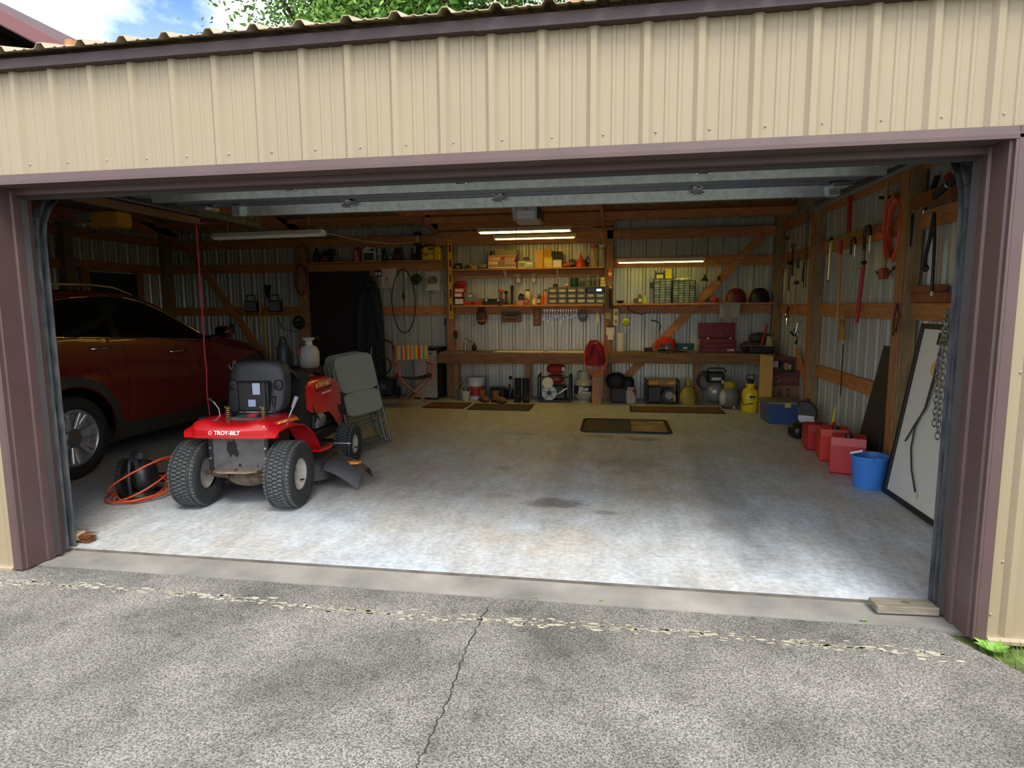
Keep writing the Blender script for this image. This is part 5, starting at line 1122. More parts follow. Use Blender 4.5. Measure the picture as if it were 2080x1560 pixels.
t = thing('clock_radio', 'black clock radio with a lit blue display slotted in the drawer cabinet', 'radio', ((a.x+b.x)/2+W_/2-.01-cw, 7.06, Z2+.012+2*chh)); MB().box(-cw+.012, cw-.012, -.106, .08, .003, chh-.006, .004).build('body', plain('0E0F16', .3), t); MB().box(cw*.1, cw*.62, -.1085, -.105, chh*.3, chh*.72).build('display', mat('blue_display', '1A2A50', .3, emit=(.25, .45, 1.), estr=1.2), t)
text('12:08', chh*.36, mat('display_digits', '8FB4FF', .3, emit=(.5, .7, 1.), estr=2.), t, (cw*.36, -.109, chh*.5))
ZC = Z2+H_; G = 'jars and tins on the drawer cabinet'
can('puck_tin', 'low brown tin on the left of the drawer cabinet top', 1123, 1133.5, 577, ZC, '4A3022', '3A2A20', None, 7.04, group=G, dome=False)
x, w, h = spot(1146.5, 1155, 574, 7.04, ZC); t = thing('baseball', 'white baseball resting on the drawer cabinet', 'ball', (x, 7.04, ZC), 0., G); MB().ell((0, 0, w/2), (w/2, w/2, w/2), 20, 12).build('ball', plain('D8B89A', .6), t, 70)
for s in (-1, 1): MB().tube([(s*(w*.32+w*.1*math.cos(q)), -w*.37*math.cos(q*.6), w/2+w*.36*math.sin(q)) for q in [-1.2+.3*k for k in range(9)]], .002, 5).build('seam', plain('A03028', .6), t)
can('green_tin', 'dark green tin with a white label on the drawer cabinet', 1158, 1174.5, 565, ZC, '1E4A38', '2A5A48', None, 7.05, group=G, dome=False)
for lab, px0, px1, py, f in (('first glass jar right of the green tin, dark contents', 1178, 1187.5, 563, '4A443A'), ('second glass jar right of the green tin, full of small hardware', 1188.5, 1200.5, 560, '7A7468'), ('third glass jar right of the green tin, grey contents', 1201, 1209, 564, '6A6A68'), ('tallest glass jar, just left of the yellow boxes', 1210, 1219, 558.5, '8A8270')): jar('glass_jar', lab, px0, px1, py, ZC, f, '7A7A76', 7.05, G)
z = ZC
for k, lab in enumerate(('bottom yellow hardware box on the right end of the drawer cabinet', 'middle yellow hardware box on the right end of the drawer cabinet', 'top yellow hardware box on the right end of the drawer cabinet')):
    h = spot(1219.5, 1230.5, 576-6.5*k, 7.03, z)[2]; carton('hardware_box', lab, 1219.5, 1230.5-k, 576-6.5*k, z, 'C8A83A', 'D8CFA8', 7.03, 'box', 'yellow hardware boxes', .07); z += h+.0005
# ---------------------------------------------------------------- hanging under the lower shelf
def hook(t, z, y=.06): MB().cyl((0, y, z), (0, -.025, z+.004), .0035, n=6).build('nail', M_STEEL, t)
p0 = at(978, 660, y=7.12); t = thing('baseball_mitt', 'brown leather mitt hanging below the lower middle shelf', 'mitt', (p0.x, 7.12, p0.z)); H = at(978, 623, y=7.12).z-p0.z
le = mat('mitt_leather', '5A3422', .6, var=.25, vscale=12); MB().ell((0, 0, H*.42), (.088, .045, H*.42), 20, 12, sq=.9).build('palm', le, t, 60)
for k in range(4): MB().tube([(-.055+.036*k, -.012, H*.45), (-.045+.03*k, -.02, H*.8), (-.035+.024*k, -.005, H*.98)], [.022, .020, .012], 8).build('finger', le, t, 60)
MB().tube([(-.075, -.036, H*.26), (0, -.05, H*.20), (.075, -.036, H*.26)], .006, 6).build('lacing', plain('C8A87A', .6), t); hook(t, H*.95)
a, b = at(1018.5, 655, y=7.165), at(1058, 633, y=7.165); t = thing('wooden_sign', 'weathered grey wooden sign with faded dark lettering under the lower shelf', 'sign', ((a.x+b.x)/2, 7.165, a.z)); w, h = b.x-a.x, b.z-a.z
for k in range(2): MB().box(-w/2, w/2, -.012, .008, h*.5*k+.001, h*.5*(k+1)-.001, .002).build('plank', mat('weathered_sign', '7A6652', .85, 0, col2='54463A', vscale=7, stretch=(1, 8, 8)), t)
for q, zz, s in ((-.0, .62, .045), (.02, .25, .034)): MB().box(-w*.32, w*.30, -.0135, -.0115, h*zz-.004, h*zz+.012).build('faded_lettering', plain('2E2822', .8), t)
a, b = at(1083.5, 662, y=7.155), at(1098, 627, y=7.155); t = thing('carved_paddle', 'narrow carved wooden plaque with metal ornaments under the lower shelf', 'plaque', ((a.x+b.x)/2, 7.155, a.z)); w, h = b.x-a.x, b.z-a.z
MB().box(-w/2, w/2, -.014, .01, 0, h, .004).build('board', mat('plaque_wood', '7A4A34', .7, var=.2, vscale=14), t)
for q in (.2, .45, .7, .88): MB().torus((0, -.016, h*q), .022, .005, 'y', 14, 6).build('ornament', plain('A8926A', .4, .5), t)
wr_m = MB().tube([(0, 0, -.02), (0, 0, -.13)], .0055, 6).torus((0, 0, -.008), .011, .005, 'y', 12, 6).torus((0, 0, -.142), .013, .005, 'y', 10, 6).mesh('wrench', M_STEEL, 60)
for k in range(13):
    p0 = at(1106+5.4*k, 633, y=7.165); s = (1.1, 1.25, .95, 1.5, .8, .75, 1.35, 1.0, .6, .9, .85, .7, .6)[k]
    o = put(wr_m, 'wrench', None, (p0.x, 7.165, p0.z+.03), (0, random.uniform(-.06, .06), 0), (1, 1, s)); tag(o, '%s steel wrench from the left in the row hanging under the lower shelf' % ('first', 'second', 'third', 'fourth', 'fifth', 'sixth', 'seventh', 'eighth', 'ninth', 'tenth', 'eleventh', 'twelfth', 'thirteenth')[k], 'wrench', 'wrenches in the hanging row')
p0 = at(1184, 641, y=7.16); t = thing('chain_bundle', 'round bundle of grey chain hanging right of the wrenches', 'chain', (p0.x, 7.16, p0.z))
for k in range(5): MB().torus((random.uniform(-.015, .015), -.006*k, random.uniform(-.015, .015)), .045+.006*k, .007, 'y', 18, 6, 1, 1.25).build('chain_turn', plain('6A6C6A', .4, .7), t, 60)
a, b = at(1209.5, 661, y=7.15), at(1218, 626, y=7.15); t = thing('white_scraper', 'white paddle-shaped scraper hanging left of the post', 'scraper', ((a.x+b.x)/2, 7.15, a.z)); w, h = b.x-a.x, b.z-a.z
MB().prism([(-w*.5, h*.15), (w*.5, h*.15), (w*.28, h*.72), (-w*.28, h*.72)], -.006, .006, 'y').build('blade', plain('D0D0C4', .5), t); MB().tube([(-w*.2, 0, h*.72), (0, 0, h), (w*.2, 0, h*.72)], .004, 6).tube([(-w*.2, 0, h*.15), (0, 0, 0), (w*.2, 0, h*.15)], .004, 6).build('loop', plain('C8C8BC', .5), t)
# on the middle post
p0 = at(1239, 563, y=7.03); t = thing('orange_spray_can', 'orange can hung in a wire holder on the middle post', 'can', (p0.x, 7.03, p0.z)); MB().lathe([(.034, 0), (.034, .10), (.022, .115), (.022, .13), (0, .13)], n=16).build('body', plain('D8562A', .4), t, 40); MB().lathe([(.0348, .03), (.0348, .07)], n=16, caps=False).build('label_band', plain('E8C8B0', .5), t); MB().tube([(-.036, 0, .02), (-.04, .03, -.10), (.0, .045, -.14), (.04, .03, -.10), (.036, 0, .02)], .003, 5).build('wire_holder', M_STEEL, t)
p0 = at(1240, 626, y=7.04); t = thing('black_tube', 'black tube hanging on the middle post', 'tube', (p0.x, 7.04, p0.z)); MB().cyl((0, 0, 0), (0, 0, .31), .022, n=14).build('barrel', M_BLACK, t, 40); MB().cyl((0, 0, .31), (0, 0, .335), .014, n=10).build('cap', plain('D8D8D0', .5), t); hook(t, .33)
p0 = at(1250.5, 661, y=7.04); t = thing('wall_outlet', 'white double outlet plate on the middle post', 'outlet', (p0.x, 7.04, p0.z)); MB().box(-.042, .042, 0, .03, 0, .26, .004).build('plate', plain('D0C8A8', .5), t)
for zz in (.06, .19): MB().box(-.022, .022, -.006, .004, zz-.03, zz+.03, .006).build('socket', plain('8A8468', .5), t)
p0 = at(1236, 650, y=7.05); t = thing('bag_of_fittings', 'clear bag of brown fittings pinned to the middle post', 'bag', (p0.x, 7.05, p0.z)); MB().ell((0, 0, .06), (.062, .018, .06), 14, 9, .08, .7).build('bag', mat('fittings_bag', 'A08A6A', .35, var=.5, vscale=60), t, 60); hook(t, .12)
a, b = at(1231, 690, y=7.05), at(1248.5, 664, y=7.05); t = thing('clipboard_note', 'white notepaper held in a bulldog clip on the middle post', 'paper', ((a.x+b.x)/2, 7.05, a.z)); w, h = b.x-a.x, b.z-a.z
MB().box(-w/2, w/2, -.003, .003, h*.35, h).build('sheet', plain('D4CEC2', .7), t); MB().box(-w*.32, w*.32, -.006, -.003, 0, h*.75).build('slip', plain('DCD8CE', .7), t); MB().box(-w*.4, w*.4, -.014, .012, h*.97, h*1.12, .003).torus((0, -.005, h*1.2), .022, .004, 'y', 12, 5).build('clip', M_BLACK, t)
# ================================================================ right bay: cabinets, lamp, helmets, bench tools
def parts_cabinet(lab, px0, px1, py, cols, rows, frame, Y=6.98, seed=3):
    a, b = at(px0, 600, y=Y), at(px1, py, y=Y); w, h = b.x-a.x, b.z-Z2R; t = thing('parts_cabinet', lab, 'cabinet', ((a.x+b.x)/2, Y+.08, Z2R), 0., 'small-parts cabinets'); R = random.Random(seed)
    m = plain(frame, .45); MB().box(-w/2, w/2, -.08, .08, 0, .008).box(-w/2, w/2, -.08, .08, h-.008, h).box(-w/2, -w/2+.008, -.08, .08, 0, h).box(w/2-.008, w/2, -.08, .08, 0, h).box(-w/2, w/2, .072, .08, 0, h).build('frame', m, t)
    cw, ch = (w-.016)/cols, (h-.016)/rows
    for i in range(cols):
        for j in range(rows):
            x0, z0 = -w/2+.008+i*cw, .008+j*ch
            d = MB().box(x0+.003, x0+cw-.003, -.084, .06, z0+.003, z0+ch-.003, .002).build('drawer', plain(R.choice(('5A6664', '6A7674', '4C5654', '747E78')), .25), t)
            MB().box(x0+cw*.2, x0+cw*.8, -.092, -.083, z0+ch*.10, z0+ch*.24, .001).build('pull', plain('A8B2B0', .3), d)
parts_cabinet('blue-framed small-parts cabinet with three columns of drawers', 1327.5, 1364.5, 565.5, 3, 9, '1E3A6A', seed=3); parts_cabinet('dark-framed small-parts cabinet with four columns of drawers', 1366, 1413.5, 569, 4, 9, '20303C', seed=5)
G = 'things on top of the small-parts cabinets'; zc1 = at(1345, 565.5, y=6.98).z; zc2 = at(1390, 569, y=6.98).z
x, w, h = spot(1330.5, 1350.5, 550, 7.0, zc1); t = thing('black_clamp_frame', 'black U-shaped clamp frame on the blue-framed cabinet', 'clamp', (x, 7.02, zc1), 0., G)
MB().box(-w/2, -w*.36, -.02, .02, 0, h, .004).build('upright', M_BLACK, t); MB().box(w*.36, w/2, -.02, .02, 0, h, .004).build('upright', M_BLACK, t); MB().box(-w/2, w/2, -.018, .018, h*.55, h*.75, .004).build('crossbar', M_BLACK, t); MB().box(-w*.34, w*.34, -.016, .016, 0, h*.5, .004).build('pad', plain('C8C090', .6), t)
carton('yellow_box', 'bright yellow box on the blue-framed cabinet, lit by the tube', 1351.5, 1364, 547, zc1, 'D8C01E', None, 7.05, 'box', G, .07)
pile('white_offcuts', 'scatter of white plastic offcuts on the four-column cabinet', 1369, 1410, 562, zc2, ('D8D8C0', 'C8CCB8', 'E0DCC8'), 7.05, 'offcuts', G, 8, 12, .06)
G = 'small things on the right shelf'
x, w, h = spot(1252, 1268.5, 608, 7.0, Z2R); t = thing('black_dish', 'shallow black dish at the left end of the right shelf', 'dish', (x, 7.0, Z2R), 0., G); MB().lathe([(w*.25, 0), (w*.32, .01), (w*.5, .04), (w*.47, .042), (w*.30, .016), (0, .014)], n=22).build('bowl', M_BLACK, t, 50); MB().torus((0, 0, .041), w*.48, .004, n=22, m=5).build('rim', plain('3A3A38', .4), t)
x, w, h = spot(1286.5, 1297, 605, 6.98, Z2R); t = thing('round_clock', 'small round black clock on the right shelf', 'clock', (x, 6.98, Z2R), 0., G); MB().cyl((0, -.015, w/2), (0, .02, w/2), w/2, n=22).build('case', M_BLACK, t, 40); MB().cyl((0, -.018, w/2), (0, -.014, w/2), w*.36, n=20).build('face', plain('4A4A46', .4), t); MB().bar((0, -.019, w/2), (0, -.019, w*.75), .004, .002).build('hand', plain('D8D8C8', .5), t)
bottle('brown_bottle', 'brown bottle with a white band and black top behind the round clock', 1295.5, 1303.5, 598, Z2R, '6A4A2A', '141414', 'D8D2C0', 7.04, group=G)
carton('pale_green_box', 'slim pale green box on the right shelf', 1306.5, 1314, 600, Z2R, 'A8B87A', None, 7.03, 'box', G, .05)
t = thing('black_speaker', 'small black box mounted beside the blue-framed cabinet', 'speaker', tuple(at(1323, 585, y=7.14))); MB().box(-.025, .025, -.03, .03, 0, .085, .004).build('body', M_BLACK, t); MB().cyl((0, -.032, .045), (0, -.028, .045), .018, n=12).build('grille', plain('3A3A3A', .6), t); MB().tube([(0, 0, 0), (-.01, .02, -.15), (-.03, .03, -.30)], .003, 5).build('wire', M_BLACK, t)
# gooseneck lamp clamped to the brace
t = thing('gooseneck_lamp', 'yellow gooseneck lamp with a black shade clamped to the diagonal brace', 'lamp', (0, 0, 0)); Yg = 7.02
pts = [at(1459, 562, y=Yg+.05), at(1459, 552, y=Yg), at(1456, 538, y=Yg), at(1450, 531, y=Yg), at(1442, 528.5, y=Yg), at(1435, 534, y=Yg), at(1431.5, 545, y=Yg), at(1431.5, 556, y=Yg)]
MB().tube(pts, .009, 8).build('gooseneck', plain('C8A024', .4), t, 60); q = at(1431.5, 571, y=Yg); MB().lathe([(.062, 0), (.060, .012), (.03, .045), (.018, .06), (.018, .10), (0, .10)], tuple(q), 20).build('shade', M_BLACK, t, 45)
q = at(1460, 567, y=Yg+.06); MB().box(q.x-.02, q.x+.02, q.y-.02, q.y+.03, q.z-.03, q.z+.05, .004).build('clamp', M_BLACK, t); MB().ell((q.x, q.y-.02, q.z-.035), (.012, .012, .012), 8, 6).build('clamp_screw', M_STEEL, t)
# drill and helmets
x, w, h = spot(1426, 1466, 601, 6.98, Z2R); t = thing('power_drill', 'red and black power drill lying on the right shelf', 'drill', (x, 6.98, Z2R), 0., G)
MB().cyl((-w*.10, 0, .05), (w*.28, 0, .05), .038, n=14).build('motor_housing', plain('C03A24', .4), t, 40); MB().cyl((-w*.10, 0, .05), (-w*.30, 0, .05), .026, .018, n=14).build('chuck', M_BLACK, t, 40); MB().cyl((-w*.30, 0, .05), (-w*.48, 0, .05), .006, n=8).build('bit', M_STEEL, t); MB().bar((w*.20, 0, .05), (w*.34, -.09, .03), .035, .04).build('grip', M_BLACK, t); MB().box(w*.28, w*.46, -.16, -.06, .0, .05, .006).build('battery', plain('B03020', .4), t)
def helmet(name, lab, px0, px1, py, col, Y, seed):
    x, w, h = spot(px0, px1, py, Y, Z2R); t = thing(name, lab, 'helmet', (x, Y, Z2R), .4, 'helmets on the right shelf')
    MB().grid(lambda u, v: ((w/2)*math.cos(2*PI*u)*math.cos(v*PI/2)**.7, .125*math.sin(2*PI*u)*math.cos(v*PI/2)**.7, .01+h*.97*math.sin(v*PI/2)), 28, 9, cu=True).build('shell', mat('helmet_'+col, col, .5), t, 70)
    for k in range(5): MB().box(-w*.30+k*w*.13, -w*.24+k*w*.13, -.11+.012*abs(k-2), -.09+.012*abs(k-2), h*.40, h*.70, .006).build('vent', plain('141416', .5), t)
    MB().torus((0, 0, .012), w*.47, .010, n=26, m=6, sy=.125/(w*.5)).build('rim', plain('1A1A1C', .6), t, 60); MB().tube([(-w*.3, -.08, .02), (-w*.1, -.12, .008), (w*.15, -.115, .008), (w*.3, -.08, .02)], .005, 5).build('chin_strap', plain('202022', .8), t)
helmet('bike_helmet', 'dark red cycling helmet on the right shelf', 1473, 1518, 586, '6A1A22', 7.02, 1); helmet('bike_helmet', 'black cycling helmet at the right end of the right shelf', 1521, 1566, 585, '17181B', 7.02, 2)
# tennis ball parking guide, power strip, cloth
q = at(1271.5, 655, y=6.36); t = thing('tennis_ball', 'yellow-green tennis ball hanging on a string', 'ball', (q.x, q.y, q.z)); MB().ell((0, 0, 0), (.058, .058, .058), 24, 14).build('ball', mat('tennis_felt', 'C4D42A', .9, bump=.3, bscale=300), t, 70); MB().tube([(0, 0, .055), (.01, -.01, 2.775-q.z)], .0025, 5).build('string', plain('C8BEA0', .7), t); MB().tube([(.0585*math.cos(a)*.98, -.0585*math.sin(a)*.55, .045*math.sin(a)) for a in [-.2+.2*k for k in range(18)]], .002, 5).build('seam', plain('E0E4C0', .7), t)
t = thing('power_strip', 'grey power strip with plugged-in cords fixed to the girt below the right shelf', 'power strip', tuple(at(1328, 636, y=7.17))); MB().box(-.15, .15, -.02, .02, 0, .045, .005).build('body', plain('A8A498', .5), t)
for k in range(5): MB().box(-.12+k*.06-.014, -.12+k*.06+.014, -.05 if k % 2 else -.026, -.018, .008, .036, .003).build('plug' if k % 2 else 'socket', M_BLACK if k % 2 else plain('4A4844', .5), t)
MB().tube([(-.12, -.05, .02), (-.2, -.07, -.02), (-.32, -.06, .02), (-.40, -.04, .06), (-.42, -.02, .12)], .006, 6).build('cord', M_BLACK, t, 60)
a, b = at(1461.5, 645, y=6.90), at(1504, 617, y=6.90); t = thing('grey_cloth', 'pale grey cloth draped over the front of the right shelf', 'cloth', ((a.x+b.x)/2, 6.918, a.z)); w, h = b.x-a.x, Z2R-a.z+.004
MB().sheet(lambda u, v: (w*(u-.5), -.004-.008*math.sin(u*9)*(1-v), h*v), 12, 8, .005).build('drape', plain('8E9692', .9), t, 60); MB().sheet(lambda u, v: (w*(u-.5), .0+.12*v, h+.003), 4, 4, .004).build('top_fold', plain('8E9692', .9), t)
t = thing('bent_pipe', 'bent black pipe hanging on the wall above the red vise', 'pipe', tuple(at(1333, 652, y=7.17))); MB().tube([(-.08, 0, .01), (-.02, -.01, 0), (.04, -.015, -.02), (.065, -.01, -.08), (.05, 0, -.16)], .010, 8).build('pipe', M_BLACK, t, 60); MB().cyl((0, .05, .012), (0, -.02, .016), .004, n=6).build('nail', M_STEEL, t)
# ---- on the bench
G = 'things on the workbench'
x, w, h = spot(1253, 1268.5, 675, 6.95, ZB); t = thing('paper_towel', 'roll of white paper towel standing on the bench', 'paper towel', (x, 6.93, ZB), 0., G); MB().lathe([(w/2, .004), (w/2, h*.97), (w*.15, h*.97), (w*.15, .004)], n=24, caps=False).build('roll', plain('D2CEC4', .9), t, 40); MB().cyl((0, 0, 0), (0, 0, h), w*.12, n=10).build('core', plain('A88A60', .8), t); MB().lathe([(w*.55, 0), (w*.55, .006), (0, .006)], n=20).build('base', plain('7A5A3A', .7), t)
x, w, h = spot(1332, 1374, 684, 6.78, ZB); t = thing('bench_vise', 'bench vise under a bright red cloth on the workbench', 'vise', (x, 6.78, ZB), 0., G)
MB().box(-.09, .09, -.10, .10, 0, .035, .006).build('base', plain('2E3640', .5, .4), t); MB().box(-.06, .06, -.08, .09, .035, .12, .012).build('body', plain('2E3640', .5, .4), t); MB().box(-.08, .08, -.13, -.10, .05, .15, .008).build('jaw', plain('3A424A', .5, .4), t); MB().cyl((-.11, -.17, .08), (.11, -.17, .08), .008, n=8).cyl((0, -.17, .08), (0, -.08, .08), .016, n=10).build('screw_handle', M_STEEL, t)
MB().grid(lambda u, v: (.15*math.cos(2*PI*u)*(math.cos(v*PI/2)**.5)*(1+.10*math.sin(10*PI*u)), .13*math.sin(2*PI*u)*(math.cos(v*PI/2)**.5)*(1+.08*math.sin(14*PI*u)), .055+(h-.06)*math.sin(v*PI/2)), 44, 9, cu=True).build('cover_cloth', mat('red_cover', 'B8261E', .85, var=.15, vscale=10), t, 70)
carton('blue_case', 'small blue metal case on the bench beside the vise', 1374, 1408.5, 697.5, ZB, '1E4A5C', None, 6.95, 'case', G, .14); MB().box(-.03, .03, -.0725, -.069, .05, .075).build('badge', plain('D8DCDC', .4), bpy.data.objects['blue_case'])
carton('black_battery', 'small black battery charger on the bench left of the vise', 1310, 1326, 706, ZB, '1A1A1A', None, 6.90, 'charger', G, .08)
pile('bench_tools', 'loose hand tools lying in front of the vise on the bench', 1345, 1420, 710, ZB, ('8A6A3A', '2A2A2A', '6A4A2A', '3A4A3A'), 6.67, 'tools', G, 10, 21, .08)
# red tool chest with its lid up
a, b = at(1419, 715, y=6.90), at(1496, 656, y=6.90); w = b.x-a.x; t = thing('tool_chest', 'dark red metal tool chest with its lid raised on the bench', 'tool chest', ((a.x+b.x)/2, 6.90, ZB), 0., G); rm = mat('chest_red', '6A1620', .4, .2, var=.1, vscale=5)
H = at(1450, 687, y=6.90).z-ZB; MB().box(-w*.46, w*.46, -.16, .16, 0, H, .006).build('body', rm, t)
for k in range(3):
    d = MB().box(-w*.43, w*.43, -.172, -.155, .012+k*H*.32, .012+k*H*.32+H*.29, .004).build('drawer', rm, t); MB().box(-w*.30, w*.30, -.182, -.170, .012+k*H*.32+H*.20, .012+k*H*.32+H*.24, .002).build('pull', plain('8A3038', .3, .4), d)
MB().box(w*.22, w*.40, -.1745, -.1715, .03, .06).build('badge', plain('B8B0B0', .4, .4), t)
lid = MB().box(-w/2, w/2, .10, .17, H, b.z-ZB, .006).build('lid', rm, t); MB().tube([(.1*w, .095, H+.02), (.12*w, .09, H+.05), (.13*w, .095, H+.07)], .004, 5).build('lid_stay', M_STEEL, lid)
for k in (-1, 1): MB().box(k*w*.30-.02, k*w*.30+.02, -.166, -.150, H-.03, H+.02, .003).build('latch', M_STEEL, t)
# camouflage duffels and the leaf blower
def duffel(lab, px0, px1, py, z, Y, col, r_):
    x, w, h = spot(px0, px1, py, Y, z); t = thing('duffel_bag', lab, 'bag', (x, Y, z), r_, 'bags at the right end of the bench')
    MB().ell((0, 0, h*.5), (w/2, .13, h*.5), 22, 12, .02, .65).build('body', mat('camo_'+col, col, .9, 0, col2='2A2C20', vscale=14), t, 70)
    for s in (-1, 1): MB().tube([(s*w*.2, -.12, h*.25), (s*w*.2, -.11, h*.75), (s*w*.12, -.02, h*1.03), (-s*w*.0, -.0, h*1.05)], .010, 6).build('strap', plain('26281E', .9), t, 60)
    MB().tube([(-w*.4, 0, h*.98), (0, -.01, h*1.005), (w*.4, 0, h*.98)], .004, 5).build('zip', plain('14140F', .5), t)
duffel('lower camouflage duffel bag at the right end of the bench', 1504, 1566, 694, ZB, 7.0, '4A4A34', 0.); duffel('upper camouflage duffel bag lying on the lower one', 1522, 1564, 677, ZB+spot(1504, 1566, 694, 6.92, ZB)[2]-.012, 6.95, '3E4030', .1)
x, w, h = spot(1540, 1616, 702, 6.62, ZB); t = thing('black_toolbox', 'low black tool tray at the right end of the bench', 'tray', (5.55, 6.72, ZB), 0., G); MB().box(-.22, .14, -.11, .11, 0, .012).box(-.22, .14, -.11, -.10, 0, .10).box(-.22, .14, .10, .11, 0, .10).box(-.22, -.21, -.11, .11, 0, .10).box(.13, .14, -.11, .11, 0, .10).build('tray', M_BLACK, t); MB().tube([(-.3, -.05, .115), (-.1, -.05, .112), (.05, -.05, .11)], .008, 8).build('steel_bar', M_STEEL, t, 60); MB().bar((-.02, .0, .10), (.06, .0, .42), .045, .03).build('red_handle', plain('A8281E', .4), t); MB().prism([(.05, .10), (.15, .10), (.13, .24), (.07, .26)], .03, .04, 'y').build('card', plain('B0A070', .7), t)
# papers and odds at the left end of the bench
for lab, x0, x1 in (('large sheet of white paper on the left half of the bench', 1005, 1105), ('large sheet of white paper beside the red coat on the bench', 1108, 1190)):
    a, b = at(x0, 714, z=ZB), at(x1, 714, z=ZB); tag(MB().sheet(lambda u, v: (a.x+(b.x-a.x)*u+.02*v, 6.60+.34*v, ZB+.002+.001*math.sin(u*7)), 8, 4, .0015).build('paper_sheet', plain('F2EAD8', .8)), lab, 'paper', 'sheets on the bench')
x = at(945, 700, y=6.95).x; t = thing('oil_can', 'small oil can with a bent spout at the left end of the bench', 'oil can', (x, 6.95, ZB), 0., G); MB().lathe([(.03, 0), (.03, .11), (.02, .14), (.008, .16), (.006, .22), (0, .22)], n=16).build('body', plain('8A8E86', .3, .6), t, 45); MB().tube([(0, 0, .21), (.05, 0, .17), (.11, 0, .15), (.16, 0, .13)], .006, 6).build('spout', plain('4A4A46', .4, .4), t, 60)
bottle('black_spray_bottle', 'small black spray bottle at the left end of the bench', 959, 968, 697, ZB, '141416', '101010', None, 6.95, group=G)
tag(MB().box(.70, 1.35, 6.64, 6.70, ZB, ZB+.018, .003).build('wood_strip', plain('7A4E30', .7)), 'long thin wooden strip lying on the left end of the bench', 'strip', G)
# red coat and orange cord over the bench post
t = jacket('hanging_jacket', 'dark red jacket draped over the bench post', 1190, 1224, 692, 742, 6.35, '8A1A20', 5)
q = at(1210, 728, y=6.30); o = coil('extension_cord', 'orange extension cord coiled around the red jacket on the bench post', (q.x, 6.30, q.z), .165, .245, .009, 4, 'C8562A', 6.42, 'cord', .03, seed=4); MB().cyl((3.13, 6.46, q.z+.20), (q.x, 6.26, q.z+.235), .008, n=8).build('hook', M_STEEL, o)
# ---------------------------------------------------------------- under the bench
def fl(px, py): p = at(px, py, z=0); return p.x, p.y
G = 'things stored under the bench'
x = at(967, 800, y=6.85).x; t = thing('plastic_bucket', 'white plastic bucket with a red label under the left bench', 'bucket', (x, 6.88, 0), 0., G); MB().lathe([(.125, 0), (.13, .02), (.145, .31), (.153, .315), (.153, .33), (.147, .33), (.147, .345), (.153, .35), (.153, .365), (.145, .365)], n=26).build('body', plain('C8CCCC', .4), t, 40); MB().lathe([(.1345, .06), (.141, .22)], n=26, caps=False).build('label_band', plain('A02A2A', .5), t); MB().tube([(.155*math.cos(a), -.155*math.sin(a), .34-.16*math.sin(a)) for a in [PI*k/12 for k in range(13)]], .0035, 5).build('bail', M_STEEL, t, 60)
for lab, px, r_, h in (('small white pot standing in front of the white bucket', 945, .075, .15), ('small grey-green pot left of the white one under the bench', 932, .07, .16)):
    x = at(px, 815, y=6.62).x; t = thing('flower_pot', lab, 'pot', (x, 6.66 if px > 940 else 6.80, 0), 0., 'pots under the bench'); MB().lathe([(r_*.75, 0), (r_, h*.8), (r_*1.08, h*.82), (r_*1.08, h), (r_*.98, h), (r_*.9, h*.5), (0, h*.45)], n=22).build('pot', plain('B8B4A2' if px > 940 else '6E7268', .6), t, 40); MB().tube([(r_*math.cos(a), 0, h+.12*math.sin(a)) for a in [PI*k/10 for k in range(11)]], .006, 6).build('handle', plain('B8B4A2', .6), t, 60)
def boot(lab, x, y, rz, col, hgt=.18, grp='boots under the bench', sole='2A2018'):
    t = thing('boot', lab, 'boot', (x, y-.07, 0), rz, grp); m = mat('boot_'+col, col, .75, var=.2, vscale=14)
    MB().ell((0, -.10, .055), (.05, .11, .045), 16, 9, sq=.8).lathe([(.052, .05), (.05, hgt*.6), (.055, hgt), (.045, hgt), (.04, hgt*.5), (0, hgt*.4)], (0, .02, 0), 18, sy=1.15).build('upper', m, t, 60)
    MB().prism([(-.045, -.20), (.045, -.20), (.055, -.10), (.048, .0), (.052, .085), (-.052, .085), (-.048, 0), (-.055, -.10)], 0, .025, 'z').build('sole', plain(sole, .8), t)
    for k in range(3): MB().tube([(-.03, -.055+.03*k, .095+.028*k), (.03, -.055+.03*k, .095+.028*k)], .004, 5).build('lace', plain('C8A860', .7), t)
boot('tan work boot lying nearest the white bucket', at(982, 812, y=6.72).x, 6.74, .5, '8A5A2E'); boot('tan work boot to the right of its pair', at(1005, 812, y=6.72).x+.06, 6.62, .9, '8A5A2E')
boot('tall black rubber boot on the left of its pair under the bench', at(1052, 812, y=6.72).x, 6.80, .1, '17181C', .36, 'rubber boots under the bench', '0E0E10'); boot('tall black rubber boot on the right of its pair under the bench', at(1068, 812, y=6.72).x, 6.78, .2, '17181C', .36, 'rubber boots under the bench', '0E0E10')
x = at(1010, 810, y=6.85).x; t = thing('battery_box', 'black battery box with a pale label under the bench', 'battery', (x, 6.92, 0), 0., G); MB().box(-.12, .12, -.09, .09, 0, .17, .012).build('case', M_BLACK, t); MB().box(-.125, .125, -.095, .095, .17, .195, .008).build('lid', M_BLACK, t); MB().box(-.05, .03, -.093, -.089, .04, .11).build('label_panel', plain('A8ACB0', .5), t)
x = at(1034, 810, y=6.9).x; t = thing('bottle_jack', 'dark jack with a ball-topped handle under the bench', 'jack', (x, 6.98, 0), 0., G); MB().box(-.08, .08, -.08, .08, 0, .02, .004).lathe([(.05, .02), (.05, .16), (.02, .17), (.02, .24), (0, .24)], n=16).build('body', plain('1A1E28', .4, .3), t, 40); MB().tube([(.03, -.03, .1), (.02, -.04, .33)], .009, 8).build('handle', M_STEEL, t, 60); MB().ell((.02, -.04, .35), (.03, .03, .03), 12, 8).build('ball', M_BLACK, t, 60)
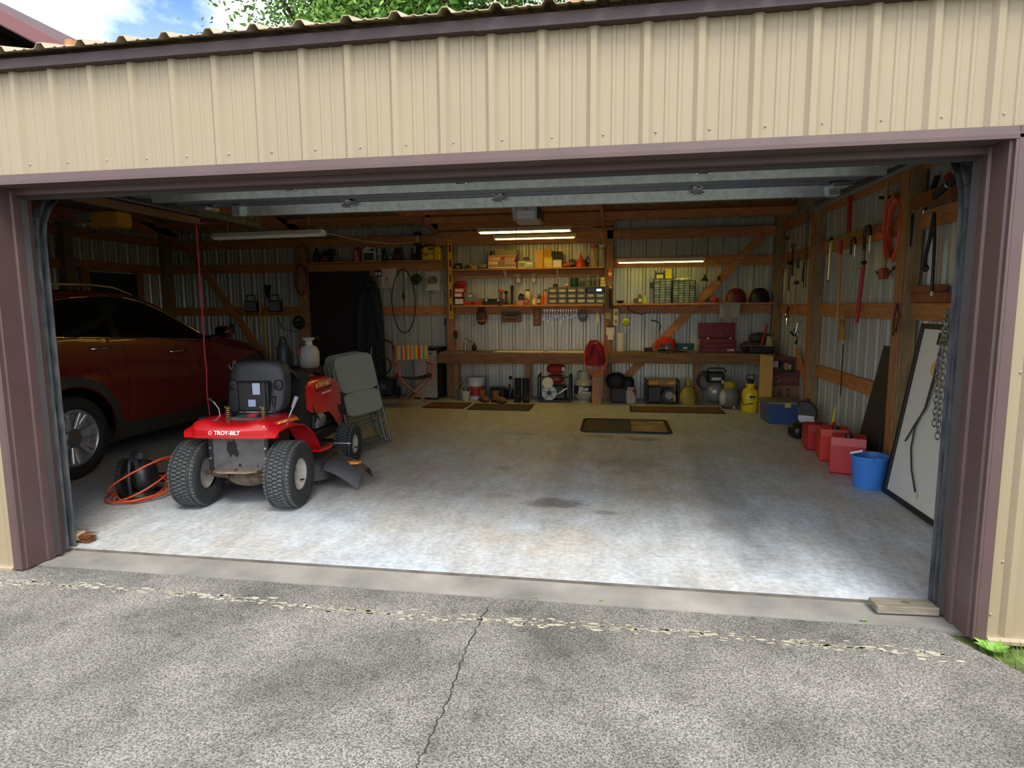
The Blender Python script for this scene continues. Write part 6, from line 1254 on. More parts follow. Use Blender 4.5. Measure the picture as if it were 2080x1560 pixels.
# pump on a roll-bar frame with hose reel rings
x = at(1127, 815, y=6.72).x; t = thing('water_pump', 'engine water pump in a black roll-bar frame with pale round covers', 'pump', (x, 6.78, 0), 0., G)
for s in (-1, 1): MB().tube([(s*.25, -.15, .012), (s*.25, -.15, .40), (s*.24, -.13, .43), (s*.24, .13, .43), (s*.25, .15, .40), (s*.25, .15, .012)], .014, 8).build('frame_hoop', M_BLACK, t, 60)
MB().tube([(-.25, -.15, .40), (.25, -.15, .40)], .014, 8).tube([(-.25, -.15, .02), (.25, -.15, .02)], .014, 8).tube([(-.25, .15, .02), (.25, .15, .02)], .014, 8).build('frame_bar', M_BLACK, t, 60)
MB().box(-.12, .18, -.06, .12, .03, .26, .03).build('engine', plain('1E2022', .5), t); MB().cyl((-.08, -.155, .15), (-.08, -.06, .15), .115, n=28).build('pump_housing', mat('cast_grey', '9EA2A4', .45, .4), t, 40); MB().torus((-.08, -.156, .15), .085, .012, 'y', 26, 6).build('cover_ring', plain('BCC0C2', .4, .3), t, 60); MB().cyl((-.08, -.17, .15), (-.08, -.155, .15), .04, n=18).build('inlet', plain('0E0E0F', .5), t, 40); MB().cyl((-.10, -.17, .315), (-.10, -.145, .315), .085, n=26).build('round_cover', plain('C8C4A8', .5), t, 40)
for k in range(5):
    a = k*2*PI/5+.3; MB().bar((-.08+.05*math.cos(a), -.163, .15+.05*math.sin(a)), (-.08+.10*math.cos(a), -.163, .15+.10*math.sin(a)), .010, .012, (0, -1, 0)).build('cover_rib', M_DARKST, t)
MB().tube([(.03, -.12, .12), (.10, -.13, .16), (.15, -.12, .20), (.2, -.1, .22)], .018, 8).build('outlet_pipe', M_STEEL, t, 60); MB().ell((.0, .02, .36), (.14, .10, .07), 16, 9, sq=.7).build('fuel_tank', plain('8A1A1A', .35), t, 60)
x = at(1127, 760, y=6.78).x; t = thing('red_sack', 'red fabric sack with a white tag lying on the water pump', 'sack', (x+.02, 6.78, .445), 0., G); MB().ell((0, 0, .075), (.15, .12, .075), 18, 10, .06, .75).build('sack', mat('red_sack', 'A01E22', .8, var=.2, vscale=12), t, 70); MB().box(.10, .15, -.115, -.095, .05, .11, .002).build('tag', plain('D8D0C4', .7), t)
def lp_tank(name, lab, loc, col, r=.155, h=.46, band=None, scale=1., grp=None):
    t = thing(name, lab, 'gas cylinder', loc, 0., grp); m = plain(col, .4)
    MB().lathe([(.105, 0), (.11, .02), (.105, .03), (.09, .035), (r*.8, .055), (r, .12), (r, h*.62), (r*.92, h*.74), (r*.6, h*.82), (.05, h*.84), (0, h*.84)], n=30).build('vessel', m, t, 45)
    def col_(u, v):
        a = 2*PI*(.06+.88*u)+PI/2; q = r*.66; return (q*math.cos(a), q*math.sin(a), h*.76+(h*.30)*v)
    MB().sheet(col_, 28, 4, .004).build('collar', m, t, 60); MB().lathe([(.018, h*.83), (.018, h*.92), (.026, h*.93), (.026, h*.98), (0, h*.98)], n=12).build('valve', plain('B89A50', .35, .7), t, 40)
    return t
x = at(1186, 816, y=6.75).x; t = lp_tank('propane_tank', 'grey propane cylinder with a dark blue label under the bench', (x, 6.78, 0), '9C9A82', grp='gas cylinders'); MB().lathe([(.1565, .13), (.1565, .27)], n=30, caps=False).build('label_band', plain('1A2234', .5), t, 60)
wm = plain('C9C9B8', .5); text('Blue', .085, wm, t, (.0, -.160, .225), bold=.002); text('Rhino', .085, wm, t, (.012, -.160, .165), bold=.002, shear=.2)
x = at(1258, 815, y=6.7).x; t = thing('dark_bag', 'heap of dark bags and a case under the middle of the bench', 'bag', (x, 6.86, 0), 0., G); MB().box(-.14, .12, -.14, .12, 0, .24, .02).build('case', plain('241E1A', .6), t); MB().ell((-.06, -.02, .33), (.15, .13, .13), 18, 10, .08, .8).build('upper_bag', mat('dark_bag', '17181C', .7, var=.4, vscale=12), t, 70); MB().ell((.13, .02, .20), (.11, .12, .19), 18, 10, .08, .8).build('side_bag', mat('dark_bag', '17181C', .7), t, 70); MB().tube([(-.12, -.14, .28), (-.10, -.16, .40), (-.03, -.14, .46)], .012, 6).build('strap', plain('2E3038', .8), t, 60)
x = at(1281, 820, y=6.62).x; t = thing('paper_sack', 'white and red paper sack under the bench beside the dark bags', 'sack', (x, 6.66, 0), .3, G); MB().box(-.07, .07, -.05, .05, 0, .22, .02).build('sack', mat('paper_sack', 'A8A294', .8, var=.15, vscale=10), t); MB().prism([(-.0, .22), (.071, .22), (.071, .10)], -.0515, -.049, 'y').build('red_corner', plain('8A2028', .6), t); MB().box(-.055, .055, -.006, .006, .215, .255, .003).build('folded_top', plain('A8A294', .8), t)
x = at(1344, 818, y=6.75).x; t = thing('generator', 'black portable generator with an orange top under the right bench', 'generator', (x, 6.82, 0), 0., G)
for s in (-1, 1): MB().tube([(s*.24, -.17, .012), (s*.24, -.17, .37), (s*.24, .17, .37), (s*.24, .17, .012), (s*.24, -.17, .012)], .013, 8).build('frame_hoop', M_BLACK, t, 60)
MB().box(-.22, .22, -.15, .15, .28, .37, .03).build('fuel_tank', plain('C08A2A', .4), t); MB().box(-.07, .07, -.16, -.145, .30, .345, .004).build('badge', plain('6A6058', .4), t); MB().box(-.21, -.02, -.16, .12, .03, .27, .01).build('control_panel', plain('131416', .5), t); MB().cyl((.10, -.17, .14), (.10, .1, .14), .10, n=24).build('engine', plain('2A2A2C', .5, .3), t, 40); MB().cyl((.10, -.185, .14), (.10, -.17, .14), .06, n=20).build('recoil_cover', plain('7A7A74', .4, .4), t, 40); MB().box(.16, .20, -.18, -.15, .05, .16, .004).build('yellow_tag', plain('8A8030', .5), t); MB().tube([(-.24, -.17, .012), (.24, -.17, .012)], .013, 8).build('frame_bar', M_BLACK, t, 60)
q = fl(1398, 823); t = thing('yellow_jug_bag', 'crumpled yellow bag with a twisted neck under the right bench', 'bag', (q[0], 6.66, 0), .2, G); MB().lathe([(.10, 0), (.125, .06), (.13, .16), (.10, .23), (.05, .27), (.035, .31), (.045, .36), (.02, .40), (0, .41)], n=22, sy=.75).build('bag', mat('yellow_bag', '9A8A2A', .5, var=.35, vscale=9), t, 70); MB().torus((0, 0, .285), .046, .008, n=16, m=6, sy=.8).build('tie', plain('5A5220', .6), t); MB().tube([(.08, -.09, .05), (.085, -.10, .12), (.06, -.09, .20)], .004, 5).build('black_print', plain('22201A', .6), t)
q = fl(1448, 818); t = thing('air_compressor', 'air compressor with a round silver tank under the right bench', 'compressor', (q[0], 6.72, 0), 0., G); MB().ell((0, 0, .20), (.15, .15, .15), 28, 18).build('tank', mat('tank_silver', '8E9294', .35, .4), t, 70); MB().box(-.12, .12, -.06, .12, .34, .50, .02).build('motor', M_BLACK, t); MB().box(-.07, .07, -.075, -.055, .38, .42, .003).build('badge', plain('B8B8B8', .4), t); MB().tube([(-.13, -.05, .34), (-.17, -.05, .48), (-.10, -.05, .56), (.10, -.05, .56), (.14, -.05, .50)], .013, 8).build('handle', M_BLACK, t, 60); MB().torus((-.12, .08, .36), .14, .012, 'y', 26, 6).torus((-.12, .06, .34), .12, .012, 'y', 26, 6).build('hose', plain('17181A', .5), t, 60)
for sx in (-1, 1): MB().tube([(sx*.10, -.08, .11), (sx*.17, -.14, .008)], .009, 7).build('foot', M_STEEL, t); MB().tube([(sx*.10, .08, .11), (sx*.17, .12, .008)], .009, 7).build('foot', M_STEEL, t)
MB().cyl((.09, -.10, .36), (.09, -.115, .36), .025, n=14).build('gauge', plain('C8C8C4', .3), t)
q = fl(1484, 832); t = thing('sprayer_tank', 'grey backpack sprayer tank with a yellow lid under the right bench', 'sprayer', (q[0], q[1]+.12, 0), -.2, G); MB().lathe([(.10, .03), (.135, .08), (.14, .20), (.12, .28), (.06, .32)], n=24, sy=.85).build('tank', mat('sprayer_grey', '5E605A', .5), t, 50); MB().lathe([(.085, .30), (.09, .31), (.09, .39), (.08, .395), (0, .395)], n=22).build('lid', plain('9A8A20', .4), t, 40); MB().ell((-.085, -.06, .16), (.06, .07, .11), 14, 9, sq=.8).build('clear_panel', plain('A8A898', .3), t, 60); MB().cyl((.05, -.10, .03), (.09, -.10, .03), .03, n=14).build('wheel', plain('7A7C7A', .5), t); MB().cyl((-.07, .0, 0), (-.07, .0, .06), .03, n=10).build('foot', M_BLACK, t); MB().cyl((.07, .05, 0), (.07, .05, .06), .03, n=10).build('foot', M_BLACK, t)
q = fl(1525, 838); t = thing('pump_sprayer', 'bright yellow pump sprayer beside the upright board', 'sprayer', (q[0], q[1]+.10, 0), 0., G); ym = mat('sprayer_yellow', 'D0B812', .35); MB().lathe([(.10, 0), (.115, .03), (.115, .26), (.10, .31), (.055, .335), (.05, .36), (.06, .365), (.06, .40), (0, .40)], n=26).build('tank', ym, t, 45); MB().lathe([(.04, .40), (.045, .45), (.03, .46), (0, .46)], n=16).build('pump_cap', M_BLACK, t, 40); MB().tube([(-.05, 0, .455), (-.05, 0, .52), (.05, 0, .52), (.05, 0, .455)], .010, 7).build('pump_handle', M_BLACK, t, 60); MB().tube([(-.10, -.03, .36), (-.13, -.05, .26), (-.11, -.08, .10), (.0, -.12, .13), (.11, -.06, .14)], .008, 7).build('hose', M_BLACK, t, 60); MB().box(-.03, .05, -.118, -.108, .205, .24, .002).build('label_panel', plain('1E3A2A', .5), t); text('1 GAL', .026, plain('1E2A1E', .5), t, (0, -.117, .185))
# upright board, maroon appliance box, blue tote
a = at(1551, 843, z=0); t = thing('upright_board', 'pale wide board standing on end at the right of the bench', 'board', (5.44, 5.92, 0), .27); MB().box(-.012, .012, -.16, .16, 0, .82, .003).build('board', mat('pale_board', 'B89A60', .65, var=.12, vscale=5, stretch=(6, 6, .8)), t); MB().box(-.013, .013, -.161, .161, .80, .822, .002).build('end_grain', plain('A08450', .7), t)
t = carton('appliance_box', 'tall maroon and brown printed carton behind the blue tote', 1562, 1619, 726, 0, '6A3A34', None, 6.25, 'box', None, .38)
x, w, h = spot(1562, 1619, 726, 6.25, 0); MB().box(-w*.5-.001, w*.5+.001, -.191, .19, h*.02, h*.50).build('brown_half', plain('8A6650', .7), t); MB().box(-w*.28, w*.32, -.1925, -.189, h*.74, h*.97).build('photo_panel', plain('2E2A20', .5), t); MB().ell((.0, -.193, h*.86), (w*.10, .003, h*.07), 12, 8).build('photo_face', plain('A07860', .6), t); MB().box(-w*.48, -w*.22, -.1925, -.189, h*.84, h*.95).build('white_label', plain('C8C4B8', .6), t); MB().ell((.13*w, -.193, h*.85), (w*.05, .003, h*.05), 10, 7).build('photo_bulb', plain('A8A870', .6), t)
MB().torus((-w*.32, -.192, h*.62), .04, .005, 'y', 20, 5).build('emblem', plain('B89A90', .6), t); text('Classica', .075, plain('9A5A52', .6), t, (w*.10, -.193, h*.62)); text('BRICK', .075, plain('2A1E18', .7), t, (.04, -.193, h*.34), (PI/2, -PI/2, 0), bold=.001); text('FIRE', .075, plain('2A1E18', .7), t, (-.06, -.193, h*.36), (PI/2, -PI/2, 0), bold=.001)
t = thing('storage_tote', 'translucent blue storage tote with a grey lid beside the right post', 'tote', (5.50, 5.40, 0), .04); bl = mat('tote_blue', '34507E', .35); MB().prism([(-.17, 0), (.17, 0), (.195, .25), (-.195, .25)], -.21, .21, 'y').build('tub', bl, t); MB().box(-.205, .205, -.225, .225, .25, .285, .008).build('lid', plain('6E6E60', .5), t); MB().box(-.0, .075, -.232, -.222, .215, .275, .004).build('latch', plain('C8A868', .5), t); MB().box(-.03, .03, .222, .232, .215, .275, .004).build('latch', plain('C8A868', .5), t)
for k in (.08, .16): MB().box(-.17-.025*k/.25, .17+.025*k/.25, -.2125, -.2095, k, k+.008).build('tub_rib', bl, t)
# ---------------------------------------------------------------- floor mats and the rubber tray
def floor_mat(name, lab, x0, x1, y0, y1, col, cat='mat', border=None, z=.012, group='floor mats'):
    t = thing(name, lab, cat, ((x0+x1)/2, (y0+y1)/2, 0), 0., group); w, d = (x1-x0)/2, (y1-y0)/2
    MB().box(-w, w, -d, d, 0, z*.7, .003).build('backing', plain(border or '2A2622', .9), t); MB().box(-w+.025, w-.025, -d+.025, d-.025, z*.7, z, .002).build('pile', mat('mat_'+col, col, .95, var=.25, vscale=40, bump=.3, bscale=300), t)
    return t
floor_mat('floor_mat', 'long brown floor mat below the right bench', 3.62, 4.93, 5.88, 6.42, '6A4A30'); floor_mat('floor_mat', 'plain dark mat on the floor below the left bench', 1.26, 2.19, 5.78, 6.36, '4E4436'); floor_mat('floor_mat', 'small patterned mat in front of the fridge', .56, 1.20, 5.86, 6.42, '6A4630', border='2A1E1A')
t = thing('drip_tray', 'black rubber drip tray with a sheet of cardboard in the middle of the floor', 'tray', (3.54, 4.78, 0)); M_TRAY = plain('1C1D1C', .55)
MB().prism([(-.50+.05*c, -.40) if 0 else p for c, p in enumerate([(-.53, -.36), (-.49, -.41), (.49, -.41), (.53, -.36), (.53, .36), (.49, .41), (-.49, .41), (-.53, .36)])], .0, .006, 'z').build('base', M_TRAY, t); pts = [(-.53, -.36), (-.49, -.41), (.49, -.41), (.53, -.36), (.53, .36), (.49, .41), (-.49, .41), (-.53, .36)]; MB().tube([(x, y, .014) for x, y in pts], .012, 7, True).build('rim', M_TRAY, t, 60)
MB().box(.06, .49, -.38, .38, .0065, .011).build('cardboard', mat('oily_card', 'A89468', .85, col2='6A5A3A', vscale=5), t); MB().box(-.50, .05, -.39, .39, .0065, .012, .002).build('rubber_sheet', plain('35372F', .5), t); MB().box(.045, .065, -.40, .40, .006, .02, .004).build('divider', M_TRAY, t)
# ---------------------------------------------------------------- fridge, director chair, pressure washer
t = thing('mini_fridge', 'small fridge with a stainless door and black sides left of the bench', 'fridge', (.38, 6.95, 0), -.05); MB().box(-.185, .19, -.22, .24, .015, .84, .006).build('cabinet', plain('0F1012', .4), t); dd = MB().box(-.185, .19, -.262, -.225, .03, .80, .006).build('door', mat('stainless', 'C4C2BE', .32, .5, var=.08, vscale=2, stretch=(1, 1, 14)), t); MB().box(.075, .12, -.2655, -.261, .745, .762, .004).build('badge', plain('17181A', .3), dd); MB().box(-.18, .185, -.255, .24, .80, .845, .006).build('top', plain('131416', .4), t)
for sx in (-.15, .15): MB().cyl((sx, -.18, 0), (sx, -.18, .02), .02, n=10).build('foot', M_BLACK, t)
ch = thing('director_chair', 'folding director chair with a striped back and orange wooden frame', 'chair', (.385, 6.06, 0), .52); om = mat('chair_orange_wood', 'B8582A', .5, var=.15, vscale=10)
for sy, nm in ((-.16, 'front'), (.16, 'rear')):
    for sx in (-1, 1): MB().bar((sx*.235, sy+.012*sx, .0), (-sx*.235, sy+.012*sx, .43), .018, .036, (0, 1, 0), .003).build('leg', om, ch)
for sx in (-1, 1):
    MB().bar((sx*.235, -.20, .45), (sx*.235, .20, .45), .03, .03, (0, 0, 1), .003).build('seat_rail', om, ch); MB().bar((sx*.25, -.15, .44), (sx*.25, -.15, .64), .024, .03, (0, 1, 0), .003).build('arm_post', om, ch); MB().bar((sx*.25, .17, .44), (sx*.25, .17, .93), .024, .03, (0, 1, 0), .003).build('back_post', om, ch); MB().box(sx*.25-.026, sx*.25+.026, -.20, .18, .635, .655, .005).build('arm_rest', om, ch); MB().bar((sx*.25, -.14, .48), (sx*.25, .16, .48), .02, .024, (0, 0, 1)).build('stretcher', om, ch)
MB().sheet(lambda u, v: (-.235+.47*u, -.18+.36*v, .455-.035*math.sin(PI*u)), 11, 5, .004).build('seat', plain('1B1A20', .8), ch, 60)
bk = MB(); cols = ['B03A22', '7E8478', 'C8A83A', '7E8478', 'B03A22', 'C8A83A', '8A5A48', '7E8478', 'C8B43A', 'B03A22', 'C8A83A', '7E8478', '8A8A7C', 'C8A83A', 'B03A22', 'B03A22', 'C8B43A', '6E8078', '7E8478', 'C8A83A', '7A7A70']; ms = [plain(c, .85) for c in sorted(set(cols))]; key = sorted(set(cols))
for k, c in enumerate(cols):
    x0, x1 = -.262+.524*k/len(cols), -.262+.524*(k+1)/len(cols); bk.mi = key.index(c); f = lambda x: .155-.02*math.cos(x/.262*PI/2)
    bk.add([(x0, f(x0), .70), (x1, f(x1), .70), (x1, f(x1), .92), (x0, f(x0), .92), (x0, f(x0)+.006, .70), (x1, f(x1)+.006, .70), (x1, f(x1)+.006, .92), (x0, f(x0)+.006, .92)], [(0, 1, 2, 3), (5, 4, 7, 6), (0, 4, 5, 1), (3, 2, 6, 7), (0, 3, 7, 4), (1, 5, 6, 2)])
bk.build('backrest', ms, ch, label='canvas back with red, yellow and grey stripes')
q = at(778, 800, y=6.7); t = thing('pressure_washer', 'dark pressure washer with a hose reel and arched handle behind the director chair', 'pressure washer', (q.x, 6.78, 0), .1)
MB().tube([(-.20, .02, .10), (-.19, .02, .70), (-.15, .02, .90), (-.08, .02, .96), (.08, .02, .96), (.15, .02, .90), (.19, .02, .70), (.20, .02, .10)], .016, 8).build('handle_frame', plain('2A2A2A', .5), t, 60); MB().box(-.17, .17, -.14, .10, .05, .34, .03).build('motor_block', plain('1E1E20', .5), t); MB().tube([(-.21, -.04, .62), (-.18, -.06, .85)], .010, 8).build('wand', plain('B8A88A', .4), t, 60); MB().cyl((-.215, -.04, .56), (-.205, -.045, .64), .022, n=10).build('wand_grip', plain('C0B090', .5), t)
for k in range(4): MB().torus((.0, -.07-.012*k, .55), .14+.008*(k % 2), .010, 'y', 26, 6).build('hose_turn', plain('3A2420', .5), t, 60)
for sx in (-1, 1): MB().cyl((sx*.21, .02, .10), (sx*.25, .02, .10), .10, n=24).build('wheel', M_RUBBER, t, 40)
MB().ell((0, -.15, .20), (.08, .02, .06), 12, 7).build('badge', plain('4A4A48', .4), t)
# tank, canister and work lights behind the mower
t = thing('white_tank', 'white plastic tank with a flared neck standing on the low table behind the mower', 'tank', (-.50, 4.50, .735)); MB().lathe([(.10, 0), (.125, .03), (.128, .20), (.10, .265), (.048, .29), (.044, .34), (.075, .365), (.078, .385), (.03, .388), (0, .388)], n=28).build('vessel', plain('D2CFC4', .45), t, 50); MB().torus((0, 0, .376), .072, .010, n=24, m=6).build('flange', plain('C8C5BA', .45), t, 60); MB().box(-.10, -.05, -.118, -.10, .17, .25, .003).build('red_label', plain('B84A52', .5), t)
t = thing('grey_canister', 'slim grey canister beside the white cylinder on the low table', 'canister', (-.80, 4.40, .735)); MB().lathe([(.075, 0), (.078, .02), (.078, .27), (.05, .32), (.03, .33), (.03, .36), (0, .36)], n=22).build('body', plain('4E5658', .45, .3), t, 40); MB().tube([(-.05, 0, .31), (-.03, 0, .40), (.03, 0, .40), (.05, 0, .31)], .006, 6).build('handle', M_BLACK, t, 60); MB().cyl((0, 0, .355), (0, 0, .385), .018, n=10).build('cap', M_BLACK, t)
t = thing('caulk_gun', 'yellow and black fitting clutter between the canister and the white cylinder', 'fittings', (-.68, 4.36, .735)); MB().tube([(0, 0, .02), (.02, -.01, .15), (-.01, 0, .25)], .018, 8).build('hose_end', plain('2A2A28', .5), t, 60); MB().cyl((.0, -.01, .20), (.03, -.03, .24), .02, n=10).build('brass_nut', plain('B8923A', .35, .8), t)
p0 = at(537, 642, y=5.9); t = thing('work_light_stand', 'yellow tripod stand with two black halogen work lights', 'work light', (p0.x, 5.9, 0)); zT = p0.z; yl = plain('B09A1E', .45)
MB().cyl((0, 0, .25), (0, 0, zT), .017, n=12).build('pole', yl, t, 40); MB().cyl((-.27, 0, zT), (.27, 0, zT), .013, n=10).build('crossbar', yl, t, 40); MB().tube([(-.05, -.02, zT), (-.05, -.03, zT+.28), (-.045, -.03, zT+.31), (.03, -.03, zT+.31)], .009, 7).build('top_handle', yl, t, 60)
for k in range(3):
    a = k*2*PI/3+.5; MB().tube([(0, 0, .45), (.45*math.cos(a), .45*math.sin(a), .01)], .012, 7).build('leg', yl, t)
for sx in (-.20, .20):
    hd_ = sub('lamp_head', t, (sx, -.02, zT+.02)); MB().box(-.10, .10, -.04, .06, .04, .22, .012).build('housing', M_BLACK, hd_); MB().box(-.082, .082, -.046, -.038, .06, .20).build('lens', mat('halogen_lens', '8A8C86', .2, .3, var=.5, vscale=50), hd_); MB().tube([(-.07, .01, .22), (-.065, .01, .30), (.065, .01, .30), (.07, .01, .22)], .010, 7).build('handle', M_BLACK, hd_, 60); MB().tube([(-.09, 0, .10), (-.08, 0, .0), (.08, 0, .0), (.09, 0, .10)], .006, 6).build('yoke', M_BLACK, hd_, 60)
    for k in range(4): MB().box(-.085, .085, -.052, -.048, .075+.035*k, .079+.035*k).build('guard_wire', M_DARKST, hd_)
MB().tube([(.2, .0, zT+.02), (.28, .02, zT-.20), (.45, .1, zT-.25), (.65, .3, zT-.1), (.75, .8, zT+.02)], .007, 6).build('cord', M_BLACK, t, 60)
t = thing('scoop', 'dark wedge-shaped scoop hung on the wall above the work lights', 'scoop', tuple(at(545, 605, y=7.16))); MB().prism([(-.025, 0), (.025, 0), (.065, .22), (-.065, .22)], -.02, .01, 'y').build('blade', plain('141414', .5), t); MB().cyl((0, 0, -.12), (0, 0, .01), .012, n=8).build('handle', plain('1A1A1A', .5), t)
t = thing('trowel_bundle', 'dark trouble light hanging on the left back wall above the car bonnet', 'lamp', tuple(at(472, 665, y=7.16))); MB().cyl((0, 0, -.12), (0, 0, .06), .028, n=12).build('handle', M_BLACK, t, 40); MB().tube([(0, 0, .06), (0, 0, .34)], .005, 5).build('cord', M_BLACK, t); MB().torus((0, 0, -.15), .03, .005, 'y', 14, 5).build('hook', M_STEEL, t)
q = at(605, 655, y=6.95); t = thing('black_fan', 'small black reel hanging on the post left of the dark door', 'reel', (q.x, 6.98, q.z)); MB().torus((0, 0, 0), .10, .016, 'y', 26, 7).torus((.02, -.03, .01), .08, .016, 'y', 26, 7).build('cord_turns', plain('1A1B1D', .5), t, 60); MB().cyl((0, -.02, 0), (0, .05, 0), .03, n=14).build('hub', M_DARKST, t)
# wall clutter on the dim left wall
t = thing('left_wall_chain', 'red chain bundle hanging on the dim left wall', 'chain', (XL+.07, 4.25, 1.95)); 
for k in range(4): MB().torus((.01*k, .02*k-.03, .02*(k % 2)), .10, .012, 'x', 20, 6, 1, 1.35).build('chain_turn', plain('7A2422', .5), t, 60)
t = thing('left_wall_panel', 'wooden-framed dark pane leaning high on the dim left wall', 'frame', (XL+.09, 5.9, 1.45)); MB().box(-.02, .02, -.55, .55, 0, .62).build('pane', plain('101113', .3), t)
for y0, y1 in ((-.62, -.48), (.48, .62)): MB().box(-.03, .03, y0, y1, -.06, .68, .004).build('frame_stile', M_WOODV, t)
# ---------------------------------------------------------------- door openers overhead
t = thing('door_opener', 'yellow garage door opener with bare bulbs over the left bay', 'door opener', (-2.50, 3.5, 2.43), 0.); t.scale = (.84, .84, .84); yo = mat('opener_yellow', 'D8A028', .45)
MB().prism([(-.02, .03), (.02, 0), (.34, 0), (.38, .03), (.38, .20), (-.02, .20)], -.12, .14, 'y').build('case', yo, t); MB().box(-.30, -.02, -.12, .14, .10, .20, .006).build('lamp_bay', plain('8E9294', .4), t); MB().prism([(-.30, .10), (-.02, .02), (-.02, .06), (-.28, .12)], -.125, -.12, 'y').build('lens_edge', yo, t)
for x in (-.22, -.08): MB().lathe([(.012, .07), (.03, .03), (.032, .015), (.02, -.01), (0, -.018)], (x, -.03, .03), 14).build('bulb', plain('D0CCC0', .2), t, 60)
MB().cyl((.05, -.10, -.03), (.05, -.10, .01), .008, n=8).build('knob', plain('D8D0B0', .5), t)
for x in (-.2, .3): MB().bar((x, 0, .20), (x, 0, .42), .03, .004, (0, 1, 0)).build('hanger_strap', M_GALV, t)
t = thing('door_opener', 'grey garage door opener hanging behind the raised door', 'door opener', (2.40, 4.15, 2.45)); MB().prism([(-.15, .14), (-.13, .0), (.13, .0), (.15, .14)], -.15, .30, 'y').build('case', plain('A6A8A6', .4), t); MB().box(.13, .165, -.152, .30, .01, .14, .004).build('light_lens', plain('2A2A2C', .3), t); MB().box(-.11, .11, -.156, -.148, .015, .10, .004).build('face_plate', plain('C6C8C6', .4), t)
MB().box(-.025, .025, -3.55, -.15, .10, .15, .003).build('rail', M_GALV, t); MB().box(-.05, .05, -2.60, -2.48, .06, .10, .004).build('trolley', M_BLACK, t); MB().bar((0, -2.54, .06), (.03, -2.62, -.10), .012, .03).build('door_arm', M_BLACK, t)
for x in (-.12, .12): MB().bar((x, .1, .14), (x, .1, .36), .03, .004, (0, 1, 0)).build('hanger_strap', M_GALV, t)
q = at(1057, 530, y=3.3); t = thing('release_cord', 'thin release cord with a red handle hanging from the door rail', 'cord', (q.x-.04, 3.3, q.z)); MB().tube([(0, 0, .02), (.0, 0, 2.56-q.z)], .003, 5).build('cord', plain('8A4A3A', .6), t); MB().ell((0, 0, 0), (.02, .012, .022), 12, 8).build('pull_handle', plain('A82018', .4), t, 60)
# ================================================================ right wall tools, hung on the girts (wall plane x = 5.85)
XW = 5.83
def rw(px, py, off=0.): return at(px, py, x=XW-off)
def peg(t, p, l=.05): MB().cyl((p.x+.04, p.y, p.z), (p.x-l, p.y, p.z+.008), .005, n=6).build('nail', M_STEEL, t)
# pickaxe, head down
a, b = rw(1802, 366, .06), rw(1795, 556, .06); t = thing('pickaxe', 'pickaxe hanging head-down with a long wooden handle and red head', 'pickaxe')
MB().tube([a, a.lerp(b, .5), b+Vector((0, 0, -.02))], [.017, .016, .021], 10).build('handle', mat('ash_handle', 'A8835A', .6, var=.2, vscale=10, stretch=(6, 6, 1)), t, 60)
MB().box(b.x-.03, b.x+.03, b.y-.04, b.y+.04, b.z-.05, b.z+.05, .008).build('eye', plain('A83028', .5), t)
MB().tube([b+Vector((0, .19, .03)), b+Vector((0, .10, .0)), b, b+Vector((0, -.10, .0)), b+Vector((0, -.17, .025))], [.004, .016, .022, .016, .005], 8).build('head', plain('5A4A42', .5, .5), t, 60); peg(t, b+Vector((0, .06, .02)))
# orange cord with a black strap
p0 = rw(1820, 462, .05); t = coil('extension_cord', 'orange extension cord coiled high on the right wall beside the pickaxe', (p0.x, p0.y, p0.z), .17, .27, .010, 7, 'CC4E26', 0, 'cord', .05, 'x', 26, 9)
q = rw(1845, 470, .03); MB().tube([rw(1788, 402, .03), rw(1815, 400, .05), rw(1848, 404, .04), rw(1853, 440, .03), rw(1848, 500, .03), rw(1835, 538, .03), rw(1815, 545, .04)], .016, 8).build('black_strap', plain('15161A', .7), t, 60)
# red-handled pole and others
def pole(name, lab, p, q, segs, cat, off=.03, r=.013):
    a, b = rw(*p, off), rw(*q, off); t = thing(name, lab, cat)
    for k, (u0, u1, col, rr, nm) in enumerate(segs): MB().tube([a.lerp(b, u0), a.lerp(b, u1)], rr, 9).build(nm, plain(col, .5), t, 60)
    peg(t, a.lerp(b, .06)); return t, a, b
pole('red_lever', 'straight red steel bar hung high beside the far post', (1727, 388), (1724, 472), ((0, 1, 'A8241E', .022, 'bar'), (0, .06, '7A1A18', .026, 'cap')), 'bar', .03)
t, a, b = pole('shovel_handle', 'long wooden handle with a red grip hanging beside the far post', (1708, 488), (1701, 656), ((.16, 1, 'B88A50', .014, 'shaft'), (0, .17, 'B02430', .02, 'red_grip')), 'handle', .06)
t, a, b = pole('bow_saw', 'narrow bow saw with a yellow frame hanging on the far post', (1690, 488), (1684, 570), ((0, 1, 'B8A03A', .009, 'frame'),), 'saw', .10); MB().tube([a+Vector((0, .05, 0)), b+Vector((0, .04, 0))], .006, 6).build('blade', M_STEEL, t); MB().tube([a, a+Vector((0, .02, .03)), a+Vector((0, .05, 0))], .012, 7).build('grip', M_BLACK, t, 60); MB().tube([b, b+Vector((0, .04, 0))], .010, 7).build('tensioner', M_BLACK, t)
t, a, b = pole('pipe_wrench', 'long red-handled pipe wrench hanging on the right wall', (1754, 540), (1740, 656), ((0, 1, 'A82430', .018, 'handle'),), 'wrench', .04)
c = rw(1756, 470, .04); MB().tube([a, c], .016, 8).build('shank', plain('7A7C7C', .4, .7), t, 60); MB().box(c.x-.015, c.x+.015, c.y-.05, c.y+.03, c.z-.05, c.z+.03, .006).build('jaw', plain('7A7C7C', .4, .7), t); MB().cyl(a+Vector((-.0, -.02, .03)), a+Vector((0, .02, .03)), .022, n=12).build('knurl', M_DARKST, t)
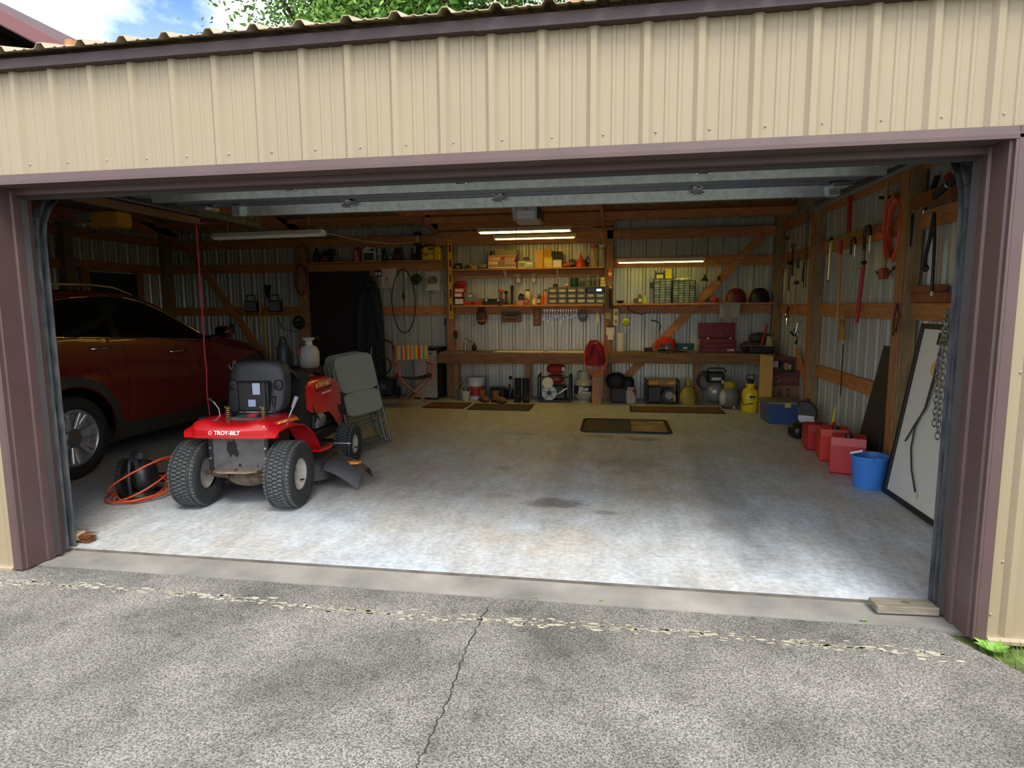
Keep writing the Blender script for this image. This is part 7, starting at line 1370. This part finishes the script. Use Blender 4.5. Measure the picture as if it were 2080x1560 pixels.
def cclamp(lab, px, py, s, col):
    p0 = rw(px, py, .05); t = thing('c_clamp', lab, 'clamp', tuple(p0), 0., 'clamps on the right wall'); m = plain(col, .45, .3)
    MB().tube([(0, .06*s, -.10*s), (0, .07*s, .02*s), (0, .05*s, .08*s), (0, -.03*s, .08*s), (0, -.06*s, .05*s), (0, -.06*s, .0)], .013*s, 8).build('frame', m, t, 60); MB().cyl((0, -.06*s, .04*s), (0, -.06*s, -.14*s), .007*s, n=8).build('screw', M_STEEL, t, 40); MB().cyl((0, -.10*s, -.13*s), (0, -.02*s, -.13*s), .005*s, n=6).build('tommy_bar', M_STEEL, t); MB().cyl((.08, .0, .06*s), (-.03, 0, .07*s), .005, n=6).build('nail', M_STEEL, t)
cclamp('dark red C-clamp hung beside the red-gripped handle', 1733, 498, .9, '4A2622'); cclamp('large dark C-clamp hung under the upper right girt', 1762, 480, 1.15, '2E2626')
p0 = rw(1785, 478, .06); t = thing('orange_holster', 'small orange tool pouch hanging left of the pickaxe handle', 'pouch', tuple(p0)); MB().ell((0, 0, 0), (.03, .09, .05), 14, 9, .05, .8).build('pouch', plain('C85A2A', .7), t, 60); MB().cyl((.08, .0, .03), (-.02, 0, .04), .005, n=6).build('nail', M_STEEL, t)
# whisk broom
p0 = rw(1712, 640, .05); t = thing('whisk_broom', 'straw whisk broom hanging below the middle right girt', 'broom', tuple(p0)); st_ = mat('broom_straw', 'B08448', .85, 0, col2='8A6230', vscale=20, stretch=(9, 9, 1))
MB().lathe([(.018, .03), (.03, 0), (.045, -.06), (.055, -.14), (.075, -.26), (0, -.262)], n=20, sx=.45).build('bristles', st_, t, 50)
for zz in (-.06, -.09): MB().torus((0, 0, zz), .05, .003, n=18, m=5, sx=.5).build('stitching', plain('4A3420', .7), t)
MB().torus((0, 0, .045), .012, .003, 'x', 12, 5).build('ring', M_STEEL, t); MB().cyl((.09, 0, .05), (-.02, 0, .055), .005, n=6).build('nail', M_STEEL, t)
# black leash and pry bar next to the near post
p0 = rw(1898, 432, .06); t = thing('pry_bar', 'black bar and strap hanging from the near upper girt', 'bar'); MB().tube([p0, rw(1898, 500, .06), rw(1893, 592, .06)], .012, 8).build('bar', plain('17171A', .5), t, 60); MB().tube([p0, rw(1890, 480, .07), rw(1880, 520, .07), rw(1878, 545, .07)], .014, 8).build('strap', plain('202126', .8), t, 60); q = rw(1880, 545, .07); MB().ell((q.x, q.y, q.z), (.02, .04, .03), 10, 7).build('buckle', M_BLACK, t, 60); MB().tube([rw(1893, 590, .06), rw(1892, 601, .06)], .009, 7).build('white_tip', plain('C8C4B8', .5), t); peg(t, p0)
# wooden jaw tool on the near upper girt
p0 = rw(1905, 398, .04); t = thing('wood_plane', 'old wooden hand plane with a red handle resting on the near upper girt', 'hand plane', (p0.x-.02, p0.y, 2.247)); MB().prism([(-.30, 0), (.30, 0), (.34, .03), (.28, .10), (-.30, .10)], -.035, .035, 'x').build('body', mat('plane_wood', '7A4628', .6, var=.2, vscale=10), t); MB().bar((0, .05, .10), (0, -.02, .20), .04, .012, (0, 1, 0)).build('iron', M_DARKST, t); MB().ell((0, -.18, .14), (.025, .05, .05), 12, 8).build('handle', plain('A02A22', .4), t, 60); MB().torus((-.04, .1, -.04), .03, .005, 'x', 14, 5).build('ring', M_STEEL, t)
t = thing('door_spring_tube', 'black tube slanting up into the front corner above the wooden plane', 'tube'); MB().tube([rw(1900, 398, .10), rw(1965, 340, .10), Vector((5.70, 1.6, 2.60))], .03, 10).build('tube', plain('17171A', .5), t, 60); MB().torus(tuple(rw(1930, 371, .10)), .034, .006, 'y', 14, 5).build('clamp', M_STEEL, t)
# dog lead, wood blocks, bungees
p0 = rw(1822, 617, .11); t = thing('dog_lead', 'dark red cord loop with black clips hanging on the near post', 'cord'); MB().tube([p0, rw(1817, 640, .11), rw(1814, 672, .11)], .008, 7).tube([p0, rw(1827, 640, .11), rw(1820, 668, .11)], .008, 7).build('loop', plain('5A1A1E', .7), t, 60)
for px, py in ((1814, 678), (1820, 671)): q = rw(px, py, .11); MB().torus((q.x, q.y, q.z), .014, .005, 'x', 12, 5).build('clip', M_BLACK, t)
peg(t, p0, .03)
for lab, z, y0, y1, zt in (('lower wooden block on the middle girt beside the near post', 1.507, 2.10, 2.66, .075), ('upper wooden block lying on the lower one by the near post', 1.583, 2.25, 2.66, .06)): tag(MB().box(5.80, 5.885, y0, y1, z, z+zt, .004).build('wood_block', mat('cedar_block', '8A4E2C', .7, var=.2, vscale=8)), lab, 'block', 'blocks on the right girt')
t = thing('bungee_cord', 'thin black bungee cord hanging down across the lower right girt', 'cord'); MB().tube([rw(1713, 697, .02), rw(1710, 748, .05), rw(1707, 806, .03)], .006, 6).build('cord', plain('1A1A1A', .6), t, 60)
for px, py in ((1713, 697), (1707, 806)): q = rw(px, py, .03); MB().torus((q.x, q.y, q.z), .012, .004, 'x', 10, 5).build('hook', M_STEEL, t)
t = thing('wall_cable', 'thin steel cables with black ends hanging left of the far post', 'cable'); 
for px in (1636, 1640): MB().tube([rw(px+4, 420, .02), rw(px, 500, .03), rw(px-4, 585, .03)], .005, 6).build('cable', plain('2A2A2C', .5), t, 60)
MB().tube([rw(1653, 490, .03), rw(1650, 520, .03)], .014, 7).build('end', M_BLACK, t, 60); peg(t, rw(1644, 425, .02))
# cluster of hand tools in the back right corner
G = 'hand tools in the back right corner'
def hammer(name, lab, px, py0, py1, hcol, head, off, cat='hammer'):
    a, b = rw(px, py0, off), rw(px-2, py1, off); t = thing(name, lab, cat, (0, 0, 0), 0., G); MB().tube([a, b], [.011, .015], 8).build('handle', plain(hcol, .55), t, 60); MB().box(a.x-.02, a.x+.02, a.y-.07, a.y+.05, a.z-.02, a.z+.03, .006).build('head', plain(head, .4, .6), t); peg(t, a+Vector((0, .02, -.025)))
hammer('claw_hammer', 'claw hammer with a tan handle hanging in the back right corner', 1598, 485, 545, '9A7040', '5A5A5C', .05); hammer('ball_hammer', 'hammer with a dark handle next to the tan one in the corner', 1611, 500, 560, '2A2A2C', '6A6A6C', .06); hammer('hatchet', 'hatchet with a wooden handle hanging low in the back right corner', 1617, 575, 640, 'A87A48', '4A4A4C', .05, 'hatchet'); hammer('rubber_mallet', 'black mallet hanging beside the hammers in the corner', 1604, 535, 590, '6A4A30', '1A1A1A', .10, 'mallet')
def holster(lab, px, py, col, h): p0 = rw(px, py, .08); t = thing('hanging_pliers', lab, 'pliers', tuple(p0), 0., G); MB().tube([(0, -.02, -h), (0, -.012, -.04), (0, .008, .0)], .009, 7).tube([(0, .03, -h), (0, .014, -.04), (0, -.008, .0)], .009, 7).build('handles', plain(col, .5), t, 60); MB().prism([(-.016, -.03), (.016, -.03), (.008, .05), (-.008, .05)], -.008, .008, 'x').build('jaws', M_STEEL, t); MB().cyl((.11, 0, -.015), (-.02, 0, -.01), .004, n=6).build('nail', M_STEEL, t)
holster('red-handled pliers hanging in the back right corner', 1592, 540, 'A82A22', .13); holster('black-handled cutters hanging below the mallet in the corner', 1622, 520, '1E1E20', .16); holster('long dark snips hanging near the far post', 1632, 540, '2E2A2A', .20)
t = thing('chrome_air_tool', 'shiny chrome air tool hanging below the middle girt in the corner', 'air tool', tuple(rw(1598, 645, .10)), 0., G); MB().lathe([(.028, -.10), (.032, -.05), (.03, .03), (.02, .06), (0, .06)], n=16).build('body', mat('chrome_tool', 'D0CFC8', .12, .95), t, 45); MB().tube([(0, 0, .05), (0, -.02, .10), (.02, 0, .14)], .018, 8).build('grip', M_BLACK, t, 60); MB().cyl((.12, 0, .12), (-.01, 0, .125), .004, n=6).build('nail', M_STEEL, t)
t = thing('valve_cluster', 'cluster of chrome hose couplings hanging in the corner over the bench end', 'couplings', tuple(rw(1615, 690, .10)), 0., G)
for k in range(7): c = Vector((random.uniform(-.03, .03), random.uniform(-.12, .12), random.uniform(-.10, .10))); MB().cyl(c, c+Vector((random.uniform(-.04, .04), random.uniform(-.04, .04), .05)), .016, n=10).build('coupling', M_STEEL if k % 2 else M_BLACK, t, 40)
MB().tube([(.0, .0, .10), (.02, .0, .22), (.10, .0, .26)], .006, 6).build('hook', M_STEEL, t)
# ================================================================ leaning panels and floor things on the right
A0, A1 = Vector((5.53, 2.27, .0)), Vector((5.53, 1.02, .0)); t = thing('framed_panel', 'white sheet panel in a black frame leaning against the right wall', 'panel', (5.55, 1.64, 0), 0., rot=(0, math.atan(.195/1.33), 0)); L, Hh = 1.30, 1.36
pf = mat('panel_white', 'D2D3C8', .5, 0, var=.05, vscale=2); fm = plain('1C1A1A', .5)
MB().box(0, .012, -L/2+.03, L/2-.03, .03, Hh-.03).build('sheet', pf, t)
MB().box(-.015, .02, -L/2, L/2, 0, .04, .004).build('frame_rail', fm, t); MB().box(-.015, .02, -L/2, L/2, Hh-.04, Hh, .004).build('frame_rail', fm, t)
for s in (-1, 1): MB().box(-.015, .02, s*L/2, s*(L/2-.045), 0, Hh, .004).build('frame_stile', fm, t)
MB().box(-.035, 0, .19, .31, 1.21, 1.30, .006).build('junction_box', M_BLACK, t); MB().tube([(-.03, .24, 1.21), (-.03, .21, 1.0), (-.025, .26, .75), (-.02, .36, .62), (-.02, .455, .46)], .006, 6).build('lead', plain('2E2A28', .5), t, 60); MB().tube([(-.03, .25, 1.21), (-.035, .23, 1.0), (-.025, .27, .75), (-.02, .36, .60), (-.02, .345, .43), (-.02, .26, .28), (-.02, .14, .15)], .006, 6).build('lead', plain('2E2A28', .5), t, 60)
for y, z, r_ in ((.33, 1.04, .05), (.22, .97, .04), (.16, .93, .03), (.14, .12, .02)): MB().prism([(y+r_*math.cos(a)*random.uniform(.5, 1.1), z+r_*1.4*math.sin(a)*random.uniform(.5, 1.1)) for a in [k*PI/5 for k in range(10)]], -.001, .0005, 'x').build('glue_stain', plain('C8A868', .7), t)
lk = MB().torus((0, 0, 0), .014, .0035, 'x', 12, 6, 1, 1.8).mesh('link', plain('8A8A84', .35, .8), 60); t = thing('hanging_chain', 'steel chain hanging in front of the framed panel beside the jamb', 'chain', (5.40, 1.19, 1.44))
for row, (dy, n) in enumerate(((0, 22), (.05, 20))):
    for k in range(n): put(lk, 'link', t, (-.01, dy*min(1, k/8), -.036*k), (0, 0, PI/2*(k % 2)))
MB().tube([(-.01, 0, .0), (.1, .05, .02), (.44, .1, .04)], .006, 6).build('hook', M_STEEL, t)
t = thing('leaning_sheet', 'narrow dark brown panel leaning between the gas cans and the near post', 'panel', (5.70, 3.02, 0), 0., rot=(0, math.atan(.12/1.12), 0)); MB().prism([(-.13, 0), (.38, 0), (.14, 1.13), (-.13, 1.13)], 0, .02, 'x').build('sheet', plain('2E2826', .6), t); MB().box(-.006, .024, -.145, -.125, 0, 1.135, .003).build('edge', plain('1E1A18', .6), t)
# blue bucket
t = thing('blue_bucket', 'blue plastic bucket with a white-gripped wire handle by the right wall', 'bucket', (5.482, 2.42, 0)); bm = mat('bucket_blue', '3A7CD2', .35); MB().lathe([(.105, 0), (.112, .004), (.138, .245), (.146, .25), (.146, .268), (.138, .268), (.108, .012), (0, .010)], n=32).build('body', bm, t, 45); MB().tube([(.148*math.cos(a), .03-.148*math.sin(a)*.2, .262+.035*math.sin(a)) for a in [PI*k/12 for k in range(13)]], .0035, 6).build('bail', M_STEEL, t, 60); MB().cyl((-.145, .02, .275), (-.06, .0, .30), .010, n=8).build('grip', M_WHITE, t); MB().prism([(-.03, .25), (.0, .28), (.03, .25)], -.152, -.138, 'y').build('pour_lip', bm, t)
def gas_can(lab, loc, rz, s, col):
    t = thing('gas_can', lab, 'gas can', loc, rz, 'gas cans by the right wall'); m = mat('can_'+col, col, .4, var=.12, vscale=6); w, d, h = .13*s, .19*s, .33*s
    MB().prism([(-d, .02), (-d+.02, 0), (d-.02, 0), (d, .02), (d, h*.72), (d*.6, h*.92), (d*.15, h*.92), (-d*.05, h*.80), (-d*.45, h*.80), (-d*.6, h*.95), (-d*.9, h*.95), (-d, h*.75)], -w, w, 'x').build('body', m, t)
    MB().box(-w-.012, w+.012, -d*.7, d*.7, h*.12, h*.62, .012).build('side_panel', m, t); MB().tube([(0, d*.45, h*.90), (0, d*.1, h*1.04), (0, -d*.55, h*1.02), (0, -d*.75, h*.94)], .016*s, 8).build('handle', m, t, 60); MB().cyl((0, -d*.75, h*.93), (0, -d*.75, h*1.04), .03*s, n=14).build('cap', M_BLACK, t)
    return t
gas_can('nearest red plastic gas can, beside the blue bucket', (5.50, 2.95, 0), -.35, 1.05, 'B4262A'); t = gas_can('second red plastic gas can with a yellow spout', (5.52, 3.42, 0), -.2, 1.0, 'C02A20')
MB().tube([(.0, .10, .31), (.01, .13, .36), (.02, .13, .50)], [.016, .014, .008], 8).build('spout', plain('C8B01E', .4), t, 60)
gas_can('third red gas can, farthest along the right wall', (5.50, 3.87, 0), -.1, .85, 'A82422')
t = thing('oil_jug', 'black oil jug with a blue and white label beside the far post', 'jug', (5.66, 4.75, 0), -.5); MB().prism([(-.10, 0), (.10, 0), (.10, .26), (.04, .34), (-.02, .36), (-.10, .30)], -.06, .06, 'y').build('body', M_BLACK, t); MB().box(-.085, .085, -.0625, -.058, .06, .20).build('label_panel', plain('C8D0DC', .5), t); MB().box(-.085, .085, -.064, -.060, .06, .12).build('label_stripe', plain('2A6AB0', .5), t); MB().cyl((.0, 0, .35), (.0, 0, .39), .022, n=12).build('cap', M_BLACK, t); MB().tube([(-.09, 0, .26), (-.11, 0, .34), (-.03, 0, .37)], .012, 7).build('handle', M_BLACK, t, 60)
t = thing('oil_jug', 'dark jug lying on its side with a white spout near the gas cans', 'jug', (5.50, 4.38, 0), .6); MB().ell((0, 0, .085), (.16, .10, .085), 18, 10, sq=.6).build('body', plain('141816', .4), t, 60); MB().tube([(.02, -.02, .16), (.10, -.10, .20), (.16, -.16, .15)], [.018, .014, .010], 8).build('spout', M_WHITE, t, 60); MB().lathe([(.02, 0), (.02, .03), (0, .03)], (-.02, .05, .165), 10).build('cap', M_BLACK, t)
for k in range(3): MB().torus((-.06+.05*k, 0, .085), .094, .006, 'x', 20, 5, 1, .85).build('rib', plain('0E100F', .4), t)
# ================================================================ cord reel, bar, brush, threshold block
t = thing('cord_reel', 'black cord reel on a stand with an orange cord wound loosely around it', 'cord reel', (-.36, 1.33, 0), .35)
dr = mat('reel_black', '22252B', .4)
MB().cyl((-.12, 0, .16), (-.085, 0, .16), .145, n=32).build('flange', dr, t, 40); MB().lathe([(.06, -.085), (.06, .06)], (0, 0, .16), 20, 'x').build('drum', dr, t, 40)
MB().grid(lambda u, v: (.03+.09*math.sin(v*PI/2)+0, .138*math.cos(2*PI*u)*math.cos(v*PI/2)**.4, .16+.138*math.sin(2*PI*u)*math.cos(v*PI/2)**.4), 32, 9, cu=True).build('front_cover', dr, t, 60)
for k in range(26): a = 2*PI*k/26; MB().box(-.125, -.08, -.006, .006, .140, .152, .001, Matrix.Translation((0, 0, .16)) @ Matrix.Rotation(a, 4, 'X')).build('flange_rib', dr, t)
MB().tube([(-.02, -.13, .05), (-.02, -.15, .18), (-.02, -.11, .30), (-.02, -.02, .355), (-.02, .07, .33), (-.02, .11, .25)], .017, 10).build('carry_handle', dr, t, 60); MB().box(-.05, .03, .02, .09, .29, .345, .008).build('latch', plain('4A4E56', .3), t)
MB().tube([(-.12, -.14, .014), (.12, -.14, .014), (.12, .14, .014), (-.12, .14, .014)], .014, 8, True).build('base_frame', dr, t, 60); MB().bar((-.02, -.13, .02), (-.02, -.12, .2), .03, .015, (0, 1, 0)).build('upright', dr, t)
oc = mat('cord_orange', 'D0542C', .5); R = random.Random(11)
for k in range(5):
    rx, ry = .17+.022*k, .20+.02*k; cx, cy = R.uniform(-.02, .05), R.uniform(-.02, .03); zt = (.05, .03, .10, .02, .16)[k]; pts = []
    for i in range(40):
        a = 2*PI*i/40; pts.append((cx+rx*math.cos(a), cy+ry*math.sin(a), max(.009, .012+zt*(1+math.sin(a+k*.5))+(.06*max(0, math.sin(a)) if k > 1 else 0))))
    MB().tube(pts, .0075, 7, True).build('cord_turn', oc, t, 60)
t = thing('black_bar', 'short black ramp bar lying on the floor between the reel and the mower', 'bar', tuple(at(318, 975, z=0))); MB().box(-.06, .16, -.04, .04, 0, .06, .006).build('bar', plain('121314', .5), t); MB().box(-.06, .16, -.05, -.04, .0, .02, .003).build('lip', plain('121314', .5), t)
t = thing('scrub_brush', 'wooden scrub brush with brown bristles lying inside the left jamb', 'brush', (-.03, .385, 0), .05); MB().box(-.12, .045, -.035, .035, .012, .062, .010).build('block', plain('C8AE82', .6), t); br = MB(); R = random.Random(5)
for k in range(150): y = R.uniform(-.034, .034); z = R.uniform(.006, .056); br.bar((.04, y, z), (.095+R.uniform(0, .03), y*1.15+R.uniform(-.006, .006), max(.003, z*1.05-.004)), .0022, .0022)
o = br.build('bristles', plain('7A4E2C', .8), t); o['kind'] = 'stuff'
t = thing('wood_offcut', 'weathered wooden block lying on the apron at the right jamb', 'block', (4.835, .215, -.012), .06); MB().box(-.145, .145, -.05, .05, 0, .042, .005).build('block', mat('grey_offcut', '8A8274', .8, 0, col2='66604F', vscale=7, stretch=(1, 8, 8), bump=.3, bscale=60), t); MB().ell((.01, -.0, .0425), (.022, .014, .0012), 12, 6).build('knot', plain('5A5042', .8), t)
# ================================================================ outside: weeds, grass, trees, house
gm = mat('grass_blade', '6A8A34', .7, col2='4A6A24', vscale=3); R = random.Random(2); g = MB()
for k in range(2600):
    y = R.uniform(-1.6, .0)-.02; e = 4.99+max(0, (-y-.05))*.575; x = R.uniform(e+.01, e+1.0)
    if y > -.06 and x < 6.1: y -= .05
    h = R.uniform(.02, .075); a = R.uniform(0, 2*PI); dx, dy = .003*math.cos(a), .003*math.sin(a); lx, ly = R.uniform(-.03, .03), R.uniform(-.03, .03)
    g.add([(x-dx, y-dy, -.045), (x+dx, y+dy, -.045), (x+lx*.5+dx*.6, y+ly*.5+dy*.6, -.045+h*.6), (x+lx, y+ly, -.045+h)], [(0, 1, 2), (0, 2, 3)])
tag(g.build('grass', gm), 'short green grass along the right edge of the driveway', 'grass', kind='stuff')
def weed(lab, x, y, z, s, n, seed):
    t = thing('weed', lab, 'weed', (x, y, z), 0., 'weeds in the concrete joints'); R = random.Random(seed)
    for k in range(n):
        a = R.uniform(0, 2*PI); L = s*R.uniform(.5, 1); d = Vector((math.cos(a), math.sin(a), 0)); w = Vector((-d.y, d.x, 0))*L*.28; u = Vector((0, 0, L*.6))
        MB().add([(0, 0, 0), tuple(d*L*.5+w+u*.7), tuple(d*L+u), tuple(d*L*.5-w+u*.7)], [(0, 1, 2, 3)]).build('leaf', mat('weed_leaf', '6E9A3A', .6), t)
for k, (px, py, lab, s, n) in enumerate(((1088, 1216, 'small weed sprouting from the apron joint near the crack', .022, 5), (1223, 1221, 'small weed in the apron joint right of centre', .022, 5), (1752, 1262, 'small weed in front of the weathered wooden block', .028, 6))): q = at(px, py, z=-.021); weed(lab, q.x, q.y, -.0215, s, n, k)
weed('leafy green weed at the base of the siding by the right corner', 5.08, -.085, -.045, .09, 22, 9)
lf = mat('oak_leaf', '5E8A36', .55, col2='3A6422', vscale=1.2, spec=.3); lf2 = mat('oak_leaf_pale', '86A84C', .55, col2='54803A', vscale=1.5, spec=.3); bk_ = mat('oak_bark', '5A4A3A', .9, 0, col2='3A3028', vscale=12, stretch=(3, 3, .8), bump=.6, bscale=20)
def tree(lab, x, y, trunk_r, H, crown, n, seed, pale):
    R = random.Random(seed); t = thing('oak_tree', lab, 'tree', (x, y, -.05), 0., 'oak trees behind the garage')
    MB().tube([(0, 0, 0), (.1, 0, H*.3), (.05, .1, H*.55), (.2, .1, H*.8), (.25, .1, H)], [trunk_r*1.3, trunk_r, trunk_r*.8, trunk_r*.5, trunk_r*.15], 12).build('trunk', bk_, t, 60)
    tips = []
    for k in range(16):
        z0 = H*R.uniform(.42, .92); a = R.uniform(0, 2*PI); L = crown*R.uniform(.55, 1.0); p = Vector((.1, .05, z0)); q = p+Vector((math.cos(a)*L, math.sin(a)*L*.8, R.uniform(-.2, .55)*L)); m = p.lerp(q, .5)+Vector((R.uniform(-.3, .3), R.uniform(-.3, .3), R.uniform(.0, .5)))
        MB().tube([p, m, q], [trunk_r*.34, trunk_r*.2, .02], 7).build('branch', bk_, t, 60)
        tips += [p.lerp(m, .6), m, m.lerp(q, .5), q]
    vs, fs = [], []
    for k in range(n):
        c = R.choice(tips); p = c+Vector((R.gauss(0, .62), R.gauss(0, .55), R.gauss(0, .42))); s = R.uniform(.05, .10)
        d = Vector((R.gauss(0, 1), R.gauss(0, 1), R.gauss(-.3, .7))).normalized(); w = d.cross(Vector((R.gauss(0, 1), R.gauss(0, 1), R.gauss(0, 1)))).normalized(); u = d.cross(w)
        o = len(vs); vs += [tuple(p-d*s), tuple(p-d*s*.3+w*s*.42+u*s*.1), tuple(p+d*s*.25+w*s*.34), tuple(p+d*s), tuple(p+d*s*.25-w*s*.34), tuple(p-d*s*.3-w*s*.42+u*s*.1)]; fs.append((o, o+1, o+2, o+3, o+4, o+5))
    f = MB().add(vs, fs).build('foliage', lf2 if pale else lf, t); f['kind'] = 'stuff'
tree('pale green oak crown against the sky at the left of the tree line', -4.6, 13.0, .22, 11.0, 3.0, 20000, 21, True)
tree('oak with a thick trunk rising behind the middle of the roof', -2.85, 13.2, .26, 12.0, 2.8, 15000, 22, False)
tree('slimmer leaning oak just right of the thick-trunked one', -1.75, 12.6, .20, 11.5, 2.6, 14000, 23, True)
tree('oak farthest right behind the roof', 2.4, 13.5, .24, 11.5, 3.2, 16000, 24, False)
tree('oak between the leaning oak and the farthest right one', .3, 15.0, .24, 12.5, 3.0, 15000, 25, False)
h = thing('house', 'dark red neighbouring house with its gable eave showing at the upper left', 'house', (0, 10, -.05)); mr = mat('house_maroon', '5A2A2C', .6, var=.1, vscale=4); ft = mat('house_fascia', '6E4244', .55)
MB().prism([(-20.6, 0), (-9.7, 0), (-9.7, 7.0), (-15.1, 9.9), (-20.6, 7.0)], .7, 9., 'y').build('wall', mr, h)
MB().prism([(-8.85, 7.28), (-8.85, 7.44), (-15.1, 10.80), (-15.1, 10.5)], 0, 9.6, 'y').build('roof_slope', mat('house_shingle', '4A3230', .9, var=.3, vscale=20), h); MB().prism([(-21.4, 7.28), (-21.4, 7.44), (-15.1, 10.80), (-15.1, 10.5)], 0, 9.6, 'y').build('roof_slope', mat('house_shingle', '4A3230', .9), h)
MB().prism([(-8.83, 7.14), (-8.83, 7.44), (-15.1, 10.81), (-15.1, 10.40)], -.06, .0, 'y').build('rake_fascia', ft, h); MB().prism([(-21.42, 7.14), (-21.42, 7.44), (-15.1, 10.81), (-15.1, 10.40)], -.06, .0, 'y').build('rake_fascia', ft, h)
MB().prism([(-8.87, 7.12), (-8.87, 7.16), (-15.1, 10.42), (-15.1, 10.38)], .0, .75, 'y').build('soffit', mr, h)
